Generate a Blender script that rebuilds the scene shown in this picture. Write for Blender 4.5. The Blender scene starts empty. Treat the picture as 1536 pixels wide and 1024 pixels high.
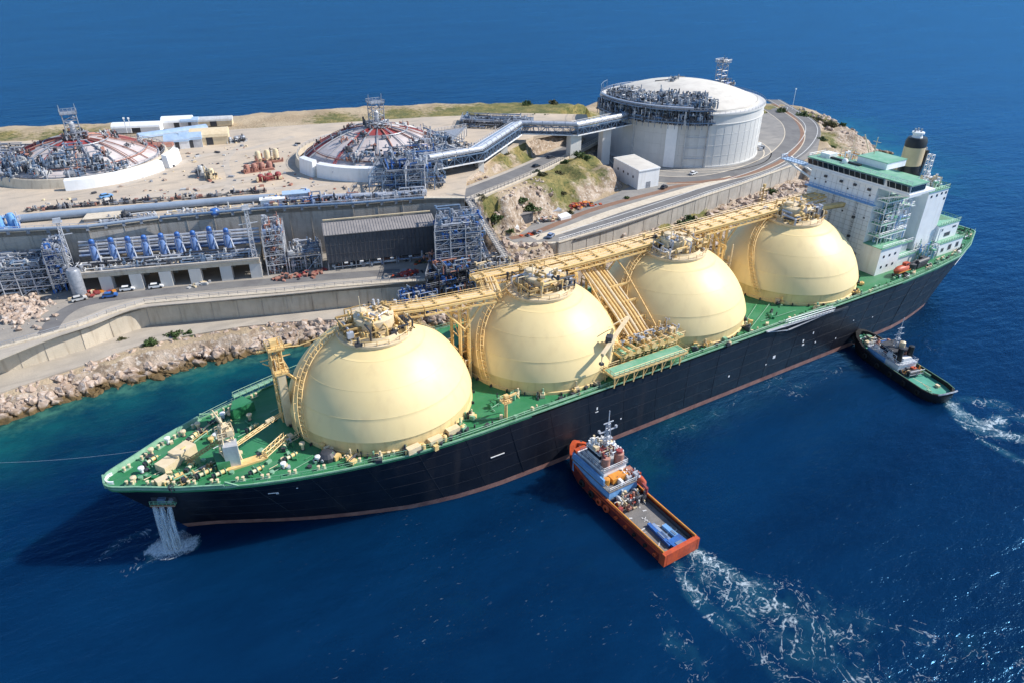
import bpy, math, random
import numpy as np
from mathutils import Vector, Matrix, noise
random.seed(7)
C = bpy.context.scene.collection
PI = math.pi
rad = math.radians

# ------------------------------------------------------------------ camera
CAM = Vector((12.987, -133.131, 111.740))
YAW, PITCH, ROLL, FPX = 0.546122, -0.521186, 0.006376, 1057.37
def cam_axes():
    f = Vector((math.cos(PITCH)*math.sin(YAW), math.cos(PITCH)*math.cos(YAW), math.sin(PITCH)))
    r = Vector((math.cos(YAW), -math.sin(YAW), 0)); u = r.cross(f)
    return r*math.cos(ROLL)+u*math.sin(ROLL), u*math.cos(ROLL)-r*math.sin(ROLL), f
AR, AU, AF = cam_axes()
def G(u, v, z=0.0):
    """ground survey: where the sight line (u, v) of the photograph meets the level z"""
    d = AF*FPX + AR*(u-768) - AU*(v-512)
    t = (z-CAM.z)/d.z
    return CAM + d*t
def G2(u, v, z=0.0):
    p = G(u, v, z); return (p.x, p.y)
cam_data = bpy.data.cameras.new('camera'); cam = bpy.data.objects.new('camera', cam_data)
C.objects.link(cam)
cam_data.sensor_width = 36; cam_data.lens = FPX/1536*36
cam_data.clip_start = 1; cam_data.clip_end = 40000
M = Matrix(((AR.x, AU.x, -AF.x, CAM.x), (AR.y, AU.y, -AF.y, CAM.y), (AR.z, AU.z, -AF.z, CAM.z), (0, 0, 0, 1)))
cam.matrix_world = M
bpy.context.scene.camera = cam

# ------------------------------------------------------------------ light
sc = bpy.context.scene
sc.view_settings.view_transform = 'Standard'; sc.view_settings.look = 'None'
sc.view_settings.gamma = 1; sc.view_settings.exposure = 0.46
AZ, EL = rad(-22), rad(41)
SUN = Vector((math.cos(EL)*math.cos(AZ), math.cos(EL)*math.sin(AZ), math.sin(EL)))
w = bpy.data.worlds.new('World'); sc.world = w; w.use_nodes = True
nt = w.node_tree; bg = nt.nodes['Background']
sky = nt.nodes.new('ShaderNodeTexSky'); sky.sky_type = 'NISHITA'; sky.sun_disc = False
sky.sun_elevation = EL; sky.sun_rotation = rad(112); sky.air_density = 1.0; sky.dust_density = 0.1; sky.ozone_density = 3.5
nt.links.new(sky.outputs[0], bg.inputs[0]); bg.inputs[1].default_value = 0.13
sd = bpy.data.lights.new('sun', 'SUN'); sd.energy = 4.3; sd.angle = rad(0.53); sd.color = (1.0, 0.945, 0.86)
so = bpy.data.objects.new('sun', sd); C.objects.link(so)
so.location = SUN*300
so.rotation_euler = (-SUN).to_track_quat('-Z', 'Y').to_euler()

# ------------------------------------------------------------------ materials
def mat(name, col, rough=0.6, metal=0.0, var=0.15, scale=0.3, col2=None, bump=0.0, bscale=2.0, streak=0.0, scol=None, stretch=(1, 1, 0.12), coat=0.0):
    m = bpy.data.materials.new(name); m.use_nodes = True
    t = m.node_tree; N = t.nodes; L = t.links
    b = N['Principled BSDF']; b.inputs['Roughness'].default_value = rough; b.inputs['Metallic'].default_value = metal
    if coat: b.inputs['Coat Weight'].default_value = coat; b.inputs['Coat Roughness'].default_value = 0.15
    tc = N.new('ShaderNodeTexCoord')
    n1 = N.new('ShaderNodeTexNoise'); n1.inputs['Scale'].default_value = scale; n1.inputs['Detail'].default_value = 6; n1.inputs['Roughness'].default_value = 0.65
    L.new(tc.outputs['Object'], n1.inputs['Vector'])
    cr = N.new('ShaderNodeMapRange'); cr.inputs['From Min'].default_value = 0.35; cr.inputs['From Max'].default_value = 0.65
    L.new(n1.outputs['Fac'], cr.inputs['Value'])
    mx = N.new('ShaderNodeMix'); mx.data_type = 'RGBA'
    c2 = col2 if col2 else tuple(c*(1-var*2) for c in col)
    mx.inputs['A'].default_value = (*col, 1); mx.inputs['B'].default_value = (*c2, 1)
    L.new(cr.outputs[0], mx.inputs['Factor'])
    out = mx.outputs['Result']
    if streak:
        mp = N.new('ShaderNodeMapping'); mp.inputs['Scale'].default_value = stretch
        L.new(tc.outputs['Object'], mp.inputs['Vector'])
        n2 = N.new('ShaderNodeTexNoise'); n2.inputs['Scale'].default_value = 0.9; n2.inputs['Detail'].default_value = 5
        L.new(mp.outputs[0], n2.inputs['Vector'])
        r2 = N.new('ShaderNodeMapRange'); r2.inputs['From Min'].default_value = 0.52; r2.inputs['From Max'].default_value = 0.72; r2.inputs['To Max'].default_value = streak
        L.new(n2.outputs['Fac'], r2.inputs['Value'])
        m2 = N.new('ShaderNodeMix'); m2.data_type = 'RGBA'
        L.new(r2.outputs[0], m2.inputs['Factor']); L.new(out, m2.inputs['A'])
        sc_ = scol if scol else tuple(c*0.4 for c in col)
        m2.inputs['B'].default_value = (*sc_, 1); out = m2.outputs['Result']
    L.new(out, b.inputs['Base Color'])
    if bump:
        n3 = N.new('ShaderNodeTexNoise'); n3.inputs['Scale'].default_value = bscale; n3.inputs['Detail'].default_value = 5
        L.new(tc.outputs['Object'], n3.inputs['Vector'])
        bp = N.new('ShaderNodeBump'); bp.inputs['Strength'].default_value = bump; bp.inputs['Distance'].default_value = 0.3
        L.new(n3.outputs['Fac'], bp.inputs['Height']); L.new(bp.outputs[0], b.inputs['Normal'])
    return m
MT = dict(
 hull=mat('hull_black', (0.0045, 0.006, 0.012), 0.45, var=0.2, scale=0.12, col2=(0.009, 0.012, 0.021), bump=0.3, bscale=0.30, streak=0.7, scol=(0.026, 0.024, 0.028), stretch=(0.45, 0.45, 0.035)),
 boot=mat('boot_red', (0.30, 0.16, 0.13), 0.6, col2=(0.19, 0.085, 0.07), scale=0.4),
 deck=mat('deck_green', (0.017, 0.170, 0.058), 0.55, col2=(0.045, 0.215, 0.10), scale=0.16, streak=0.45, scol=(0.10, 0.22, 0.13), stretch=(0.05, 0.4, 1), bump=0.1),
 deckpale=mat('deck_pale_green', (0.13, 0.36, 0.22), 0.55, col2=(0.24, 0.44, 0.32), scale=0.35),
 gun=mat('gunwale', (0.26, 0.44, 0.31), 0.5, col2=(0.14, 0.32, 0.19), scale=0.6),
 dome=mat('dome_cream', (0.86, 0.68, 0.35), 0.48, col2=(0.83, 0.64, 0.31), scale=0.05, streak=0.30, scol=(0.66, 0.49, 0.25), bump=0.10, bscale=0.28, stretch=(0.5, 0.5, 0.05)),
 domeskirt=mat('dome_skirt', (0.78, 0.60, 0.29), 0.46, col2=(0.72, 0.53, 0.25), scale=0.3, streak=0.4, scol=(0.42, 0.28, 0.12)),
 yel=mat('pipe_cream', (0.82, 0.59, 0.27), 0.45, col2=(0.68, 0.44, 0.16), scale=0.8),
 yeld=mat('pipe_ochre', (0.50, 0.33, 0.12), 0.5, col2=(0.25, 0.17, 0.08), scale=1.2),
 cream=mat('cream_paint', (0.75, 0.62, 0.42), 0.5, col2=(0.66, 0.52, 0.32), scale=0.8),
 white=mat('white_paint', (0.86, 0.86, 0.86), 0.45, col2=(0.78, 0.79, 0.80), scale=0.35, streak=0.25, scol=(0.50, 0.46, 0.40), stretch=(1, 1, .1)),
 whited=mat('white_dirty', (0.62, 0.62, 0.61), 0.55, col2=(0.45, 0.45, 0.45), scale=0.6, streak=0.35, scol=(0.30, 0.24, 0.18)),
 glass=mat('dark_glass', (0.015, 0.025, 0.04), 0.12, var=0.1),
 dark=mat('dark_steel', (0.03, 0.035, 0.045), 0.55, col2=(0.06, 0.06, 0.07), scale=1),
 black=mat('funnel_black', (0.012, 0.013, 0.016), 0.45),
 beige=mat('funnel_beige', (0.62, 0.47, 0.28), 0.5, col2=(0.56, 0.42, 0.24)),
 steel=mat('galvanised', (0.36, 0.38, 0.42), 0.45, 0.2, col2=(0.22, 0.24, 0.28), scale=1.2),
 steell=mat('pale_pipe', (0.62, 0.64, 0.68), 0.35, 0.3, col2=(0.48, 0.50, 0.55), scale=0.6, streak=0.3, scol=(0.3, 0.3, 0.32)),
 steelb=mat('blue_steel', (0.10, 0.17, 0.27), 0.5, 0.1, col2=(0.18, 0.25, 0.36), scale=0.9),
 blue=mat('bright_blue', (0.03, 0.16, 0.50), 0.4, col2=(0.05, 0.10, 0.28), scale=0.8),
 pumpb=mat('pump_barrel_blue', (0.13, 0.24, 0.55), 0.45, col2=(0.22, 0.32, 0.52), scale=0.9),
 blued=mat('pump_blue', (0.14, 0.22, 0.42), 0.45, col2=(0.30, 0.36, 0.46), scale=0.9),
 palebl=mat('pale_blue_sheet', (0.42, 0.54, 0.68), 0.5, col2=(0.30, 0.42, 0.58), scale=0.5),
 duct=mat('duct_blue_grey', (0.30, 0.36, 0.45), 0.5, col2=(0.24, 0.30, 0.38), scale=0.4),
 ltblue=mat('light_blue', (0.20, 0.42, 0.72), 0.45, col2=(0.14, 0.32, 0.6), scale=0.9),
 conc=mat('concrete', (0.50, 0.455, 0.40), 0.85, col2=(0.40, 0.37, 0.33), scale=0.25, bump=0.25, bscale=3, streak=0.5, scol=(0.20, 0.16, 0.12)),
 concl=mat('concrete_light', (0.66, 0.575, 0.455), 0.85, col2=(0.56, 0.49, 0.385), scale=0.2, bump=0.25, bscale=3, streak=0.45, scol=(0.32, 0.24, 0.16)),
 path=mat('quay_path', (0.47, 0.415, 0.345), 0.9, col2=(0.37, 0.33, 0.28), scale=0.12, bump=0.2, bscale=2, streak=0.5, scol=(0.25, 0.22, 0.19), stretch=(0.06, 0.4, 1)),
 sand=mat('sandy_ground', (0.57, 0.465, 0.35), 0.95, col2=(0.43, 0.365, 0.295), scale=0.055, bump=0.3, bscale=1.5, streak=0.55, scol=(0.27, 0.235, 0.19), stretch=(0.10, 0.35, 1)),
 yard=mat('yard_ground', (0.36, 0.32, 0.27), 0.9, col2=(0.27, 0.25, 0.225), scale=0.10, bump=0.3, bscale=1.5, streak=0.5, scol=(0.20, 0.18, 0.16), stretch=(0.15, 0.5, 1)),
 yardg=mat('tank_yard_ground', (0.30, 0.28, 0.255), 0.9, col2=(0.22, 0.21, 0.20), scale=0.12, bump=0.2, bscale=2, streak=0.6, scol=(0.15, 0.145, 0.14), stretch=(0.12, 0.4, 1)),
 track=mat('track_ground', (0.44, 0.385, 0.32), 0.95, col2=(0.52, 0.44, 0.355), scale=0.25, streak=0.6, scol=(0.33, 0.29, 0.25), stretch=(.3, .3, 1)),
 asphalt=mat('asphalt', (0.135, 0.132, 0.135), 0.9, col2=(0.19, 0.185, 0.18), scale=0.10, bump=0.15, bscale=5, streak=0.5, scol=(0.11, 0.10, 0.10), stretch=(0.25, 0.25, 1)),
 brown=mat('brown_lane', (0.27, 0.15, 0.095), 0.9, col2=(0.20, 0.12, 0.085), scale=0.2),
 roadwhite=mat('road_line', (0.72, 0.72, 0.70), 0.8, var=0.2, scale=2),
 grey=mat('shed_cladding', (0.075, 0.08, 0.095), 0.55, col2=(0.10, 0.105, 0.12), scale=0.25),
 greyl=mat('shed_roof', (0.31, 0.285, 0.27), 0.6, col2=(0.23, 0.215, 0.21), scale=0.4),
 tankw=mat('tank_concrete', (0.66, 0.645, 0.615), 0.75, col2=(0.58, 0.57, 0.55), scale=0.07, bump=0.1, bscale=1, streak=0.25, scol=(0.45, 0.42, 0.38), stretch=(0.5, 0.5, 0.03)),
 domer=mat('dome_sheeting', (0.60, 0.545, 0.53), 0.7, col2=(0.47, 0.41, 0.40), scale=0.15, streak=0.4, scol=(0.38, 0.30, 0.29), stretch=(0.15, 0.15, 1)),
 tankr=mat('tank_roof', (0.68, 0.64, 0.57), 0.7, col2=(0.57, 0.53, 0.47), scale=0.12, streak=0.45, scol=(0.42, 0.39, 0.35), stretch=(0.2, 0.2, 1)),
 red=mat('red_paint', (0.36, 0.055, 0.055), 0.6, col2=(0.22, 0.05, 0.05), scale=0.5),
 redb=mat('rusty_pink', (0.45, 0.22, 0.17), 0.7, col2=(0.30, 0.14, 0.10), scale=0.8),
 orange=mat('orange_paint', (0.60, 0.095, 0.025), 0.5, col2=(0.40, 0.065, 0.025), scale=0.6, streak=0.5, scol=(0.22, 0.06, 0.03), stretch=(1, 1, .2)),
 orangey=mat('orange_yellow', (0.74, 0.33, 0.05), 0.5, col2=(0.6, 0.22, 0.04), scale=0.8),
 tughull=mat('tug_hull', (0.24, 0.030, 0.02), 0.5, col2=(0.07, 0.018, 0.018), scale=0.3),
 tugdeck=mat('tug_deck', (0.21, 0.195, 0.185), 0.85, col2=(0.14, 0.135, 0.13), scale=0.35, bump=0.2, streak=0.5, scol=(0.30, 0.27, 0.24), stretch=(0.5, .2, 1)),
 tuggreen=mat('tug_green', (0.045, 0.27, 0.19), 0.55, col2=(0.09, 0.36, 0.26), scale=0.3, streak=0.4, scol=(0.15, 0.24, 0.18)),
 rubber=mat('rubber', (0.012, 0.012, 0.013), 0.85),
 leaf=mat('leaves', (0.040, 0.085, 0.018), 0.7, col2=(0.075, 0.115, 0.03), scale=0.8),
 leafd=mat('dry_leaves', (0.12, 0.11, 0.045), 0.8, col2=(0.07, 0.075, 0.03), scale=0.8),
)
# boulders and cliffs
def rockmat():
    m = mat('limestone', (0.52, 0.41, 0.33), 0.95, col2=(0.30, 0.215, 0.16), scale=0.10, bump=0.9, bscale=1.2)
    t = m.node_tree; N = t.nodes; L = t.links; b = N['Principled BSDF']
    src = b.inputs['Base Color'].links[0].from_socket
    g = N.new('ShaderNodeNewGeometry'); s = N.new('ShaderNodeSeparateXYZ'); L.new(g.outputs['Position'], s.inputs[0])
    n = N.new('ShaderNodeTexNoise'); n.inputs['Scale'].default_value = 0.35; L.new(g.outputs['Position'], n.inputs['Vector'])
    a = N.new('ShaderNodeMath'); a.operation = 'MULTIPLY_ADD'; a.inputs[1].default_value = -2.4; L.new(n.outputs['Fac'], a.inputs[0]); L.new(s.outputs[2], a.inputs[2])
    r = N.new('ShaderNodeMapRange'); r.inputs['From Min'].default_value = -0.35; r.inputs['From Max'].default_value = 0.7; L.new(a.outputs[0], r.inputs['Value'])
    x = N.new('ShaderNodeMix'); x.data_type = 'RGBA'; L.new(r.outputs[0], x.inputs['Factor'])
    x.inputs['A'].default_value = (0.13, 0.085, 0.035, 1); L.new(src, x.inputs['B'])
    n2 = N.new('ShaderNodeTexNoise'); n2.inputs['Scale'].default_value = 0.9; n2.inputs['Detail'].default_value = 4; L.new(g.outputs['Position'], n2.inputs['Vector'])
    r2 = N.new('ShaderNodeMapRange'); r2.inputs['From Min'].default_value = 0.5; r2.inputs['From Max'].default_value = 0.7; r2.inputs['To Max'].default_value = 0.7; L.new(n2.outputs['Fac'], r2.inputs['Value'])
    y = N.new('ShaderNodeMix'); y.data_type = 'RGBA'; L.new(r2.outputs[0], y.inputs['Factor']); L.new(x.outputs['Result'], y.inputs['A']); y.inputs['B'].default_value = (0.66, 0.60, 0.55, 1)
    z = N.new('ShaderNodeMix'); z.data_type = 'RGBA'; L.new(r.outputs[0], z.inputs['Factor']); L.new(x.outputs['Result'], z.inputs['A']); L.new(y.outputs['Result'], z.inputs['B'])
    L.new(z.outputs['Result'], b.inputs['Base Color'])
    return m
MT['rock'] = rockmat()
def terrainmat():
    m = bpy.data.materials.new('island_ground'); m.use_nodes = True
    t = m.node_tree; N = t.nodes; L = t.links; b = N['Principled BSDF']; b.inputs['Roughness'].default_value = 0.95
    g = N.new('ShaderNodeNewGeometry')
    def nz(s, d=5):
        n = N.new('ShaderNodeTexNoise'); n.inputs['Scale'].default_value = s; n.inputs['Detail'].default_value = d; n.inputs['Roughness'].default_value = 0.65
        L.new(g.outputs['Position'], n.inputs['Vector']); return n.outputs['Fac']
    def rng(x, a, c, lo=0, hi=1):
        r = N.new('ShaderNodeMapRange'); r.inputs['From Min'].default_value = a; r.inputs['From Max'].default_value = c
        r.inputs['To Min'].default_value = lo; r.inputs['To Max'].default_value = hi; L.new(x, r.inputs['Value']); return r.outputs[0]
    def mix(f, A, B):
        x = N.new('ShaderNodeMix'); x.data_type = 'RGBA'
        if isinstance(f, float): x.inputs['Factor'].default_value = f
        else: L.new(f, x.inputs['Factor'])
        for k, v in (('A', A), ('B', B)):
            if isinstance(v, tuple): x.inputs[k].default_value = (*v, 1)
            else: L.new(v, x.inputs[k])
        return x.outputs['Result']
    def math_(op, a, c):
        x = N.new('ShaderNodeMath'); x.operation = op
        for i, v in enumerate((a, c)):
            if isinstance(v, (int, float)): x.inputs[i].default_value = v
            else: L.new(v, x.inputs[i])
        return x.outputs[0]
    rock = mix(rng(nz(0.22), 0.36, 0.58), (0.50, 0.40, 0.31), (0.24, 0.175, 0.12))
    rock = mix(rng(nz(0.8), 0.52, 0.68), rock, (0.60, 0.54, 0.47))
    soil = mix(rng(nz(0.06), 0.4, 0.6), (0.46, 0.36, 0.24), (0.36, 0.27, 0.17))
    at = N.new('ShaderNodeAttribute'); at.attribute_name = 'cover'
    sp = N.new('ShaderNodeSeparateColor'); L.new(at.outputs['Color'], sp.inputs[0])
    grass = mix(rng(nz(0.12), 0.40, 0.60), (0.27, 0.215, 0.075), (0.12, 0.125, 0.035))
    grass = mix(rng(nz(0.7), 0.5, 0.66), grass, (0.055, 0.075, 0.02))
    gf = rng(math_('ADD', sp.outputs[0], math_('MULTIPLY', nz(0.35), 0.9)), 0.75, 1.0)
    rf = rng(math_('ADD', sp.outputs[1], math_('MULTIPLY', nz(0.3), 0.7)), 0.75, 0.95)
    c = mix(rf, soil, rock); c = mix(gf, c, grass)
    sz = N.new('ShaderNodeSeparateXYZ'); L.new(g.outputs['Position'], sz.inputs[0])
    c = mix(rng(sz.outputs[2], 0.3, 1.3), (0.12, 0.08, 0.035), c)
    L.new(c, b.inputs['Base Color'])
    bp = N.new('ShaderNodeBump'); bp.inputs['Strength'].default_value = 0.8; bp.inputs['Distance'].default_value = 0.8
    L.new(nz(0.9, 8), bp.inputs['Height']); L.new(bp.outputs[0], b.inputs['Normal'])
    return m
MT['terrain'] = terrainmat()
def watermat():
    m = bpy.data.materials.new('sea_water'); m.use_nodes = True
    t = m.node_tree; N = t.nodes; L = t.links; b = N['Principled BSDF']
    b.inputs['IOR'].default_value = 1.33
    g = N.new('ShaderNodeNewGeometry')
    def nz(s, d=5, sx=1, sy=1, rz=0, r=0.6, dist=0):
        mp = N.new('ShaderNodeMapping'); mp.inputs['Scale'].default_value = (sx, sy, 1); mp.inputs['Rotation'].default_value = (0, 0, rz)
        L.new(g.outputs['Position'], mp.inputs['Vector'])
        n = N.new('ShaderNodeTexNoise'); n.inputs['Scale'].default_value = s; n.inputs['Detail'].default_value = d; n.inputs['Roughness'].default_value = r
        n.inputs['Distortion'].default_value = dist
        L.new(mp.outputs[0], n.inputs['Vector']); return n.outputs['Fac']
    def rng(x, a, c, lo=0, hi=1):
        r = N.new('ShaderNodeMapRange'); r.inputs['From Min'].default_value = a; r.inputs['From Max'].default_value = c
        r.inputs['To Min'].default_value = lo; r.inputs['To Max'].default_value = hi; L.new(x, r.inputs['Value']); return r.outputs[0]
    def mix(f, A, B):
        x = N.new('ShaderNodeMix'); x.data_type = 'RGBA'; L.new(f, x.inputs['Factor'])
        for k, v in (('A', A), ('B', B)):
            if isinstance(v, tuple): x.inputs[k].default_value = (*v, 1)
            else: L.new(v, x.inputs[k])
        return x.outputs['Result']
    def op(o, a, c):
        x = N.new('ShaderNodeMath'); x.operation = o
        for i, v in enumerate((a, c)):
            if isinstance(v, (int, float)): x.inputs[i].default_value = v
            else: L.new(v, x.inputs[i])
        return x.outputs[0]
    at = N.new('ShaderNodeAttribute'); at.attribute_name = 'sea'
    sp = N.new('ShaderNodeSeparateColor'); L.new(at.outputs['Color'], sp.inputs[0])
    deep = mix(rng(nz(0.014, 7, 0.6, 1.4, 0.5, r=0.7), 0.36, 0.64), (0.0007, 0.0110, 0.039), (0.0014, 0.0230, 0.072))
    mid = mix(rng(nz(0.05, 5), 0.4, 0.62), (0.003, 0.042, 0.062), (0.006, 0.088, 0.092))
    sh = rng(op('ADD', sp.outputs[0], op('MULTIPLY', op('SUBTRACT', nz(0.07, 6), 0.5), 0.75)), 0.12, 0.9)
    c = mix(sh, deep, mid)
    bedr = mix(rng(nz(0.25, 4), 0.42, 0.6), (0.05, 0.16, 0.12), (0.015, 0.075, 0.07))
    c = mix(rng(op('ADD', sp.outputs[0], op('MULTIPLY', op('SUBTRACT', nz(0.18, 5), 0.5), 0.5)), 0.82, 1.05), c, bedr)
    # foam: ridged noise webs thresholded by a density painted where the propellers churn
    def ridge(s, wdt, dist=0.6):
        n = nz(s, 4, dist=dist); return op('SUBTRACT', 1.0, op('MULTIPLY', op('ABSOLUTE', op('SUBTRACT', n, 0.5), 0), wdt))
    web = op('MAXIMUM', ridge(0.075, 20, 1.0), op('MAXIMUM', op('MULTIPLY', ridge(0.17, 15, 1.3), 0.9), op('MULTIPLY', ridge(0.5, 9, 1.0), 0.62)))
    web = op('MAXIMUM', web, 0.0)
    web = op('ADD', op('MULTIPLY', web, rng(nz(1.0, 5), 0.30, 0.55, 0.55, 1.0)), op('MULTIPLY', op('SUBTRACT', nz(0.13, 3), 0.5), 0.5))
    fo = rng(op('ADD', web, op('MULTIPLY', sp.outputs[1], 1.0)), 1.22, 1.72)
    soft = op('MULTIPLY', rng(op('ADD', nz(0.30, 9, r=0.72), op('MULTIPLY', sp.outputs[1], 0.42)), 0.80, 1.10), 0.62)
    fo = op('MAXIMUM', op('MULTIPLY', fo, rng(nz(2.2, 4), 0.35, 0.55, 0.45, 1.0)), op('MULTIPLY', soft, rng(nz(1.6, 5), 0.42, 0.62, 0.15, 1.0)))
    fo = op('MULTIPLY', fo, rng(sp.outputs[1], 0.0, 0.12))
    aer = rng(op('ADD', sp.outputs[1], op('MULTIPLY', op('SUBTRACT', nz(0.15, 4), 0.5), 0.8)), 0.4, 1.15, 0, 0.55)
    c = mix(aer, c, (0.03, 0.16, 0.20))
    # sun sparkle on small crests, painted in as paler water colour
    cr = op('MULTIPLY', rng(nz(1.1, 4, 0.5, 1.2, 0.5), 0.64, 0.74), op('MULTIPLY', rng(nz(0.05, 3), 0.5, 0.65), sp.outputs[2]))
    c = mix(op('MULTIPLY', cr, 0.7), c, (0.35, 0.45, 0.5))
    c = mix(op('MULTIPLY', fo, 0.85), c, (0.62, 0.70, 0.75))
    h = op('ADD', op('MULTIPLY', nz(0.085, 3, 0.55, 1.25, 0.55), 1.6), op('ADD', op('MULTIPLY', nz(0.33, 4, 0.5, 1.35, 0.62, 0.62), 0.75), op('MULTIPLY', nz(1.1, 3, 0.6, 1.3, 0.45), 0.22)))
    bp = N.new('ShaderNodeBump'); bp.inputs['Strength'].default_value = 0.50; bp.inputs['Distance'].default_value = 1.0
    L.new(h, bp.inputs['Height'])
    N.remove(b); df = N.new('ShaderNodeBsdfDiffuse'); gl = N.new('ShaderNodeBsdfGlossy'); fr = N.new('ShaderNodeFresnel'); fr.inputs['IOR'].default_value = 1.33
    L.new(c, df.inputs['Color']); gl.inputs['Color'].default_value = (0.20, 0.56, 1.0, 1); L.new(rng(fo, 0, 1, 0.20, 0.6), gl.inputs['Roughness'])
    for n_ in (df, gl, fr): L.new(bp.outputs[0], n_.inputs['Normal'])
    ff = op('MINIMUM', op('MULTIPLY', fr.outputs[0], 0.95), 0.31); ff = op('MULTIPLY', ff, rng(fo, 0, 1, 1, 0.15))
    ss = N.new('ShaderNodeSubsurfaceScattering'); ss.falloff = 'BURLEY'; ss.inputs['Scale'].default_value = 7.0; ss.inputs['Radius'].default_value = (1.0, 1.0, 1.0); L.new(c, ss.inputs['Color'])
    mb = N.new('ShaderNodeMixShader'); L.new(rng(fo, 0, .5, 0.15, 1.0), mb.inputs[0]); L.new(ss.outputs[0], mb.inputs[1]); L.new(df.outputs[0], mb.inputs[2])
    ms = N.new('ShaderNodeMixShader'); L.new(ff, ms.inputs[0]); L.new(mb.outputs[0], ms.inputs[1]); L.new(gl.outputs[0], ms.inputs[2]); L.new(ms.outputs[0], N['Material Output'].inputs['Surface'])
    return m
MT['water'] = watermat()

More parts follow.
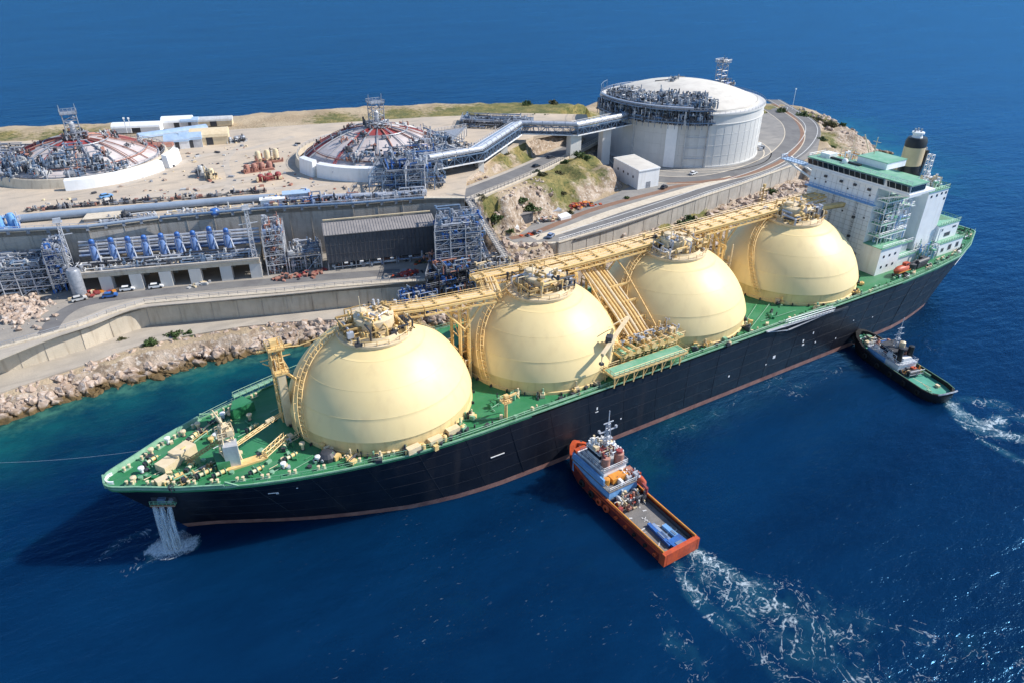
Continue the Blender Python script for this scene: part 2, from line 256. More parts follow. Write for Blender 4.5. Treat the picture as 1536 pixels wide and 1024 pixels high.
# ------------------------------------------------------------------ mesh builder
def tag(o, label=None, cat=None, group=None, kind=None):
    if label: o['label'] = label
    if cat: o['category'] = cat
    if group: o['group'] = group
    if kind: o['kind'] = kind
    return o
def thing(name, label, cat, loc=(0, 0, 0), group=None, rz=0.0):
    o = bpy.data.objects.new(name, None); C.objects.link(o); o.location = loc; o.rotation_euler = (0, 0, rz); o.empty_display_size = 1
    return tag(o, label, cat, group)
def base_of(o):
    v = Vector((0, 0, 0))
    while o is not None: v += Vector(o.location); o = o.parent
    return v
class MB:
    def __init__(s): s.v = []; s.f = []; s.mi = []; s.mats = []; s.cur = 0
    def use(s, m):
        m = MT[m] if isinstance(m, str) else m
        if m not in s.mats: s.mats.append(m)
        s.cur = s.mats.index(m); return s
    def add(s, vs, fs):
        n = len(s.v); s.v += [tuple(p) for p in vs]
        for f in fs: s.f.append([n+i for i in f]); s.mi.append(s.cur)
    def box(s, x0, y0, z0, x1, y1, z1):
        s.add([(x0,y0,z0),(x1,y0,z0),(x1,y1,z0),(x0,y1,z0),(x0,y0,z1),(x1,y0,z1),(x1,y1,z1),(x0,y1,z1)],
              [(0,3,2,1),(4,5,6,7),(0,1,5,4),(1,2,6,5),(2,3,7,6),(3,0,4,7)])
    def cbox(s, c, d, rz=0.0):
        cx, cy, cz = c; a, b_, h = d[0]/2, d[1]/2, d[2]/2; co, si = math.cos(rz), math.sin(rz)
        P = []
        for z in (-h, h):
            for x, y in ((-a,-b_),(a,-b_),(a,b_),(-a,b_)):
                P.append((cx+x*co-y*si, cy+x*si+y*co, cz+z))
        s.add(P, [(0,3,2,1),(4,5,6,7),(0,1,5,4),(1,2,6,5),(2,3,7,6),(3,0,4,7)])
    def beam(s, p0, p1, w_, h=None):
        p0 = Vector(p0); p1 = Vector(p1); h = h or w_
        d = p1-p0
        if d.length < 1e-6: return
        d.normalize(); up = Vector((0,0,1)) if abs(d.z) < 0.98 else Vector((1,0,0))
        a = d.cross(up).normalized()*(w_/2); b_ = a.normalized().cross(d)*(h/2)
        P = []
        for p in (p0, p1): P += [p-a-b_, p+a-b_, p+a+b_, p-a+b_]
        s.add(P, [(0,1,2,3),(7,6,5,4),(0,4,5,1),(1,5,6,2),(2,6,7,3),(3,7,4,0)])
    def tube(s, p0, p1, r, n=6, r2=None):
        p0 = Vector(p0); p1 = Vector(p1); r2 = r if r2 is None else r2
        d = p1-p0
        if d.length < 1e-6: return
        d.normalize(); up = Vector((0,0,1)) if abs(d.z) < 0.98 else Vector((1,0,0))
        a = d.cross(up).normalized(); b_ = a.cross(d)
        P = []
        for p, q in ((p0, r), (p1, r2)):
            for k in range(n):
                t = 2*PI*k/n; P.append(p+a*(math.cos(t)*q)+b_*(math.sin(t)*q))
        F = [(k, (k+1) % n, n+(k+1) % n, n+k) for k in range(n)]
        F += [tuple(range(n-1, -1, -1)), tuple(range(n, 2*n))]
        s.add(P, F)
    def path(s, pts, r, n=6, closed=False):
        for i in range(len(pts)-1): s.tube(pts[i], pts[i+1], r, n)
        if closed: s.tube(pts[-1], pts[0], r, n)
    def prism(s, poly, z0, z1):
        n = len(poly)
        zb = z0 if hasattr(z0, '__len__') else [z0]*n
        zt = z1 if hasattr(z1, '__len__') else [z1]*n
        P = [(p[0], p[1], zb[i]) for i, p in enumerate(poly)]+[(p[0], p[1], zt[i]) for i, p in enumerate(poly)]
        A = sum(poly[i][0]*poly[(i+1) % n][1]-poly[(i+1) % n][0]*poly[i][1] for i in range(n))
        F = [(i, (i+1) % n, n+(i+1) % n, n+i) for i in range(n)]+[tuple(range(n-1, -1, -1)), tuple(range(n, 2*n))]
        if A < 0: F = [tuple(reversed(f)) for f in F]
        s.add(P, F)
    def lathe(s, prof, c=(0,0,0), n=32, a0=0.0, a1=2*PI):
        full = abs(a1-a0-2*PI) < 1e-6; m = n if full else n+1
        P = []
        for r, z in prof:
            for k in range(m):
                t = a0+(a1-a0)*k/n; P.append((c[0]+r*math.cos(t), c[1]+r*math.sin(t), c[2]+z))
        F = []
        for j in range(len(prof)-1):
            for k in range(n):
                k2 = (k+1) % m if full else k+1
                F.append((j*m+k, j*m+k2, (j+1)*m+k2, (j+1)*m+k))
        s.add(P, F)
    def rail(s, pts, h=1.1, r=0.05, step=2.5, closed=False, mid=True):
        pts = [Vector(p) for p in pts]
        if closed: pts = pts+[pts[0]]
        for a, b_ in zip(pts[:-1], pts[1:]):
            L_ = (b_-a).length; k = max(1, int(round(L_/step)))
            for i in range(k+1): 
                p = a.lerp(b_, i/k); s.tube(p, p+Vector((0,0,h)), r*0.9, 4)
            s.tube(a+Vector((0,0,h)), b_+Vector((0,0,h)), r, 4)
            if mid: s.tube(a+Vector((0,0,h*.5)), b_+Vector((0,0,h*.5)), r*.7, 4)
    def lattice(s, c, wx, wy, h, lv, r=0.12, rz=0.0, taper=1.0, brace=True, n=4):
        co, si = math.cos(rz), math.sin(rz)
        def P(i, l):
            k = 1-(1-taper)*l/lv; x = (wx/2 if i in (1, 2) else -wx/2)*k; y = (wy/2 if i > 1 else -wy/2)*k
            return Vector((c[0]+x*co-y*si, c[1]+x*si+y*co, c[2]+h*l/lv))
        for l in range(lv+1):
            for i in range(4):
                s.tube(P(i, l), P((i+1) % 4, l), r*.8, n)
                if l < lv:
                    s.tube(P(i, l), P(i, l+1), r, n)
                    if brace: s.tube(P(i, l), P((i+1) % 4, l+1), r*.6, n) if (l+i) % 2 else s.tube(P((i+1) % 4, l), P(i, l+1), r*.6, n)
    def clutter(s, c, wx, wy, h, k, rr=(0.1, 0.35), rz=0.0, seed=1, mats=None, boxes=0.25):
        R_ = random.Random(seed); co, si = math.cos(rz), math.sin(rz)
        def T(x, y, z): return (c[0]+x*co-y*si, c[1]+x*si+y*co, c[2]+z)
        for _ in range(k):
            if mats: s.use(R_.choice(mats))
            x, y = R_.uniform(-wx/2, wx/2), R_.uniform(-wy/2, wy/2); z = R_.uniform(0.2, h)*R_.uniform(.5, 1); r = R_.uniform(*rr)
            if R_.random() < boxes:
                a, b_, d = R_.uniform(.4, 1.6), R_.uniform(.4, 1.4), R_.uniform(.4, 1.5)
                s.cbox(T(x, y, min(z, h*.5)), (a, b_, d), rz); s.tube(T(x, y, 0), T(x, y, z), .12, 4)
                if R_.random() < .5: s.tube(T(x, y, z), T(x, y, z+R_.uniform(.5, 1.6)), R_.uniform(.1, .35), 6)
                continue
            p = [T(x, y, 0), T(x, y, z)]
            for q in range(R_.randint(1, 4)):
                t = R_.random()
                if t < .4: x = max(-wx/2, min(wx/2, x+R_.uniform(-.5, .5)*wx))
                elif t < .8: y = max(-wy/2, min(wy/2, y+R_.uniform(-.5, .5)*wy))
                else: z = R_.uniform(0.2, h)
                p.append(T(x, y, z))
            if R_.random() < .7: p.append(T(x, y, 0))
            s.path(p, r, 5)
            if R_.random() < .5:
                q = p[len(p)//2]; s.tube((q[0], q[1], q[2]-.1), (q[0], q[1], q[2]+R_.uniform(.4, 1.1)), r*1.5, 6)
    def build(s, name, parent=None, mats=None, smooth=False, at=None):
        me = bpy.data.meshes.new(name)
        o0 = base_of(parent) if parent is not None else Vector((0, 0, 0))
        if at is not None: o0 = Vector(at)
        me.from_pydata([(a-o0.x, b_-o0.y, c-o0.z) for a, b_, c in s.v], [], s.f)
        if mats: s.mats = [MT[m] if isinstance(m, str) else m for m in (mats if isinstance(mats, (list, tuple)) else [mats])]
        for m in s.mats: me.materials.append(m)
        if len(s.mats) > 1: me.polygons.foreach_set('material_index', s.mi)
        if smooth:
            me.polygons.foreach_set('use_smooth', [True]*len(me.polygons))
            try: me.set_sharp_from_angle(angle=rad(35))
            except Exception: pass
        me.update()
        o = bpy.data.objects.new(name, me); C.objects.link(o)
        if parent is not None: o.parent = parent
        elif at is not None: o.location = at
        return o
def copy_tree(o, parent=None, top=True):
    c = o.copy(); C.objects.link(c)
    c.parent = parent
    for ch in list(o.children): copy_tree(ch, c, False)
    return c
def place(proto, loc, rz, label, used):
    """first call moves the proto itself, later ones copy it"""
    o = proto if not used else copy_tree(proto)
    o.location = loc; o.rotation_euler = (0, 0, rz); o['label'] = label
    return o

# ------------------------------------------------------------------ island
ZL, ZQ, ZP, ZT = 4.5, 12.0, 29.0, 15.0        # quay path, upper quay, plateau, tank yard
shore = [G2(-160, 705), G2(-60, 660), G2(0, 637), G2(100, 602), G2(200, 573), G2(300, 548), G2(400, 527), (56, 65), (80, 60), (102, 53), (130, 47), (170, 47),
         (210, 49), (250, 54), (300, 62), (350, 72), (400, 88), (424, 103), (429, 120), (437, 139), (454, 154), (462, 178), (445, 212), (385, 245), (315, 285),
         (200, 322), (110, 345), (40, 362), (-60, 390), (-330, 440), (-330, 110)]
W1 = [G2(-230, 620, ZL), G2(35, 551, ZL), G2(74, 540, ZL), G2(129, 523, ZL), G2(171, 506, ZL), G2(226, 488, ZL), G2(322, 479, ZL), G2(433, 470, ZL), G2(507, 462, ZL), G2(640, 452, ZL)]
W2 = [G2(-230, 368, ZP), G2(0, 350, ZP), G2(132, 343, ZP), G2(237, 330, ZP), G2(400, 315, ZP), G2(529, 308, ZP), G2(640, 299, ZP), G2(697, 299, ZP)]
lowpts = [G2(*p, ZL) for p in ((-230, 650), (0, 588), (60, 568), (130, 545), (200, 520), (270, 505), (360, 490), (430, 483), (520, 478))]+[(100, 57), (108, 62)]
P_low = lowpts+W1[::-1]
quay_r = [(112, 70), (126, 70), (130, 80)]
P_quay = W1+quay_r+[W2[-1]]+W2[::-1][1:]
P_plat = W2+[G2(u, v, ZP) for u, v in ((700, 268), (745, 232), (800, 205), (885, 188), (880, 172), (780, 170), (640, 176), (400, 191), (200, 206), (0, 213), (-230, 226))]
TC = Vector((284.3, 146.0, ZT)); TR = 41.3; TH = 25.2
P_yard = [G2(u, v, ZT) for u, v in ((752, 354), (772, 364), (843, 362), (921, 339), (1009, 311), (1060, 293), (1112, 276), (1145, 264), (1200, 244), (1226, 228), (1232, 200), (1215, 175), (1185, 160))]+\
         [(TC.x+62*math.cos(a), TC.y+62*math.sin(a)) for a in [rad(d) for d in range(20, 200, 15)]]+\
         [G2(u, v, ZT) for u, v in ((893, 215), (900, 240), (925, 262), (945, 280), (925, 290), (880, 308), (835, 330), (800, 335), (775, 355))]
ROAD_UP = [(*G2(690, 296, ZP), ZP), (*G2(720, 284, 28.3), 28.3), (*G2(770, 264, 26.5), 26.5), (*G2(815, 244, 24), 24), (*G2(852, 225, 21.5), 21.5), (*G2(885, 208, 18.5), 18.5), (*G2(905, 195, 15.6), 15.6)]
P_coast = [G2(u, v, 27.0) for u, v in ((-230, 214), (0, 204), (200, 199), (300, 190), (400, 181), (500, 173), (640, 165), (780, 160), (880, 156), (890, 178), (780, 176), (640, 184), (400, 198), (200, 213), (0, 222), (-230, 232))]
P_foot = [(p[0]+1.0, p[1]-2.6) for p in [G2(838, 365, ZT), G2(921, 340, ZT), G2(1009, 312, ZT), G2(1060, 294, ZT), G2(1112, 277, ZT), G2(1145, 265, ZT), G2(1198, 246, ZT)]]
P_foot = P_foot+[(p[0]+1.5, p[1]-4.5) for p in P_foot[::-1]]
feats = [(P_foot, 7.6), (P_low, ZL), (P_quay, ZQ), (P_plat, ZP), (P_yard, ZT), (P_coast, 27.0)]
def inpoly(X, Y, P):
    ins = np.zeros(X.shape, bool); n = len(P)
    for i in range(n):
        x1, y1 = P[i]; x2, y2 = P[(i+1) % n]
        if y1 == y2: continue
        c = ((y1 > Y) != (y2 > Y)) & (X < (x2-x1)*(Y-y1)/(y2-y1)+x1); ins ^= c
    return ins
def segdist(X, Y, a, b_):
    ax, ay = a[0], a[1]; dx, dy = b_[0]-ax, b_[1]-ay; l2 = dx*dx+dy*dy+1e-9
    t = np.clip(((X-ax)*dx+(Y-ay)*dy)/l2, 0, 1); return np.hypot(X-ax-t*dx, Y-ay-t*dy), t
def polydist(X, Y, P, closed=True):
    d = np.full(X.shape, 1e9)
    for i in range(len(P) if closed else len(P)-1):
        d = np.minimum(d, segdist(X, Y, P[i], P[(i+1) % len(P)])[0])
    return d
# loose summits and shoulders that shape the slopes between the level yards
KN = [(*G2(868, 236, 24), 24.0, 3), (*G2(900, 250, 23), 22.5, 3), (*G2(845, 262, 21.5), 21.5, 3), (*G2(820, 232, 26), 26, 2),
      (400, 190, 15, 12), (408, 160, 12, 8), (385, 225, 13, 6), (330, 255, 15, 8), (398, 134, 12, 5), (372, 108, 10, 4)]
def height(X, Y):
    num = np.zeros(X.shape); den = np.zeros(X.shape); dmin = np.full(X.shape, 1e9)
    fixed = np.full(X.shape, np.nan)
    for P, z in feats:
        d = polydist(X, Y, P); d = np.where(inpoly(X, Y, P), 0, d)
        w_ = 1/(d+0.15)**3; num += w_*z; den += w_; dmin = np.minimum(dmin, d)
    for i in range(len(ROAD_UP)-1):
        a, b_ = ROAD_UP[i], ROAD_UP[i+1]; d, t = segdist(X, Y, a, b_); z = a[2]+(b_[2]-a[2])*t
        d = np.maximum(d-7.5, 0); w_ = 1/(d+0.15)**3; num += w_*z; den += w_; dmin = np.minimum(dmin, d)
    for x, y, z, r in KN:
        d = np.maximum(np.hypot(X-x, Y-y)-r, 0); w_ = 1/(d+1.2)**3; num += w_*z; den += w_
    ds = polydist(X, Y, shore); w_ = 1/(ds+0.3)**3; num += w_*0.0; den += w_
    Z = num/den
    ins = inpoly(X, Y, shore)
    Z = np.where(ins, Z, -np.minimum(ds*0.45, 9.0)-0.05)
    return Z, dmin, ds, ins
def build_terrain():
    xs = np.concatenate([np.arange(-330, -70, 8.0), np.arange(-70, 240, 1.7), np.arange(240, 480, 2.2)]); ys = np.concatenate([np.arange(38, 190, 1.7), np.arange(190, 460, 3.5)])
    X, Y = np.meshgrid(xs, ys, indexing='ij')
    Z, dm, ds, ins = height(X, Y)
    nx, ny = X.shape
    NZ = np.zeros(X.shape)
    for i in range(nx):
        for j in range(ny):
            if dm[i, j] > 0.2 or True:
                p = Vector((X[i, j]*.085, Y[i, j]*.085, 3.1)); NZ[i, j] = noise.fractal(p, 1.0, 2.1, 5)
    amp = np.clip((dm-1.0)/6.0, 0, 1)*np.clip(ds/4, 0.25, 1)*2.6
    amp = np.where(ins, amp, 0.4)*np.where((Y > 215) | ((Y > 150) & (X > 330)), 0.35, 1.0)
    Z = Z+NZ*amp-0.45*np.clip(1-dm/2, 0, 1)
    # keep the ground under the lip of every wall
    for ax in (0, 1):
        Z = np.minimum(Z, np.minimum(np.roll(Z, 1, ax), np.roll(Z, -1, ax))+np.where(dm < 3, 0.0, 99)) 
    build_terrain.grid = (xs, ys, Z)
    gx, gy = np.gradient(Z, xs, ys); slope = np.hypot(gx, gy)
    cover = np.zeros((nx, ny, 4)); cover[..., 3] = 1
    gr = np.zeros(X.shape)
    for u, v, z, r, s in ((780, 168, 27, 40, .9), (700, 172, 27, 34, .7), (860, 163, 27, 40, .95), (100, 205, 27, 30, .55), (600, 172, 27, 24, .6), (500, 178, 27, 20, .6), (250, 215, 27, 20, .3), (520, 185, 27, 22, .55), (1180, 170, 15, 26, .7), (1215, 178, 13, 20, .9), (1160, 165, 15, 22, .6), (390, 195, 27, 20, .35), (1240, 215, 12, 12, .6),
                      (868, 240, 23, 12, 1.0), (840, 262, 22, 14, .9), (800, 290, 20, 12, .6), (830, 290, 19, 13, .75), (890, 265, 20, 9, .55), (720, 305, 24, 8, .6), (760, 220, 27, 13, .75), (790, 232, 26, 10, .7), (750, 240, 27, 10, .6), (735, 350, 14, 5, .8), (1060, 322, 9, 9, .9), (1000, 345, 8, 8, .9),
                      (1240, 205, 13, 8, .6), (930, 330, 9, 8, .6), (0, 208, 26, 16, .6), (60, 206, 26, 16, .4), (650, 250, 27, 5, .6)):
        x, y = G2(u, v, z); gr = np.maximum(gr, s*np.clip(1.35-np.hypot(X-x, Y-y)/r, 0, 1))
    cover[..., 0] = gr
    cover[..., 1] = np.clip(slope*1.5-0.15, 0, 1)
    for u, v, z, r in ((1290, 200, 5, 30), (1265, 190, 8, 16), (1210, 280, 8, 16), (1150, 300, 8, 20), (1320, 228, 5, 24)):
        x, y = G2(u, v, z); cover[..., 1] = np.maximum(cover[..., 1], np.clip(1.6-np.hypot(X-x, Y-y)/r, 0, 1))
    keep = (ds < 34) | ins
    V = np.stack([X, Y, Z], -1).reshape(-1, 3)
    F = []
    for i in range(nx-1):
        for j in range(ny-1):
            if keep[i, j] and keep[i+1, j+1]: a = i*ny+j; F.append((a, a+ny, a+ny+1, a+1))
    me = bpy.data.meshes.new('island'); me.from_pydata(V.tolist(), [], F); me.materials.append(MT['terrain'])
    ca = me.color_attributes.new('cover', 'FLOAT_COLOR', 'POINT'); ca.data.foreach_set('color', cover.reshape(-1))
    me.polygons.foreach_set('use_smooth', [True]*len(me.polygons)); me.update()
    o = bpy.data.objects.new('island_terrain', me); C.objects.link(o); o['kind'] = 'structure'
build_terrain()
def tz(x, y):
    xs, ys, Z = build_terrain.grid
    i = min(max(int(np.searchsorted(xs, x))-1, 0), len(xs)-2); j = min(max(int(np.searchsorted(ys, y))-1, 0), len(ys)-2)
    a = (x-xs[i])/(xs[i+1]-xs[i]); b_ = (y-ys[j])/(ys[j+1]-ys[j])
    return float(Z[i, j]*(1-a)*(1-b_)+Z[i+1, j]*a*(1-b_)+Z[i, j+1]*(1-a)*b_+Z[i+1, j+1]*a*b_)

def struct(name, m, mat_, parent=None):
    o = m.build(name, parent, mat_); o['kind'] = 'structure'; return o
for nm, P, z, mm in (('quay_path', P_low, ZL, 'path'), ('upper_quay', P_quay, ZQ, 'yard'), ('plateau_yard', P_plat, ZP, 'sand'), ('tank_yard', P_yard, ZT, 'yardg')):
    m = MB(); m.prism(P, z-1.5, z); struct(nm, m, mm)
def strip(name, pts, width, mm, lift=0.05, thick=0.3, smoothn=6):
    """ribbon of road along a 3-D polyline (Catmull-Rom rounded)"""
    P = [Vector(p) for p in pts]; Q = []
    for i in range(len(P)-1):
        a, b_, c, d = P[max(i-1, 0)], P[i], P[i+1], P[min(i+2, len(P)-1)]
        for k in range(smoothn):
            t = k/smoothn; Q.append(0.5*((2*b_)+(c-a)*t+(2*a-5*b_+4*c-d)*t*t+(3*b_-a-3*c+d)*t**3))
    Q.append(P[-1]); m = MB(); V = []; n = len(Q)
    for i, q in enumerate(Q):
        d = (Q[min(i+1, n-1)]-Q[max(i-1, 0)]); d.z = 0; d.normalize(); s = Vector((-d.y, d.x, 0))*(width/2)
        for e in (-1, 1):
            for h in (-thick, 0): p = q+s*e; V.append((p.x, p.y, p.z+lift+h))
    F = []
    for i in range(n-1):
        a = i*4; b_ = a+4
        F += [(a+1, b_+1, b_+3, a+3), (a, a+2, b_+2, b_), (a, b_, b_+1, a+1), (a+2, a+3, b_+3, b_+2)]
    m.add(V, F)
    o = struct(name, m, mm); return Q
def offs(Q, d):
    out = []; n = len(Q)
    for i, q in enumerate(Q):
        t = (Q[min(i+1, n-1)]-Q[max(i-1, 0)]); t.z = 0; t.normalize(); out.append(q+Vector((-t.y, t.x, 0))*d)
    return out
up_q = strip('upper_road', ROAD_UP, 13, 'path', 0.06, 1.2)
strip('road', [Vector(p)+Vector((0.3, 1.4, 0)) for p in ROAD_UP], 6.5, 'asphalt', 0.075)
ring = [(TC.x+56*math.cos(rad(a)), TC.y+56*math.sin(rad(a)), ZT) for a in range(20, 216, 15)]
def Z3(pts, z): return [(*G2(u, v, z), z) for u, v in pts]
inner = Z3([(893, 225), (905, 248), (950, 264), (1030, 271), (1100, 262), (1160, 240), (1190, 212), (1188, 188), (1166, 170), (1150, 160)], ZT)
strip('inner_road', inner, 10.5, 'asphalt', 0.03)
for e_ in (-5.4, 5.4):
    iq = [Vector(p) for p in inner]; strip('kerb_line', [tuple(p+Vector((0, 0, .02))) for p in offs(iq, e_)], .45, 'concl', .03)
for r__ in (TR+4.0, TR+7.5): strip('kerb_line', [(TC.x+r__*math.cos(rad(a)), TC.y+r__*math.sin(rad(a)), ZT) for a in range(190, 385, 8)], .5, 'concl', .03)
strip('brown_lane', Z3([(1000, 276), (1060, 272), (1120, 262), (1175, 240), (1202, 212), (1200, 188), (1178, 166), (1160, 156)], ZT), 2.6, 'brown', 0.045)
out_q = strip('outer_road', Z3([(850, 353), (921, 332), (1009, 303), (1060, 285), (1112, 268), (1150, 254), (1195, 228), (1216, 202), (1212, 183), (1185, 165), (1160, 150)], ZT), 10, 'asphalt', 0.02)
strip('kerb_lane', Z3([(765, 358), (800, 350), (850, 330), (880, 318), (930, 303), (985, 289), (1010, 281), (1060, 272)], ZT), 3.0, 'brown', 0.04)
strip('road_line', [tuple(p+Vector((0, 0, .08))) for p in offs(out_q, 3.2)][::3], 0.35, 'roadwhite', 0.02)
strip('road_line', [tuple(p+Vector((0, 0, .08))) for p in offs(out_q, -3.3)][::3], 0.35, 'roadwhite', 0.02)
strip('light_lane', Z3([(800, 358), (850, 344), (921, 318), (1000, 294), (1060, 277), (1100, 266)], ZT), 4.5, 'concl', 0.035)
strip('ramp_path', [(*G2(783, 281, 24.5), 24.6), (*G2(800, 298, 21), 21.2), (*G2(826, 321, 15.4), 15.6)], 4.0, 'concl', 0.15, 0.8)

# retaining walls
def wall(name, label, line, z0, z1, th, mm, capm=None, caph=0.5):
    t = thing(name, label, 'wall', (*line[len(line)//2], z0))
    m = MB()
    L_ = [Vector((p[0], p[1], 0)) for p in line]; O = offs(L_, th)
    m.prism([tuple(p[:2]) for p in L_]+[tuple(p[:2]) for p in O[::-1]], z0, z1)
    m.build('wall_face', t, mm)
    if capm:
        m = MB(); A = offs(L_, -0.25); B = offs(L_, th+.2)
        m.prism([tuple(p[:2]) for p in A]+[tuple(p[:2]) for p in B[::-1]], z1+.003, z1+caph); m.build('coping', t, capm)
    m = MB()
    for a, b_ in zip(L_[:-1], L_[1:]):
        k = max(1, int((b_-a).length/7)); nn = Vector((b_.y-a.y, a.x-b_.x, 0)).normalized()*0.05
        for i in range(k+1):
            p = a.lerp(b_, i/k)+nn; m.beam((p.x, p.y, z0), (p.x, p.y, z1-.05), 0.14, 0.10)
    m.build('joint', t, 'conc')
    return t
W1b = W1+[(107, 68)]
t = wall('retaining_wall', 'long pale concrete retaining wall above the quay path and shore rocks', W1b, ZL-1, ZQ+.05, 1.0, 'concl', 'concl', 0.35)
m = MB(); m.rail([(p[0]+.1, p[1]+.5, ZQ+.4) for p in W1b], 1.1, 0.07, 3.0); m.build('railing', t, 'steel')
t = wall('retaining_wall', 'tall grey concrete retaining wall below the sandy plateau, streaked with pipe shadows', W2, ZQ-1, ZP+.05, 1.2, 'conc', 'concl', 0.45)
m = MB(); m.rail([(p[0]+.1, p[1]+.4, ZP+.5) for p in W2[:-1]], 1.2, 0.08, 2.6); m.build('railing', t, 'steell')
# road wall above the ship
RW = [G2(838, 365, ZT), G2(921, 340, ZT), G2(1009, 312, ZT), G2(1060, 294, ZT), G2(1112, 277, ZT), G2(1145, 265, ZT), G2(1198, 246, ZT)]
t = wall('retaining_wall', 'grey panelled retaining wall carrying the coast road behind the tank domes', RW, 7, ZT-.05, 0.9, 'conc', 'concl', 0.35)
m = MB(); m.rail([(p[0]+.1, p[1]+.4, ZT+.3) for p in RW], 1.4, 0.06, 2.2); m.build('railing', t, 'steel')
for k, (u, v) in enumerate(((777, 364), (800, 362), (827, 360))):
    p = G(u, v, ZT); m = MB(); m.lathe([(0, -9), (3.6, -9), (3.6, 0), (0, 0.02)], (p.x, p.y+.3, ZT-.1), 24)
    tag(m.build('concrete_silo', None, 'concl', True, at=(p.x, p.y, 7)), ['rounded concrete buttress at the far left end of the coast road wall', 'middle rounded concrete buttress below the end of the coast road', 'rounded concrete buttress nearest the panelled road wall'][k], 'buttress', 'rounded buttresses below the road end')
# upper road fence
t = thing('road_fence', 'dark post fence along the edge of the upper road above the rocky slope', 'fence', up_q[0])
m = MB(); fe = offs(up_q, -6.2); m.rail([tuple(p+Vector((0, 0, .05))) for p in fe[::2]], 1.8, 0.09, 3); m.build('railing', t, 'dark')
m = MB()
for a, b_ in zip(fe[::2][:-1], fe[::2][1:]): m.beam(a+Vector((0, 0, .2)), b_+Vector((0, 0, .2)), .4, .5)
m.build('kerb', t, 'concl')

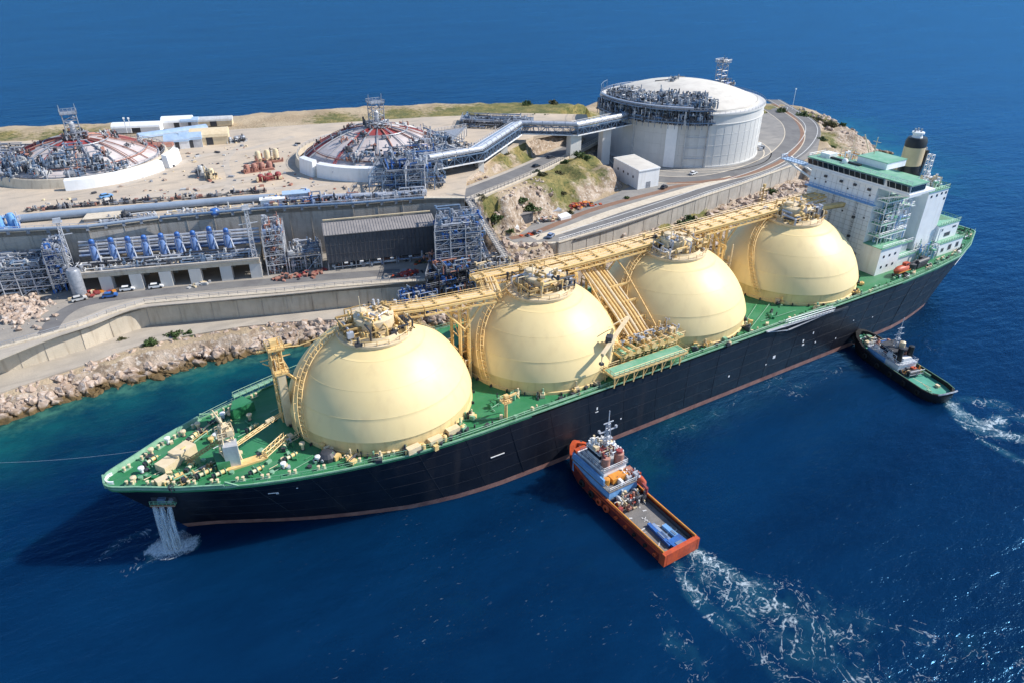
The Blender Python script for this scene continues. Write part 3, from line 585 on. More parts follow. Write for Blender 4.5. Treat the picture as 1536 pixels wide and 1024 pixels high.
# ------------------------------------------------------------------ sea
def build_sea():
    def axis(a, b_, st, far):
        c = list(np.arange(a, b_, st)); s = st
        lo = []; x = a
        while x > -far: s *= 1.35; x -= s; lo.append(x)
        s = st; x = c[-1]; hi = []
        while x < far: s *= 1.35; x += s; hi.append(x)
        return np.array(lo[::-1]+c+hi)
    xs = axis(-90, 480, 2.0, 16000); ys = axis(-115, 150, 2.0, 16000)
    X, Y = np.meshgrid(xs, ys, indexing='ij'); nx, ny = X.shape
    at = np.zeros((nx, ny, 4)); at[..., 3] = 1
    ds = polydist(X, Y, shore); ins = inpoly(X, Y, shore)
    ds = np.where(ins, 0, ds)
    left = (X < 140) & (Y < 90)
    at[..., 0] = np.where(left, 1.08*np.exp(-(ds/24)**1.2), np.where(X > 380, 0.95*np.exp(-(ds/30)**1.1), 0.8*np.exp(-ds/12)))
    def blob(u, v, r, s, ch, ry=None):
        x, y = G2(u, v); at[..., ch] = np.maximum(at[..., ch], s*np.exp(-(((X-x)/r)**2+((Y-y)/(ry or r))**2)))
    blob(1000, 640, 28, .34, 0, 9); blob(1100, 590, 24, .22, 0, 8); blob(950, 690, 14, .25, 0)
    def trail(pts, w0, w1, s0, s1):
        P = [G2(u, v) for u, v in pts]; n = len(P)-1
        for i in range(n):
            d, t = segdist(X, Y, P[i], P[i+1]); f = (i+t)/n; w_ = w0+(w1-w0)*f
            at[..., 1] = np.maximum(at[..., 1], (s0+(s1-s0)*f)*np.clip(1.25-d/w_, 0, 1))
    trail([(1035, 822), (1080, 850), (1140, 890), (1210, 940), (1290, 960)], 2.4, 5, 1.0, .5)
    trail([(1012, 840), (1030, 880), (1060, 915), (1100, 950), (1180, 1015)], 1.6, 4, .85, .5)
    trail([(1080, 850), (1160, 865), (1230, 880), (1270, 905)], 1.2, 2, .5, .3)
    trail([(1060, 860), (1150, 940), (1260, 1010), (1400, 1060)], 6, 17, .60, .44)
    trail([(1150, 870), (1260, 920), (1400, 960), (1560, 1000)], 4, 9, .5, .4)
    trail([(990, 900), (1010, 960), (1060, 1020)], 4, 8, .42, .42)
    trail([(1180, 900), (1300, 940), (1440, 985), (1560, 1010)], 3, 7, .55, .3)
    trail([(1000, 960), (1080, 1010), (1160, 1040)], 4, 7, .3, .3)
    trail([(1422, 602), (1445, 622), (1480, 640), (1500, 628)], 2.6, 3.6, 1.05, .85)
    trail([(1425, 612), (1450, 640), (1490, 650), (1545, 658)], 2.2, 4.0, .75, .85)
    trail([(1470, 660), (1510, 680), (1550, 700)], 2.2, 3, .75, .8)
    trail([(1440, 600), (1500, 605), (1560, 640)], 4, 7, .6, .55)
    trail([(1345, 560), (1300, 545), (1240, 560), (1180, 590)], 3, 6, .45, .4)
    trail([(960, 660), (1040, 640), (1100, 600), (1180, 560)], 2, 4, .42, .42)
    trail([(1335, 500), (1370, 495), (1400, 520), (1410, 560)], 2, 4, .35, .3)
    trail([(1220, 560), (1255, 550), (1290, 572)], 2, 3, .42, .3)
    trail([(230, 824), (258, 820), (288, 814)], 2.2, 2.2, 1.9, 1.9)
    trail([(268, 798), (220, 798), (180, 812), (150, 840)], 1.5, 3, .8, .5)
    trail([(250, 830), (200, 850), (170, 880)], 2, 4, .5, .3)
    trail([(1405, 590), (1380, 578), (1350, 560)], .8, .8, .5, .4)
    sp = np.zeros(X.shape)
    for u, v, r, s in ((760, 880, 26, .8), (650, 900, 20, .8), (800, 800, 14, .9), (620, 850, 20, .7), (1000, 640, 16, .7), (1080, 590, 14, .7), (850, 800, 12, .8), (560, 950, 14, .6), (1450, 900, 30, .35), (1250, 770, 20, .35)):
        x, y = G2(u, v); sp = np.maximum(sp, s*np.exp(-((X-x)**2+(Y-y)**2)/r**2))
    at[..., 2] = sp  # mask for the painted crest sparkle
    V = np.stack([X, Y, np.zeros_like(X)], -1).reshape(-1, 3)
    idx = np.arange(nx*ny).reshape(nx, ny)
    F = np.stack([idx[:-1, :-1], idx[1:, :-1], idx[1:, 1:], idx[:-1, 1:]], -1).reshape(-1, 4)
    me = bpy.data.meshes.new('sea'); me.from_pydata(V.tolist(), [], F.tolist()); me.materials.append(MT['water'])
    ca = me.color_attributes.new('sea', 'FLOAT_COLOR', 'POINT'); ca.data.foreach_set('color', at.reshape(-1))
    me.update(); o = bpy.data.objects.new('sea', me); C.objects.link(o); o['kind'] = 'structure'
build_sea()

# ------------------------------------------------------------------ shore boulders (countless: stuff)
import bmesh
ROCKS = []
def boulders():
    R_ = random.Random(3)
    protos = ROCKS
    for k in range(9):
        bm = bmesh.new()
        for _ in range(15):
            v = Vector((R_.gauss(0, 1), R_.gauss(0, 1), R_.gauss(0, 1))).normalized()*R_.uniform(.8, 1.1); bm.verts.new((v.x, v.y*.85, v.z*.75))
        r = bmesh.ops.convex_hull(bm, input=bm.verts); bmesh.ops.delete(bm, geom=[g for g in r['geom_interior'] if isinstance(g, bmesh.types.BMVert)], context='VERTS')
        bm.verts.index_update(); protos.append(([v.co.copy() for v in bm.verts], [[v.index for v in f.verts] for f in bm.faces])); bm.free()
    m = MB(); m.use('rock')
    def rock(x, y, z, s):
        V, F = R_.choice(protos); rot = Matrix.Rotation(R_.uniform(0, 6.28), 3, 'Z') @ Matrix.Rotation(R_.uniform(-.6, .6), 3, 'X')
        sx = s*R_.uniform(.8, 1.4); m.add([Vector((x, y, z))+rot @ Vector((v.x*sx, v.y*s, v.z*s)) for v in V], F)
    top = lowpts; bot = shore[1:10]
    def along(L_, t):
        T = t*(len(L_)-1); i = min(int(T), len(L_)-2); f = T-i; return Vector((L_[i][0], L_[i][1]))*(1-f)+Vector((L_[i+1][0], L_[i+1][1]))*f
    def byx(L_, x):
        for a, b_ in zip(L_[:-1], L_[1:]):
            if a[0] <= x <= b_[0]: return a[1]+(b_[1]-a[1])*(x-a[0])/(b_[0]-a[0])
        return L_[-1][1]
    for _ in range(2300):
        x = R_.uniform(-48, 104); y0 = byx(shore[0:12], x); y1 = byx(lowpts, x)
        f = R_.uniform(-.10, 1.0); y = y0+(y1-y0)*f
        z = -0.5+4.4*max(f, 0)**0.8+R_.uniform(-.5, .3)
        rock(x, y, z-.2, R_.choice((.35, .5, .7, 1.0, 1.4, 1.9))*(1.15 if f < .3 else 1))
    o = m.build('shore_boulders'); o['kind'] = 'stuff'; o['label'] = 'pale broken limestone boulders sloping from the quay path into the water'; o['category'] = 'boulders'
    m = MB(); m.use('rock')
    for _ in range(1500):
        if R_.random() < .75:
            x = R_.uniform(118, 345); a = 49+(x-130)*.055; y = R_.uniform(a, a+26)
        else: x = R_.uniform(395, 455); y = R_.uniform(100, 175)
        if float(inpoly(np.array([x]), np.array([y]), P_yard)[0]): continue
        if not float(inpoly(np.array([x]), np.array([y]), shore)[0]): continue
        rock(x, y, tz(x, y)+.1, R_.choice((.5, .7, 1.0, 1.5, 2.0)))
    for _ in range(420):
        u, v = R_.uniform(655, 830), R_.uniform(290, 372); p = G(u, v, 19)
        if any(inpoly(np.array([p.x]), np.array([p.y]), P)[0] for P, _z in feats): continue
        if min(segdist(np.array([p.x]), np.array([p.y]), a, b_)[0][0] for a, b_ in zip(ROAD_UP[:-1], ROAD_UP[1:])) < 8: continue
        rock(p.x, p.y, tz(p.x, p.y)+.0, R_.choice((.4, .6, .9, 1.3)))
    o = m.build('slope_rocks'); o['kind'] = 'stuff'; o['label'] = 'rough pale rocks strewn over the slopes below the coast road'; o['category'] = 'rocks'
boulders()

# ================================================================== the gas tanker
SHIP = thing('gas_tanker', 'huge black hulled gas tanker with four cream spherical tank domes on a green deck', 'ship', (145, 0, 0))
ZD = 17.2
DK = [(0, 1.2), (.6, 2.2), (2, 3.3), (5, 4.9), (12, 9.3), (20, 13.2), (28, 16.3), (36, 18.6), (44, 20.6), (53, 22.3), (62, 23.2), (72, 23.5), (225, 23.5), (245, 22.4), (262, 20.6), (275, 16.6), (284, 12.6), (289, 10.4), (290, 9.2)]
WLN = [(0, 0.1), (4, 1.6), (8, 3.4), (14, 6.4), (20, 9.4), (26, 12.2), (36, 16.2), (48, 20.3), (60, 22.6), (72, 23.5), (225, 23.5), (240, 21.8), (254, 18.8), (264, 14.6), (272, 9), (278, 4), (280, 2.5)]
def lin(T, x):
    if x <= T[0][0]: return T[0][1]
    for a, b_ in zip(T[:-1], T[1:]):
        if x <= b_[0]: return a[1]+(b_[1]-a[1])*(x-a[0])/(b_[0]-a[0])
    return T[-1][1]
def hb(x, z):
    """half breadth of the hull at station x (deck coordinates) and height z"""
    f = max(0, min(1, z/ZD)); fl = f**1.5
    return lin(WLN, x)*(1-fl)+lin(DK, x)*fl if x < 100 else lin(WLN, x)*(1-f**.8)+lin(DK, x)*f**.8
def hx(s, z):
    f = max(-.3, min(1, z/ZD)); x0 = 11.5*(1-f); x1 = 277+13*max(f, 0)**1.2
    return x0+(x1-x0)*s
def hpt(xd, z, sgn):
    s = xd/290; x = hx(s, z); b0 = lin(WLN, s*280); b1 = lin(DK, xd); f = max(0, min(1, z/ZD))
    fl = f**1.35 if xd < 120 else f**.75
    return (x, sgn*(b0*(1-fl)+b1*fl), z)
ST = [0, .6, 1.4, 3, 5, 8, 12, 16, 20, 25, 30, 36, 42, 48, 54, 60, 66, 72, 85, 100, 130, 160, 190, 215, 225, 235, 245, 254, 262, 269, 275, 280, 284, 287, 289, 290]
def hullband(m, zs, close=True):
    V = []; n = len(ST)
    for z in zs:
        for x in ST: V.append(hpt(x, z, -1))
        for x in ST[::-1]: V.append(hpt(x, z, 1))
    k = 2*n; F = []
    for j in range(len(zs)-1):
        for i in range(k): F.append((j*k+i, j*k+(i+1) % k, (j+1)*k+(i+1) % k, (j+1)*k+i))
    m.add(V, F)
m = MB(); m.use('hull'); hullband(m, [1.35, 3, 5, 7, 9, 11, 13, 15, 16.2, 17.2]); m.use('boot'); hullband(m, [-2.5, -.5, .4, 1.35]); m.build('hull', SHIP, None, True)
# deck plate
m = MB(); out = [hpt(x, ZD, -1) for x in ST]+[hpt(x, ZD, 1) for x in ST[::-1]]
m.prism([(p[0], p[1]) for p in out], ZD-.6, ZD+.03); m.build('main_deck', SHIP, 'deck')
# gunwale, bow bulwark and deck-edge railing
m = MB(); m.use('gun')
edge = [[Vector(hpt(x, ZD, s)) for x in ST] for s in (-1, 1)]
for E_ in edge:
    for a, b_ in zip(E_[:-1], E_[1:]): m.beam(a+Vector((0, 0, .15)), b_+Vector((0, 0, .15)), .32, .35)
m.beam(edge[0][-1]+Vector((0, 0, .15)), edge[1][-1]+Vector((0, 0, .15)), .5, .45)
m.build('gunwale', SHIP)
m = MB(); m.use('gun')
bw = [x for x in ST if x <= 20]
for s in (-1, 1):
    for a, b_ in zip(bw[:-1], bw[1:]):
        A = Vector(hpt(a, ZD, s)); B = Vector(hpt(b_, ZD, s)); out_ = Vector((-.35, s*.25, 0))
        V = [A, B, B+out_+Vector((0, 0, 1.0)), A+out_+Vector((0, 0, 1.0))]; I = [v+Vector((.25, -s*.28, 0)) for v in V]
        m.add(V+I, [(0,1,2,3),(7,6,5,4),(3,2,6,7),(0,3,7,4),(1,5,6,2)])
    A = Vector(hpt(20, ZD, s)); m.beam(A+Vector((0, 0, 1.4)), A+Vector((2.2, s*.9, .2)), .3, .3)
for a, b_ in ((-1.2, 1.2),): m.box(-.45, -1.4, ZD, -.1, 1.4, ZD+1.5)
m.use('white'); m.lathe([(1.5, 0), (1.75, 0), (1.7, .6), (1.4, .6)], (1.6, 0, ZD+.6), 16, PI*.55, PI*1.45)
m.build('bulwark', SHIP)
m = MB(); m.use('gun')
for s in (-1, 1):
    pts = [tuple(Vector(hpt(x, ZD, s))+Vector((0, -s*.25, .3))) for x in ST if 20 <= x <= 289]
    m.rail(pts, 1.1, .055, 2.4)
m.build('deck_railing', SHIP)
MT['seam'] = mat('hull_seam', (0.020, 0.023, 0.034), 0.5, col2=(0.008, 0.010, 0.018), scale=0.3)
m = MB(); m.use('seam')
for z in (4.6, 8.2, 11.6, 14.6):
    xs_ = [x for x in ST if 5 <= x <= 284]
    for a, b_ in zip(xs_[:-1], xs_[1:]): m.beam(hpt(a, z, -1), hpt(b_, z, -1), .07, .10)
for x in range(24, 282, 11):
    zz_ = [1.4, 4, 7, 10, 13, 16.8]
    for a, b_ in zip(zz_[:-1], zz_[1:]): m.beam(hpt(x, a, -1), hpt(x, b_, -1), .09, .07)
m.build('hull_seam', SHIP)
# hull marks: draught marks, ladder line, tug push marks, load line
def hmark(x, z, w_, h_): m = MB(); m.use('white'); m.box(x-w_/2, -lin(DK, x)-.06, z-h_/2, x+w_/2, -lin(DK, x)+.1, z+h_/2); m.build('hull_marking', SHIP)
for x, z, w_, h_ in ((76, 9.3, 3.6, .14), (104, 12.2, .35, .7), (104, 11.2, .9, .18), (180, 9, .5, .8), (180.3, 7.6, .9, .5), (186, 6.8, .5, .4), (184, 10.5, .35, .7), (168, 7.2, 1.0, .9), (165, 5.6, .4, .4), (196, 5.2, .4, .4), (150, 6.5, .5, .5), (112, 6.2, .4, .35), (203, 9.5, .3, .3), (213, 8, .35, .35)): hmark(x, z, w_, h_)
m = MB(); m.use('white')
for x, z, w_ in ((26, 12.9, 1.9), (31, 13.7, .35), (26.6, 12.5, .5)):
    a = Vector(hpt(x-w_/2, z, -1)); b_ = Vector(hpt(x+w_/2, z, -1)); m.beam(a, b_, .16, .16); m.build('bow_marking', SHIP); m = MB(); m.use('white')
a, b_ = Vector(hpt(266, 13.2, -1)), Vector(hpt(274, 15.6, -1)); m.beam(a, b_, .25, .7)
m.build('bow_marking', SHIP)

# tank domes
DX = [58.2, 102.13, 146.97, 195.99]; DR = [21.8, 21.5, 22.25, 22.7]; ZC = 15.3
DTOP = [ZC+r for r in DR]
for i in range(4):
    x, r = DX[i], DR[i]
    m = MB(); m.use('dome')
    z0 = 20.6; a0 = math.asin((z0-ZC)/r); prof = []
    seams = {7: 1, 15: 1, 24: 1}
    for k in range(41):
        a = a0+(PI/2-a0)*k/40; rr = r*math.cos(a); zz = ZC+r*math.sin(a)
        if k in seams: prof.append((rr+.03, zz-.04)); prof.append((rr+.03, zz))
        prof.append((max(rr, .01), zz))
    m.lathe(prof, (x, 0, 0), 96); d = m.build('tank_dome', SHIP, None, True)
    if i == 3: d['label'] = 'cream spherical tank dome closest to the white superstructure'
    elif i == 0: d['label'] = 'cream spherical tank dome nearest the bow, throwing its shadow on the foredeck'
    m = MB(); m.use('domeskirt'); rs = r*.962
    m.lathe([(r*math.cos(a0)-.02, z0+.02), (rs+.1, z0-.25), (rs, z0-.3), (rs, 18.0), (rs+.25, 17.9), (rs+.3, ZD)], (x, 0, 0), 96)
    m.use('dark')
    for a in range(0, 360, 12): 
        t = rad(a); m.cbox((x+(rs+.45)*math.cos(t), (rs+.45)*math.sin(t), ZD+.35), (.9, .25, .7), t)
    m.build('skirt', d, None, True)
    # crown: hub, walkway, railing, cargo piping
    zt = DTOP[i]
    m = MB(); m.use('cream'); m.lathe([(8.4, -1.7), (8.6, -1.2), (8.6, -.9), (6.8, -.6), (6.6, 0)], (x, 0, zt), 40)
    m.lathe([(4.4, -.8), (4.4, 2.4), (4.0, 2.6), (0.01, 2.7)], (x, 0, zt), 28)
    m.use('yel'); m.rail([(x+8.3*math.cos(rad(a)), 8.3*math.sin(rad(a)), zt-1.0) for a in range(0, 360, 18)], 1.2, .08, 2.4, True)
    m.build('crown', d, None, True)
    m = MB(); m.clutter((x, 0, zt-.8), 14, 12, 3.8, 80, (.10, .34), 0, 40+i, ['yel', 'yel', 'cream', 'yeld', 'dark', 'steell'])
    m.clutter((x, 0, zt+1.4), 7, 7, 2.4, 34, (.08, .3), .4, 60+i, ['yel', 'cream', 'yeld', 'steell'])
    m.clutter((x+9, 5, zt-3.0), 9, 9, 3.8, 44, (.10, .28), 0, 80+i, ['yel', 'cream', 'yeld'])
    m.use('cream'); m.lathe([(.9, 0), (.9, 3.2), (1.2, 3.3), (1.2, 3.8), (.01, 4.0)], (x-2.4, 1, zt), 12)
    m.tube((x-3, -1, zt), (x-3.2, -1, zt+8 if i == 0 else zt+6), .12, 5)
    m.build('crown_piping', d)
    # stair down the bow side of the dome
    m = MB(); m.use('yel')
    for side in (0, 1):
        pass
    L0 = []; L1 = []
    for k in range(30):
        az = rad(158+44*(k/29)**.9)
        a = rad(71)-(rad(71)-a0*.8)*k/29; rr = (r+.55)*math.cos(a); zz = ZC+(r+.55)*math.sin(a)
        for L_, da in ((L0, -.8/max(rr, 3)), (L1, .8/max(rr, 3))): L_.append(Vector((x+rr*math.cos(az+da), rr*math.sin(az+da), zz)))
    for L_ in (L0, L1):
        m.path(L_, .13, 4)
        nrm = [(p-Vector((x, 0, ZC))).normalized() for p in L_]
        m.path([p+n_*1.1 for p, n_ in zip(L_, nrm)], .07, 4)
        for k in range(0, 30, 2): m.tube(L_[k], L_[k]+nrm[k]*1.1, .06, 4)
    for k in range(0, 30): m.beam(L0[k], L1[k], .30, .08)
    m.build('dome_stair', d)
    # small fittings at the foot of the dome, port side
    m = MB(); R_ = random.Random(20+i)
    for a in (-118, -100, -84, -66, -50, -140):
        t = rad(a+R_.uniform(-5, 5)); p = (x+(rs+1.6)*math.cos(t), (rs+1.2)*math.sin(t)); m = MB()
        if p[1] < -22.6: continue
        m.clutter((p[0], p[1], ZD), 2.6, 1.6, 1.6, 5, (.08, .22), t, 10*i+a, ['cream', 'dark', 'yel', 'gun'], .6)
        m.build('dome_fitting', d)

# fore-and-aft pipe bridge over the domes
def bridge(name, pts, w_=4.0, d_=1.4):
    m = MB()
    P = [Vector(p) for p in pts]
    for a, b_ in zip(P[:-1], P[1:]):
        t = (b_-a); L_ = t.length; t.normalize(); s = Vector((-t.y, t.x, 0)).normalized()
        m.use('yel')
        for e in (-w_/2, w_/2):
            m.beam(a+s*e, b_+s*e, .34, .5); m.beam(a+s*e-Vector((0, 0, d_)), b_+s*e-Vector((0, 0, d_)), .3, .4)
            k = max(1, int(L_/3))
            for i in range(k):
                p, q = a.lerp(b_, i/k)+s*e, a.lerp(b_, (i+1)/k)+s*e; dz = Vector((0, 0, d_))
                m.beam(p, q-dz, .14); m.beam(p, p-dz, .16)
        for i in range(int(L_/3)+1): p = a.lerp(b_, i/max(1, int(L_/3))); m.beam(p-s*w_/2, p+s*w_/2, .2, .3)
        for e, r_, mm in ((-1.4, .30, 'yel'), (-.7, .22, 'cream'), (-.1, .26, 'yel'), (.5, .18, 'cream')):
            m.use(mm); m.tube(a+s*e+Vector((0, 0, .5)), b_+s*e+Vector((0, 0, .5)), r_, 8)
        m.use('yeld'); m.beam(a+s*1.35+Vector((0, 0, .1)), b_+s*1.35+Vector((0, 0, .1)), 1.0, .08)
        m.use('yel'); 
        for e in (.85, 1.9): m.rail([a+s*e, b_+s*e], 1.2, .06, 2.2)
        for e in (-1.05, .2):
            for i in range(int(L_/5)): p = a.lerp(b_, (i+.5)/max(1, int(L_/5))); m.cbox(p+s*e+Vector((0, 0, .7)), (.5, .9, .8), math.atan2(t.y, t.x))
    return m.build(name, SHIP)
bridge('pipe_bridge', [(57, 3.2, 38.6), (70, .5, 38.2), (88, -.6, 37.6), (91.5, 8.5, 37.2)])
bridge('pipe_bridge', [(88, 9.2, 37.4), (120, 6.6, 37.6), (160, 7.4, 37.8), (188, 8.2, 38.2), (219, 8.6, 37.6)], 4.6)
bridge('pipe_bridge', [(150, 3.2, 38.6), (180, 3.4, 38.9), (196, 3.6, 39.2)], 2.6)
bridge('pipe_bridge', [(104, 3.0, 38.0), (124, 3.4, 38.0), (146, 3.4, 38.6)], 2.6)
m = MB(); m.use('yel'); m.beam((198, 2, 37.5), (221, 1, 36.5), 1.6, 1.0); m.use('yeld'); m.beam((198, 2, 36.8), (221, 1, 35.8), 1.2, .5); m.build('access_gangway', SHIP)
# trestle legs between the domes
for x, y in ((80.1, 1.5), (124.6, 6.6), (171.6, 7.4)):
    m = MB(); m.use('yel')
    for dy in (-2.2, 2.2):
        for dx in (-1.2, 1.2): m.tube((x+dx, y+dy, 36.6), (x+dx, y+dy, ZD), .42, 8)
    for z in (20, 24, 28, 32, 35.5):
        m.beam((x-1.2, y-2.2, z), (x-1.2, y+2.2, z), .25); m.beam((x+1.2, y-2.2, z), (x+1.2, y+2.2, z), .25); m.beam((x-1.2, y-2.2, z), (x+1.2, y-2.2, z), .25)
    for z in (20, 28): m.beam((x-1.2, y-2.2, z), (x-1.2, y+2.2, z+4), .2); m.beam((x+1.2, y+2.2, z), (x+1.2, y-2.2, z+4), .2)
    for s_ in (-1, 1):
        m.tube((x, y, 33), (x+s_*6.5, y+.5, 36.6), .3, 6); m.tube((x, y-2.4, 30), (x+s_*5.5, y-2.6, 36.6), .25, 6)
    m.clutter((x, y, ZD), 4, 10, 15, 22, (.1, .3), 0, int(x), ['yel', 'yeld', 'yel', 'cream'])
    m.build('trestle', SHIP)
# midship manifold: transverse pipe rack, platform, hose crane
man = thing('x', None, None); man.name = 'manifold'; man.parent = SHIP; man.location = Vector((122, -12, ZD))-Vector(SHIP.location)
m = MB(); m.use('yel')
for k, (x, r_) in enumerate(((118.2, .32), (119.4, .4), (120.7, .32), (122, .45), (123.4, .32), (124.6, .4), (125.8, .28))):
    ztop = 33.5-.25*k
    m.use('yel' if k % 3 else 'cream'); m.path([(x, 6, ztop+2.5), (x, 0, ztop), (x+1.2, -9, ztop-6), (x+2.2, -14, ztop-10.5), (x+2.2, -20.5, ztop-10.8)], r_, 8)
m.use('yel')
for y, z in ((-2, 32), (-6, 29), (-10, 25.8), (-14, 23)):
    m.beam((117.5, y, z-.8), (129, y, z-.8), .4, .5)
    for x in (118, 123.5, 129): m.tube((x, y, ZD), (x, y, z-.8), .32, 7)
    m.beam((118, y, ZD), (123.5, y, z-1), .18); m.beam((129, y, ZD), (123.5, y, z-1), .18)
for e in (117.2, 129.6):
    m.path([(e, 4, 35.6), (e, 0, 33.6), (e, -9, 27), (e, -14, 23.2)], .2, 5); m.rail([(e, 0, 33.6), (e, -9, 27), (e, -14, 23.2)], 1.2, .07, 2)
m.clutter((123.5, -8, ZD), 11, 11, 9, 60, (.12, .35), 0, 5, ['yel', 'yeld', 'cream', 'yel'])
m.build('transverse_pipes', man)
m = MB()
for x0, y0, x1, y1, z in ((107.5, -24.6, 131.5, -20.4, 20.6), (113, -20.2, 134, -16.2, 22.4)):
    m.use('yel'); m.box(x0, y0, z-.5, x1, y1, z-.02); m.use('deckpale'); m.box(x0+.25, y0+.25, z-.01, x1-.25, y1-.25, z+.05)
    m.use('yel'); m.rail([(x0, y0, z), (x1, y0, z), (x1, y1, z), (x0, y1, z)], 1.2, .08, 1.6, True)
    x = x0+.6
    while x < x1: m.tube((x, y0+.3, ZD), (x, y0+.3, z-.5), .18, 5); m.tube((x, y1-.3, ZD), (x, y1-.3, z-.5), .18, 5); m.beam((x, y0+.3, ZD+.3), (x+1.5, y0+.3, z-.5), .12); x += 3
for k in range(7):
    x = 115+2.5*k; m.use('yel'); m.tube((x, -15.5, 23.4), (x, -21.2, 23.4), .42, 10); m.tube((x, -21.2, 23.4), (x, -21.5, 23.4), .75, 12); m.use('steel'); m.tube((x, -18, 23.4), (x, -18, 25.0), .2, 6); m.lathe([(.3, 0), (.6, .1), (.6, .2), (.3, .3)], (x, -18, 25), 10)
m.clutter((126, -17, 22.4), 14, 5, 3.4, 50, (.1, .25), 0, 9, ['yel', 'cream', 'yeld', 'steell', 'yel'])
m.build('loading_platform', man)
m = MB(); m.use('cream'); m.tube((110.5, -17.6, ZD), (110.5, -18.6, 26.4), .75, 12); m.tube((110.5, -18.6, 26.4), (110.5, -18.6, 27.4), 1.15, 12)
m.beam((105, -22.6, 26.6), (119.5, -14, 28.6), .8, .8); m.beam((110.5, -17.6, 30.0), (119.5, -14, 29.0), .16); m.beam((105, -22.6, 26.4), (105, -22.6, 24.4), .22); m.use('dark'); m.cbox((105, -22.6, 24.2), (.9, .9, .6)); m.cbox((109.6, -19.2, 27.9), (1.8, 1.5, 1.6), .7)
m.build('hose_crane', man)

# foredeck outfit -------------------------------------------------
def part(m, name, parent=SHIP, mats=None, smooth=False): return m.build(name, parent, mats, smooth)
# foremast with fan-shaped base, crossarms and two derrick booms
m = MB(); b0 = Vector((24.4, -6.9, ZD)); m.use('yel'); m.box(21.5, -8.7, ZD+.05, 29.5, -6.6, ZD+.5); m.use('deck'); m.box(19.8, -7.8, ZD+.05, 22.4, -2.8, ZD+2.0)
m.use('steell'); m.prism([(21.5, -7.6), (24.2, -8.3), (24.6, -5.6), (22.2, -5.2)], ZD+.05, ZD+5.4); m.use('cream')
m.lattice((22.8, -5.2, ZD), 3.4, 3.0, 9.0, 4, .17, .2, .45)
m.box(21.2, -6.4, ZD+6.6, 24.4, -3.4, ZD+6.9); m.rail([(21.2, -6.4, ZD+6.9), (24.4, -6.4, ZD+6.9), (24.4, -3.4, ZD+6.9), (21.2, -3.4, ZD+6.9)], 1.1, .08, 1.5, True)
m.tube((22.8, -4.9, ZD+9), (21.6, -3.9, ZD+12.5), .3, 6, .1); m.beam((22.8, -7, ZD+9.6), (22.8, -2.8, ZD+9.6), .16); m.cbox((22.8, -4.9, ZD+8.4), (1.6, 1.4, 1.3)); m.cbox((23.6, -6.2, ZD+7.6), (1.2, .8, 1.2))
part(m, 'foremast')
def lbeam(m, a, b_, w_, r_=.12, k=8):
    a, b_ = Vector(a), Vector(b_); t = (b_-a).normalized(); s = t.cross(Vector((0, 0, 1))).normalized()*w_/2; u_ = s.cross(t).normalized()*w_/2
    cs = [s+u_, -s+u_, -s-u_, s-u_]
    for c_ in cs: m.tube(a+c_, b_+c_, r_, 4)
    for i in range(k):
        for q in range(4):
            p0 = a.lerp(b_, i/k)+cs[q]; p1 = a.lerp(b_, (i+1)/k)+cs[(q+1) % 4]; m.tube(p0, p1, r_*.7, 4)
            m.tube(a.lerp(b_, i/k)+cs[q], a.lerp(b_, i/k)+cs[(q+1) % 4], r_*.7, 4)
m = MB(); m.use('yel'); lbeam(m, (24, -5, ZD+3.2), (35.4, 0, ZD+4.2), .55, .08); m.use('yeld'); lbeam(m, (22, -4.6, ZD+5.5), (14.6, -2.6, ZD+1.2), .6, .08, 7); m.use('yel'); lbeam(m, (29, -8.2, ZD+1.2), (34.5, -5.0, ZD+2.0), 1.1, .10, 5)
m.use('cream'); m.cbox((32.4, -1.4, ZD+4.4), (2.0, .6, .6), .4)
part(m, 'derrick_boom')
# deckhouses on the forecastle
m = MB(); m.use('cream')
m.cbox((11.3, -1.0, ZD+.9), (3.6, 3.0, 1.7), .55); m.cbox((14.6, 1.1, ZD+1.2), (4.6, 3.0, 2.3), .55); m.use('dark'); m.cbox((12.9, 0, ZD+.6), (.7, 2.9, 1.2), .55); m.use('yel'); m.cbox((14.9, .9, ZD+2.45), (1.0, .2, .2), .55); m.use('cream'); m.cbox((9.6, -5.2, ZD+.6), (2.4, 1.5, 1.1), .3); m.lathe([(1.1, 0), (1.1, .8), (.01, .9)], (10.4, -5.4, ZD), 12)
part(m, 'forecastle_locker')
def winch(x, y, rz, s=1.0):
    m = MB(); co, si = math.cos(rz), math.sin(rz)
    def T(a, b_, c): return Vector((x+s*(a*co-b_*si), y+s*(a*si+b_*co), ZD+s*c))
    m.use('deck'); m.cbox(T(0, 0, .12), (3.6*s, 1.8*s, .2), rz)
    for a in (-1.3, -.1, 1.1): m.use('gun'); m.tube(T(a, 0, .9), T(a+.12, 0, .9), .75*s, 14)
    m.use('cream'); m.tube(T(-1.2, 0, .9), T(-.1, 0, .9), .42*s, 12); m.use('yel'); m.tube(T(-.1, 0, .9), T(1.1, 0, .9), .5*s, 12); m.tube(T(1.2, 0, .9), T(1.8, 0, .9), .3*s, 10)
    m.use('dark'); m.cbox(T(-1.7, .1, .7), (.6*s, .9*s, 1.1*s), rz); m.use('gun'); m.cbox(T(.5, .7, .5), (1.2*s, .35*s, .8*s), rz)
    return part(m, 'mooring_winch')
for x, y, rz in ((8.6, 2.4, .5), (12.0, -5.4, .2), (17.2, -7.4, .25), (20.0, -9.0, .2), (17.5, 6.6, .7), (24.5, 7.2, .6), (26.5, -11.8, .3), (33.6, -11, .3), (28.4, 10.8, .5), (33.5, -6.6, 1.2), (29.2, 3.2, .4), (15.2, -3.6, .9)): winch(x, y, rz, .85)
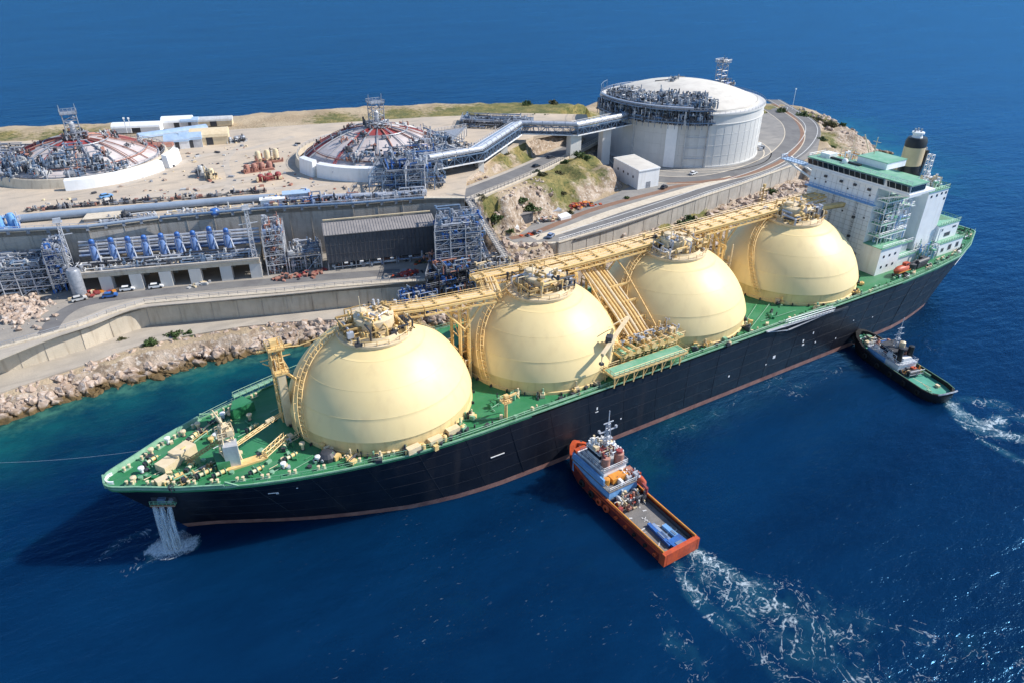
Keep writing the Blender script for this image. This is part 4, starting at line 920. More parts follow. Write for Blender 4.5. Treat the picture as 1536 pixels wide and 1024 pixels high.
def bollard(x, y, rz=0.0):
    m = MB(); m.use('cream')
    dx, dy = .55*math.cos(rz), .55*math.sin(rz)
    m.use('gun'); m.cbox((x, y, ZD+.12), (2.0, .8, .16), rz); m.use('cream')
    for s_ in (-1, 1): m.lathe([(.26, .1), (.24, .85), (.34, .9), (.34, 1.0), (.01, 1.05)], (x+s_*dx, y+s_*dy, ZD), 10)
    return part(m, 'bollard')
R_ = random.Random(11)
for x in (4, 7.5, 11, 14.5, 18.5, 23, 27.5, 32.5, 38, 45, 52):
    for s_ in (-1, 1):
        y = s_*(lin(DK, x)-1.7)
        if s_ > 0 and x > 33: continue
        bollard(x, y, math.atan2(s_*(lin(DK, x+1)-lin(DK, x-1)), 2))
def ventcap(x, y, h, mm='cream', r_=.3):
    m = MB(); m.use(mm); m.lathe([(r_, 0), (r_, h), (r_*2, h+.05), (r_*2, h+.45), (.01, h+.6)], (x, y, ZD), 12); m.use('dark'); m.lathe([(r_*1.6, 0), (r_*1.6, .12), (.01, .13)], (x, y, ZD+.02), 10); return part(m, 'deck_vent')
for x, y, h, mm in ((6.5, 0, 1.0, 'white'), (9, 5.2, 1.2, 'cream'), (12.5, 7.3, 1.3, 'white'), (15.8, 8.6, 1.0, 'cream'), (20.5, 3.2, .8, 'yel'), (21.6, 4.0, .9, 'white'), (36.6, -9.2, 1.4, 'cream'), (40.2, -11.6, 1.3, 'yel'), (31.5, -13.2, 1.0, 'white'), (41.6, -6.4, 1.0, 'white'), (29.5, 7.2, 1.2, 'cream'), (24.5, 10.8, 1.2, 'white'), (38.2, -14.6, .9, 'white'), (19, 9.8, 1.1, 'cream'), (14, 3.6, .7, 'white'), (4.8, -2.4, 1.0, 'cream')): ventcap(x, y, h, mm)
# hatch coamings, fairleads, pipes across the foredeck
for k in range(95):
    m = MB()
    x = R_.uniform(6, 44); lim = lin(DK, x)-2.5; y = R_.uniform(-lim, min(lim, 9))
    if math.hypot(x-DX[0], y) < 23: continue
    m.use(R_.choice(['gun', 'cream', 'dark', 'deckpale', 'deck', 'deck', 'deck', 'gun', 'steell']))
    q = R_.random()
    if q < .35: m.cbox((x, y, ZD+.3), (R_.uniform(.5, 1.6), R_.uniform(.5, 1.3), .6), R_.uniform(0, 3))
    elif q < .6: m.lathe([(.5, 0), (.5, .5), (.01, .55)], (x, y, ZD), 10)
    else:
        a = R_.choice((.3, .3, -1.3)); L_ = R_.uniform(1.5, 5); m.tube((x, y, ZD+.3), (x+L_*math.cos(a), y+L_*math.sin(a), ZD+.3), R_.uniform(.06, .14), 5)
    part(m, 'deck_fitting')
m = MB(); m.clutter((44, -17.5, ZD), 6, 3, 1.5, 16, (.1, .2), .5, 3, ['dark', 'cream', 'yel']); part(m, 'foredeck_piping')
m = MB(); m.clutter((16, -6.5, ZD), 13, 2.6, 1.3, 30, (.06, .16), .25, 31, ['yel', 'cream', 'yeld', 'gun', 'dark']); part(m, 'foredeck_piping')
m = MB(); m.clutter((21, 8.5, ZD), 13, 2.4, 1.2, 24, (.06, .16), .62, 32, ['cream', 'gun', 'dark', 'yel']); part(m, 'foredeck_piping')
m = MB(); m.clutter((37, -5, ZD), 6, 4, 1.4, 20, (.05, .14), .3, 33, ['deck', 'gun', 'deck', 'cream']); part(m, 'foredeck_piping')
# raised green hatch, anchor windlass dark mass by dome one
m = MB(); m.use('dark'); m.lathe([(1.9, 0), (1.9, 1.0), (1.2, 1.7), (.01, 1.9)], (40.2, -14.6, ZD), 14); m.use('yel'); m.cbox((41.8, -15.9, ZD+.6), (1.6, 1.0, 1.0), .4); m.use('cream'); m.tube((40.2, -12.6, ZD+1), (42.4, -12.2, ZD+1), .5, 10); m.use('steel'); m.tube((38.6, -16, ZD+.7), (41, -13, ZD+.9), .35, 8); part(m, 'anchor_windlass')
m = MB(); m.use('deck'); m.prism([(26, 9.2), (31.5, 10.5), (29.8, 14.2), (27.4, 13.2)], ZD+.04, ZD+2.4); part(m, 'deck_hatch')
# tall access tower at the bow side of the first dome
m = MB(); m.use('cream'); m.box(36.0, .6, ZD, 37.6, 2.4, 30.5); m.use('yel')
m.lattice((36.8, 3.6, ZD), 2.2, 2.0, 18.5, 8, .16)
m.box(35.4, .4, 30.5, 38.4, 5.0, 30.8); m.rail([(35.4, .4, 30.8), (38.4, .4, 30.8), (38.4, 5, 30.8), (35.4, 5, 30.8)], 1.1, .08, 1.5, True)
m.box(35.2, 2.0, 35.6, 38.6, 5.2, 35.9); m.rail([(35.2, 2, 35.9), (38.6, 2, 35.9), (38.6, 5.2, 35.9), (35.2, 5.2, 35.9)], 1.1, .08, 1.5, True)
m.beam((33.2, 4, 35.4), (40.6, 4, 35.4), .3); m.beam((34, 4, 32.4), (37, 4, 30), .22); m.beam((33.6, 4, 33), (40, 4, 33), .22); m.cbox((36.8, 3.8, 36.6), (1.4, 1.2, 1.6)); m.beam((37, 3, 31), (40.5, 1.5, 27), .5)
m.clutter((36.8, 3.4, 30.8), 2.5, 3, 7, 14, (.08, .2), 0, 2, ['yel', 'cream']); m.use('yel')
m.path([(36.8, 3.4, 35.7), (42, 3.2, 34.9), (48, 2.2, 36.2), (53, 1.2, 37.6)], .14, 5)
part(m, 'access_tower')
# starboard walkway aft of the bow and port davit tower
m = MB(); m.use('gun'); 
for a in range(28, 46, 2):
    p, q = Vector((a, lin(DK, a)-.2, ZD+1.6)), Vector((a+2, lin(DK, a+2)-.2, ZD+1.6)); m.beam(p, q, 1.3, .12)
m.rail([(a, lin(DK, a)-.1, ZD+1.6) for a in range(28, 48, 3)], 1.2, .07, 1.5); m.rail([(a, lin(DK, a)-1.5, ZD+1.6) for a in range(28, 48, 3)], 1.2, .07, 1.5)
part(m, 'side_walkway')
m = MB(); m.use('yel'); m.tube((79.3, -21.6, ZD), (79.3, -21.6, 22.6), .38, 8); m.beam((77.8, -21.6, 22.6), (82.4, -21.0, 22.8), .4); m.box(78.3, -22.6, 21.8, 80.3, -20.6, 22.0); m.rail([(78.3, -22.6, 22), (80.3, -22.6, 22), (80.3, -20.6, 22), (78.3, -20.6, 22)], 1, .07, 1, True); m.cbox((79.4, -21.5, 23.2), (.9, .9, .7)); m.beam((82.2, -21, 22.7), (83.4, -20.6, 20.8), .2); part(m, 'davit_post')
# long deck lines, manholes and gear along the port side deck
m = MB()
for x0, x1, y in ((66, 90, -21.9), (90, 107, -22.3), (133, 165, -22.2), (165, 220, -22.3), (66, 100, -22.6), (150, 215, -22.7)): m = MB(); m.use('gun'); m.tube((x0, y, ZD+.35), (x1, y, ZD+.35), .10, 5); part(m, 'deck_line')
m = MB()
m.use('gun'); m.tube((64, -14.5, ZD+.3), (79, -21.5, ZD+.3), .09, 5); m.tube((155, -20, ZD+.3), (172, -11, ZD+.3), .1, 5); m.tube((158, -21, ZD+.3), (176, -12.5, ZD+.3), .1, 5); m.tube((165, -19, ZD+.3), (179, -19.5, ZD+.3), .08, 5)
part(m, 'deck_line')
for x in list(range(62, 106, 4))+list(range(134, 222, 5)):
    m = MB(); y = -21.8+R_.uniform(-.8, .8); m.use(R_.choice(['dark', 'cream', 'deck', 'dark', 'gun'])); m.cbox((x+R_.uniform(-1, 1), y, ZD+.4), (R_.uniform(.5, 1.3), .7, .8), R_.uniform(0, 1)); m.lathe([(.22, 0), (.22, .8), (.01, .85)], (x+1.6, y+.2, ZD), 8); part(m, 'side_fitting')
for c_ in ((80, -16), (170, -17.5), (124, -21.6)): m = MB(); m.clutter((c_[0], c_[1], ZD), 5, 3, 1.3, 10, (.08, .18), .3, int(c_[0]), ['deck', 'dark', 'gun']); part(m, 'deck_valve')
for x, y in ((56.4, -22.0), (61.6, -21.6), (66.5, -20.4)):
    m = MB(); m.use('cream'); m.cbox((x, y-.0, ZD+.9), (3.0, 1.5, 1.3), .12); m.use('yel'); m.lathe([(.55, 0), (.55, 1.2), (.3, 1.5), (.01, 1.55)], (x+2.2, y-.2, ZD), 10); m.use('dark'); m.cbox((x+1.2, y-.6, ZD+.3), (1.2, .6, .6), .1); part(m, 'deck_locker')
# stowed accommodation ladder on the port side
m = MB(); m.use('steell'); y = -24.15
a, b_ = Vector((161.5, y, 17.6)), Vector((190, y, 16.6))
m.beam(a, b_, .9, .12); m.beam(a+Vector((0, 0, -.2)), Vector((171, y, 15.4)), .2); m.beam(Vector((171, y, 15.5)), b_, .5, .15)
for dy in (-.45, .45): m.rail([a+Vector((8, dy, 0)), b_+Vector((0, dy, 0))], 1.3, .07, 1.4)
m.use('dark'); m.beam((190, y, 16.2), (197, y, 15.9), .3, .6); part(m, 'accommodation_ladder')
# hull opening near the bow with discharge
m = MB()
p0 = Vector(hpt(4.0, 12.8, -1)); p1 = Vector(hpt(8.4, 12.8, -1)); d_ = (p1-p0).normalized(); nn = Vector((d_.y, -d_.x, 0))
m.use('dark'); m.beam(p0+nn*.15, p1+nn*.15, .5, 1.4); m.use('gun'); m.beam(p0+nn*.9+Vector((0, 0, -.7)), p1+nn*.9+Vector((0, 0, -.7)), 1.1, .15); m.rail([p0+nn*1.3+Vector((0, 0, -.7)), p1+nn*1.3+Vector((0, 0, -.7))], 1.1, .07, .8)
m.use('steelb'); m.cbox((p0+p1)/2+nn*.6+Vector((-.2, 0, .3)), (1.5, .8, 1.0), math.atan2(d_.y, d_.x)); m.use('orange'); m.beam(p0+nn*1.35+Vector((0, 0, -.75)), p1+nn*1.35+Vector((0, 0, -.75)), .12, .35)
m.use('steel'); m.tube(p0.lerp(p1, .8)+nn*.2+Vector((0, 0, .1)), p0.lerp(p1, .8)+nn*1.2+Vector((0, 0, .1)), .45, 10)
part(m, 'discharge_platform')
OUT0, OUT1, OUTN = p0, p1, nn

# superstructure ---------------------------------------------------
SUP = thing('x', None, None); SUP.name = 'superstructure'; SUP.parent = SHIP; SUP.location = Vector((240, 0, ZD))-Vector(SHIP.location)
def part2(m, name, mats=None, smooth=False, parent=SUP): return m.build(name, parent, mats, smooth)
XF = 221.0
m = MB(); m.use('white')
m.box(XF, -9.2, ZD, 243, 15.5, 44.6)                 # tower
part2(m, 'accommodation_block')
m = MB(); m.use('white'); m.box(XF+.02, -15.8, ZD, 232, -9.25, 26.4); m.use('deckpale'); m.box(XF-.4, -16.3, 26.41, 232.6, -9.3, 26.6); m.use('white'); m.rail([(XF-.2, -16.1, 26.6), (232.4, -16.1, 26.6), (232.4, -9.5, 26.6)], 1.1, .07, 1.6); part2(m, 'side_deckhouse')
m = MB(); m.use('white'); m.box(232.2, -15.0, ZD, 243, -9.25, 20.6); m.use('deckpale'); m.box(232.2, -15.4, 20.61, 244, -9.3, 20.8); m.box(232.8, -13.5, 24.2, 242, -9.3, 24.4); m.use('steell'); m.box(234, -13.0, 20.8, 240.5, -9.3, 24.19); m.use('white'); m.rail([(232.2, -15.3, 20.8), (244, -15.3, 20.8)], 1.1, .07, 1.4); m.rail([(232.8, -13.4, 24.4), (242, -13.4, 24.4)], 1.1, .07, 1.4); part2(m, 'boat_deckhouse')
# tiered side decks between tower and bridge wing, port
m = MB()
for z, y0, x0, x1 in ((29.4, -13.4, 222, 236), (33.2, -13.0, 222, 237), (37.0, -12.6, 222, 238), (40.8, -13.4, 222, 239)):
    m.use('deckpale'); m.box(x0, y0, z, x1, -9.22, z+.18); m.use('white'); m.box(x0, y0, z-.3, x1, -9.22, z-.01)
    m.rail([(x0, y0+.1, z+.18), (x1, y0+.1, z+.18)], 1.1, .09, 1.2); m.rail([(x0+.1, y0, z+.18), (x0+.1, -9.3, z+.18)], 1.1, .09, 1.2)
    m.beam((x0+.5, y0+.4, z), (x1-1, y0+.4, z-3.8), .5, .12)
for x in (222.3, 227, 232, 236): m.tube((x, -13, 26.5), (x, -12.6, 45), .16, 6)
m.clutter((230, -11.6, 26.6), 13, 3.4, 18, 60, (.06, .16), 0, 77, ['white', 'steell', 'deckpale', 'ltblue', 'white'])
part2(m, 'side_gallery')
# bridge
m = MB(); m.use('white'); m.box(XF-.6, -20.0, 44.7, 233.5, 17.5, 45.4)
m.prism([(XF-.4, -19.6), (228.5, -19.6), (228.5, 17), (XF-.4, 17)], 45.42, [48.0]*4); m.use('deckpale'); m.box(XF-.9, -20.0, 48.01, 229.0, 17.4, 48.3)
part2(m, 'bridge')
m = MB(); m.use('glass')
m.add([(XF-.5, -11, 46.0), (XF-.5, 16.9, 46.0), (XF-1.25, 16.9, 47.9), (XF-1.25, -11, 47.9)], [(0, 3, 2, 1)]); m.add([(XF-.5, -19.5, 46.0), (XF-.5, -12.2, 46.0), (XF-1.25, -12.2, 47.9), (XF-1.25, -19.5, 47.9)], [(0, 3, 2, 1)])
m.box(XF, -19.75, 46.0, 228, -19.55, 47.6)
m.use('white')
for y in range(-19, 18, 2):
    if -12.4 < y < -10.6: continue
    m.beam((XF-.52, y, 46.0), (XF-1.27, y, 47.9), .07, .07)
part2(m, 'bridge_window')
m = MB(); m.use('palebl'); m.box(XF-.9, 17.6, 44.9, 223.5, 28, 45.2); m.rail([(XF-.8, 17.6, 45.2), (XF-.8, 28, 45.2), (223.5, 28, 45.2)], 1.2, .1, 1.2)
m.use('white'); m.beam((XF+1, 15.5, 41), (XF+1, 28.5, 44.8), .5); m.beam((XF+1, -9.3, 41), (XF+1, -19, 44.7), .5); m.beam((XF+8, -9.3, 41), (XF+8, -19, 44.7), .5); m.beam((XF+5, 15.5, 41), (XF+5, 28.5, 44.8), .5)
m.use('ltblue'); m.box(XF-1.3, -10, 39.0, XF+.02, 16, 39.25); m.rail([(XF-1.2, -9.8, 39.25), (XF-1.2, 15.8, 39.25)], 1.1, .08, 1.4); part2(m, 'bridge_wing')
# front face seams, ladders, fittings
m = MB(); m.use('whited')
for z in (19, 20.6, 22.2, 23.8, 25.4, 27, 28.6, 30.2, 31.8, 33.4, 35, 36.6, 38, 42.2): m.beam((XF-.04, -9.1, z), (XF-.04, 15.4, z), .07, .09)
for y in (-7.2, -5, -3, -1, 1, 3, 5.2, 7, 9.4, 11.5, 13.6): m.beam((XF-.05, y, ZD), (XF-.05, y, 44.6), .06, .07)
for y in (-3.8, 4.8):
    m.use('dark')
    for dy in (-.25, .25): m.beam((XF-.25, y+dy, ZD), (XF-.25, y+dy, 38.9), .06)
    for k in range(28): m.beam((XF-.25, y-.25, ZD+.7*k+.4), (XF-.25, y+.25, ZD+.7*k+.4), .06)
m.use('dark')
for y, z in ((-6.6, 43.4), (-1.5, 43.6), (3.5, 43.4), (9.5, 43.5), (-3.8, 27), (-3.8, 33.5), (4.8, 24), (1.5, 36.4), (9.4, 30), (-7.2, 22)): m.cbox((XF-.3, y, z), (.6, .9, .7))
part2(m, 'front_fittings')
wn = []
for z in (34, 41.4):
    for y in (-7.2, 0.8, 9.2, 13.4): wn.append(('f', y, z))
for k, (f_, y, z) in enumerate(wn):
    m = MB(); m.use('glass'); m.box(XF-.06, y-.3, z, XF+.05, y+.3, z+.5); m.use('whited'); m.box(XF-.04, y-.4, z-.1, XF+.02, y+.4, z-.001); part2(m, 'window')
for x in (223, 226, 229):
    for z in (19.4, 23): m = MB(); m.use('glass'); m.box(x, -15.88, z, x+.8, -15.7, z+.8); part2(m, 'window')
# bridge-roof gear
m = MB(); m.use('white'); m.box(228, -6, 48.3, 238, 4.5, 50.4); m.use('deckpale'); m.box(227.8, -6.2, 50.41, 238.2, 4.7, 50.6); m.use('black'); m.box(224.6, 1, 48.32, 225.8, 12, 48.8); m.use('white')
m.rail([(XF-.6, -19.8, 48.3), (XF-.6, 17.2, 48.3), (228.8, 17.2, 48.3)], 1.0, .07, 1.8); m.lathe([(.9, 0), (1.0, .7), (.6, 1.3), (.01, 1.5)], (224, 6, 48.3), 14); m.lathe([(.9, 0), (1.0, .7), (.6, 1.3), (.01, 1.5)], (226, 14, 48.3), 14)
m.box(224, 12, 48.31, 228, 15.5, 49.6); m.clutter((233, 9, 46), 6, 9, 5, 24, (.08, .2), 0, 8, ['white', 'steell', 'cream', 'orangey'])
m.tube((234, 3, 50.4), (234, 3, 56), .14, 6); m.beam((234, 1.6, 54.5), (234, 4.4, 54.5), .12); m.tube((236.5, 12.5, 46), (236.5, 12.5, 54), .12, 5)
m.tube((240, 7.5, 47), (237.5, 10, 55), .16, 5); part2(m, 'radar_mast')
m = MB(); m.use('deckpale'); m.box(231.3, -9.3, 44.62, 243, 20, 44.8); m.use('white'); m.rail([(231.4, 19.8, 44.8), (243, 19.8, 44.8)], 1.1, .08, 1.6); part2(m, 'upper_deck')
# engine casing and funnel
m = MB(); m.use('white'); m.box(243.05, -13.6, ZD, 254, 13.5, 40.6); part2(m, 'engine_casing')
m = MB(); m.use('deckpale'); m.box(242.9, -13.9, 40.61, 254.3, 13.8, 40.8); m.use('gun'); m.rail([(243.2, -13.7, 40.8), (254.1, -13.7, 40.8), (254.1, 13.6, 40.8)], 1.1, .09, 1.4)
m.clutter((250.5, -8.6, 40.8), 5.5, 6, 3.4, 40, (.1, .35), 0, 91, ['white', 'steell', 'deckpale', 'white', 'cream']); part2(m, 'casing_roof')
m = MB(); m.use('glass')
for x, z in ((244.6, 38.6), (250.2, 38.9), (252.6, 38.8), (252.6, 36.8), (247.6, 38.6)): m.box(x, -13.68, z, x+.8, -13.55, z+.8)
part2(m, 'casing_window')
fx, fy = 248.2, -1.8
F_ = MB()
def oval(m, prof, rx=3.8, ry=3.1, n=28, c=(fx, fy)):
    P = []; 
    for s_, z in prof:
        for k in range(n): t = 2*PI*k/n; P.append((c[0]+rx*s_*math.cos(t), c[1]+ry*s_*math.sin(t), z))
    Fc = []
    for j in range(len(prof)-1):
        for k in range(n): Fc.append((j*n+k, j*n+(k+1) % n, (j+1)*n+(k+1) % n, (j+1)*n+k))
    m.add(P, Fc)
FUN = MB(); FUN.use('black'); oval(FUN, [(1, 40.5), (1, 46.4)]); FUN.use('beige'); oval(FUN, [(1.0, 46.4), (1.0, 52.4)]); FUN.use('black'); oval(FUN, [(1.0, 52.4), (1.0, 54.0), (.86, 55.3), (.01, 55.4)])
fo = part2(FUN, 'funnel', None, True)
m = MB(); m.use('white'); m.lathe([(1.7, 0), (1.5, .8), (1.5, 1.4)], (fx-.4, fy, 55.2), 16); m.lathe([(1.9, 1.4), (1.9, 1.9), (.01, 2.0)], (fx-.4, fy, 55.2), 16); m.use('steel')
for dx, dy in ((-1, .6), (.2, -.7), (.6, .6)): m.tube((fx-.4+dx, fy+dy, 56.5), (fx-.4+dx, fy+dy, 58.2), .3, 8)
m.build('funnel_cap', fo)
m = MB(); m.use('black'); m.beam((252.6, -2.6, 41), (254.4, -2.6, 50.5), 1.4, 1.2); m.use('white'); m.lattice((252.9, -5.4, 40.8), 1.6, 1.6, 9, 5, .12); m.rail([(fx+3.9, fy-2, 50.8), (fx+4.4, fy+1, 50.8)], 1.1, .1, 1); part2(m, 'exhaust_trunk')
# aft deckhouse with two tiers
m = MB(); m.use('white'); m.box(254.05, -14.6, 21.9, 266, 9, 27.3)
part2(m, 'aft_deckhouse'); 
m = MB(); m.use('white'); m.box(254.06, -16.6, ZD, 268, 10, 21.6); m.use('deckpale'); m.box(254.04, -16.8, 21.61, 268.3, 10.2, 21.85); m.use('gun'); m.rail([(254.3, -16.7, 21.85), (268.2, -16.7, 21.85), (268.2, 10, 21.85)], 1.0, .08, 1.5); part2(m, 'poop_deckhouse')
m = MB(); m.use('deckpale'); m.box(254.04, -14.8, 27.31, 266.3, 9.2, 27.5); m.use('gun'); m.rail([(254.4, -14.7, 27.5), (266.2, -14.7, 27.5), (266.2, 9.1, 27.5)], 1.1, .08, 1.5); m.use('deck'); 
for k in range(6): m.path([(255+k*.6, -12+k*.5, 27.7), (259+k*.5, -10.5+k*.6, 27.7), (264.5, -12.5+k*.7, 27.7)], .09, 4)
part2(m, 'aft_roof')
for x, z, w_, h_ in ((258.4, 22.8, 3.6, 1.6), (256.2, 25.2, .8, .9), (262.4, 25.4, 2.2, .8), (255.6, 18.4, 1.6, 1.5), (259.6, 18.4, 2.0, 2.1), (264.2, 18.6, 1.8, 1.9)):
    y = -14.66 if z > 22 else -16.66; m = MB(); m.use('steel'); m.box(x, y, z, x+w_, y+.2, z+h_); m.use('dark'); m.box(x+.2, y-.02, z+.2, x+w_-.2, y+.1, z+h_-.2); part2(m, 'window')
m = MB(); m.use('white')
for x, y, z0_, z1_ in ((245, -17, ZD, 24), (249.5, -17, ZD, 23), (252.5, -16, ZD, 27.5)): m.tube((x, y, z0_), (x, y, z1_), .14, 6)
m.use('ltblue'); m.clutter((248, -15.8, ZD), 9, 3.4, 7.5, 46, (.06, .15), 0, 55, ['white', 'steell', 'deckpale', 'steell', 'ltblue']); part2(m, 'boat_davit')
# mooring gear aft
for k in range(34):
    m = MB()
    x = R_.uniform(224, 285); y = -lin(DK, x)+R_.uniform(1.0, 3.2)
    m.use(R_.choice(['dark', 'gun', 'cream', 'deck', 'dark', 'white'])); m.cbox((x, y, ZD+.4), (R_.uniform(.5, 1.5), R_.uniform(.5, 1), .8), R_.uniform(0, 3)); m.lathe([(.25, 0), (.25, .9), (.01, 1)], (x+1.2, y+.4, ZD), 8); part(m, 'aft_fitting')
m = MB(); m.clutter((283, -2, ZD), 8, 16, 1.6, 30, (.08, .25), 0, 19, ['gun', 'cream', 'whited', 'deck', 'dark']); part(m, 'aft_mooring_gear')
m = MB(); m.use('dark'); m.cbox((240.5, -18.6, ZD+1.3), (6.0, 2.4, 1.6), .05); m.lathe([(1.4, 0), (1.4, 1.9), (.01, 2.2)], (236.8, -18.4, ZD), 12); m.tube((238, -19.2, ZD+2.2), (244, -19, ZD+2.2), .8, 10); m.cbox((243, -18, ZD+2.4), (2, 1.5, 1)); part(m, 'mooring_drum')
# lifeboat (rests in its davit: a thing of its own)
LB = thing('lifeboat', 'bright orange lifeboat stowed on the green aft deck beside the white deckhouse', 'lifeboat', (228.6, -19.6, ZD))
m = MB(); m.use('orange'); V = []; n = 14; prf = []
for j, (t, w_, h0, h1) in enumerate(((0, .1, 1.3, 1.9), (.12, .9, .6, 2.5), (.3, 1.25, .35, 2.9), (.6, 1.3, .35, 2.9), (.85, 1.05, .5, 2.6), (1, .5, .9, 2.1))):
    for k in range(n):
        a = 2*PI*k/n; V.append((225+7.4*t, -19.6+w_*math.cos(a), ZD+.6+(h0+h1)/2+(h1-h0)/2*math.sin(a)))
Fc = [(j*n+k, j*n+(k+1) % n, (j+1)*n+(k+1) % n, (j+1)*n+k) for j in range(5) for k in range(n)]+[tuple(range(5*n, 6*n))]
m.add(V, Fc); m.build('boat_hull', LB, None, True)
m = MB(); m.use('orange'); m.cbox((230.6, -19.6, ZD+3.7), (2.0, 1.4, .9)); m.use('glass'); m.cbox((230.6, -20.32, ZD+3.8), (1.2, .06, .4)); m.build('canopy', LB)
m = MB(); m.use('orangey'); m.beam((225.4, -20.95, ZD+1.9), (232, -20.85, ZD+1.9), .12, .25); m.use('dark'); m.cbox((226.5, -19.6, ZD+.4), (.5, 2.4, .8)); m.cbox((231, -19.6, ZD+.4), (.5, 2.4, .8)); m.build('keel_chock', LB)
# waterfall from the discharge
def falls():
    m = bpy.data.materials.new('falling_water'); m.use_nodes = True; t = m.node_tree; N = t.nodes; L = t.links; b_ = N['Principled BSDF']
    b_.inputs['Base Color'].default_value = (.75, .85, .92, 1); b_.inputs['Roughness'].default_value = .6
    tc = N.new('ShaderNodeNewGeometry'); mp = N.new('ShaderNodeMapping'); mp.inputs['Scale'].default_value = (1, 1, .05); L.new(tc.outputs['Position'], mp.inputs[0])
    n = N.new('ShaderNodeTexNoise'); n.inputs['Scale'].default_value = 3.6; n.inputs['Detail'].default_value = 3; L.new(mp.outputs[0], n.inputs['Vector'])
    r = N.new('ShaderNodeMapRange'); r.inputs['From Min'].default_value = .35; r.inputs['From Max'].default_value = .75; r.inputs['To Max'].default_value = .46; L.new(n.outputs['Fac'], r.inputs['Value']); L.new(r.outputs[0], b_.inputs['Alpha'])
    MT['falls'] = m
    W_ = thing('waterfall', 'white water pouring from the opening in the bow into the sea', 'water jet', (9, -9, 0))
    for k, f in enumerate((.08, .38, .72)):
        p = OUT0.lerp(OUT1, f)+OUTN*.35+Vector((0, 0, -.8)); mm = MB(); mm.use('falls')
        for q in range(3):
            prev = None
            for j in range(13):
                s_ = j/12; pt = Vector((p.x-.6*s_, p.y, 0)).lerp(Vector((OUT0.x*.5+OUT1.x*.5, OUT0.y*.5+OUT1.y*.5, 0))+OUTN*.35, .45*s_)+OUTN*(.7*s_**.7+.15*q); pt.z = p.z*(1-s_**1.6*.99)-.02; r_ = .30+.55*s_
                ring_ = [(pt.x+r_*math.cos(a)*1.05, pt.y+r_*math.sin(a)*.8, pt.z) for a in [2*PI*i/10 for i in range(10)]]
                if prev: mm.add(prev+ring_, [(i, (i+1) % 10, 10+(i+1) % 10, 10+i) for i in range(10)])
                prev = ring_
        mm.build('jet', W_, None, True)
    mm = MB(); mm.use('falls'); q_ = G(258, 817, 0); mm.lathe([(4.2, .05), (3.6, .35), (2.6, .9), (1.3, 1.5), (.01, 1.7)], (q_.x, q_.y, 0), 20); mm.lathe([(3.0, .05), (2.4, .6), (1.2, 1.2), (.01, 1.3)], (q_.x+.4, q_.y, 0), 18); mm.build('spray', W_, None, True)
falls()
# mooring lines from the bow
m = MB(); m.use('steell')
def sag(m, a, b_, s_, r_=.07, k=14):
    a, b_ = Vector(a), Vector(b_); m.path([a.lerp(b_, i/k)-Vector((0, 0, s_*4*(i/k)*(1-i/k))) for i in range(k+1)], r_, 5)
sag(m, hpt(9, ZD, 1), (-75, 78, 5), 5, .028); tag(m.build('mooring_line'), 'thin pale mooring line running from the tanker bow over the water to the left', 'rope')

# ================================================================== terminal on the island
def cyl_pt(a, r, z, c=TC): return (c.x+r*math.cos(rad(a)), c.y+r*math.sin(rad(a)), z)
TANK = thing('storage_tank', 'huge pale grey flat-domed storage tank ringed by roads at the right end of the island', 'storage tank', tuple(TC))
zr = ZT+TH
m = MB(); m.use('tankw'); m.lathe([(TR+.5, 0), (TR+.5, .6), (TR, .62), (TR, TH-5.2), (TR+.25, TH-5.1), (TR+.25, TH-4.8), (TR, TH-4.7), (TR, TH-.9), (TR+.6, TH-.8), (TR+.6, TH), (TR-3.4, TH), (TR-3.4, TH-.7)], tuple(TC), 128)
m.build('tank_wall', TANK, None, True)
m = MB(); m.use('tankw')
for k in range(60):
    a = k*6; m.beam(cyl_pt(a, TR+.03, ZT+.6), cyl_pt(a, TR+.03, zr-5.4), .08, .06)
for z in (5.5, 10.5, 15.5): m.lathe([(TR+.02, -.06), (TR+.09, 0), (TR+.02, .06)], (TC.x, TC.y, ZT+z), 128)
m.build('wall_seam', TANK)
for a, w_ in ((222.5, 5.2), (246, .7), (231.5, .6), (196, .6)):
    m = MB(); m.use('white' if w_ > 2 else 'whited'); p = Vector(cyl_pt(a, TR+.35, 0)); m.cbox((p.x, p.y, ZT+(TH-1)/2), (1.0, w_, TH-1), rad(a)); m.build('pilaster', TANK)
m = MB(); m.use('steell')
for z in (4.5, 9.5, 14.5): 
    m.path([cyl_pt(a, TR+.4, ZT+z) for a in range(232, 247, 2)], .13, 5)
m.build('stiffener_pipe', TANK)
m = MB(); m.use('tankr'); Rr = TR-3.45; rise = 7.6; Rs = (Rr*Rr+rise*rise)/(2*rise)
m.lathe([(Rr, -.75), (Rr, .9)]+[(max(.01, math.sqrt(max(0, Rs*Rs-(Rs-rise+h)**2))), h+.9) for h in [rise*(k/14)**1.0 for k in range(15)]], (TC.x, TC.y, zr), 96)
m.build('tank_roof', TANK, None, True)
def roofz(r): return zr+.9+math.sqrt(max(0, Rs*Rs-r*r))-(Rs-rise)
m = MB(); m.use('steel'); m.rail([cyl_pt(a, TR+.4, zr) for a in range(0, 360, 4)], 1.2, .08, 2.6, True); m.build('rim_railing', TANK)
m = MB(); m.use('steel')
for a in range(-60, 250, 3): m.tube(cyl_pt(a, TR-3.6, zr-.6), cyl_pt(a, TR-3.7, zr+1.6), .07, 4)
for a in range(120, 200, 9): m.tube(cyl_pt(a, TR+.3, zr), cyl_pt(a, TR+.3, zr+5.0), .12, 4)
m.path([cyl_pt(a, TR+.3, zr+4.8) for a in range(120, 196, 9)], .1, 4); m.build('roof_stanchion', TANK)
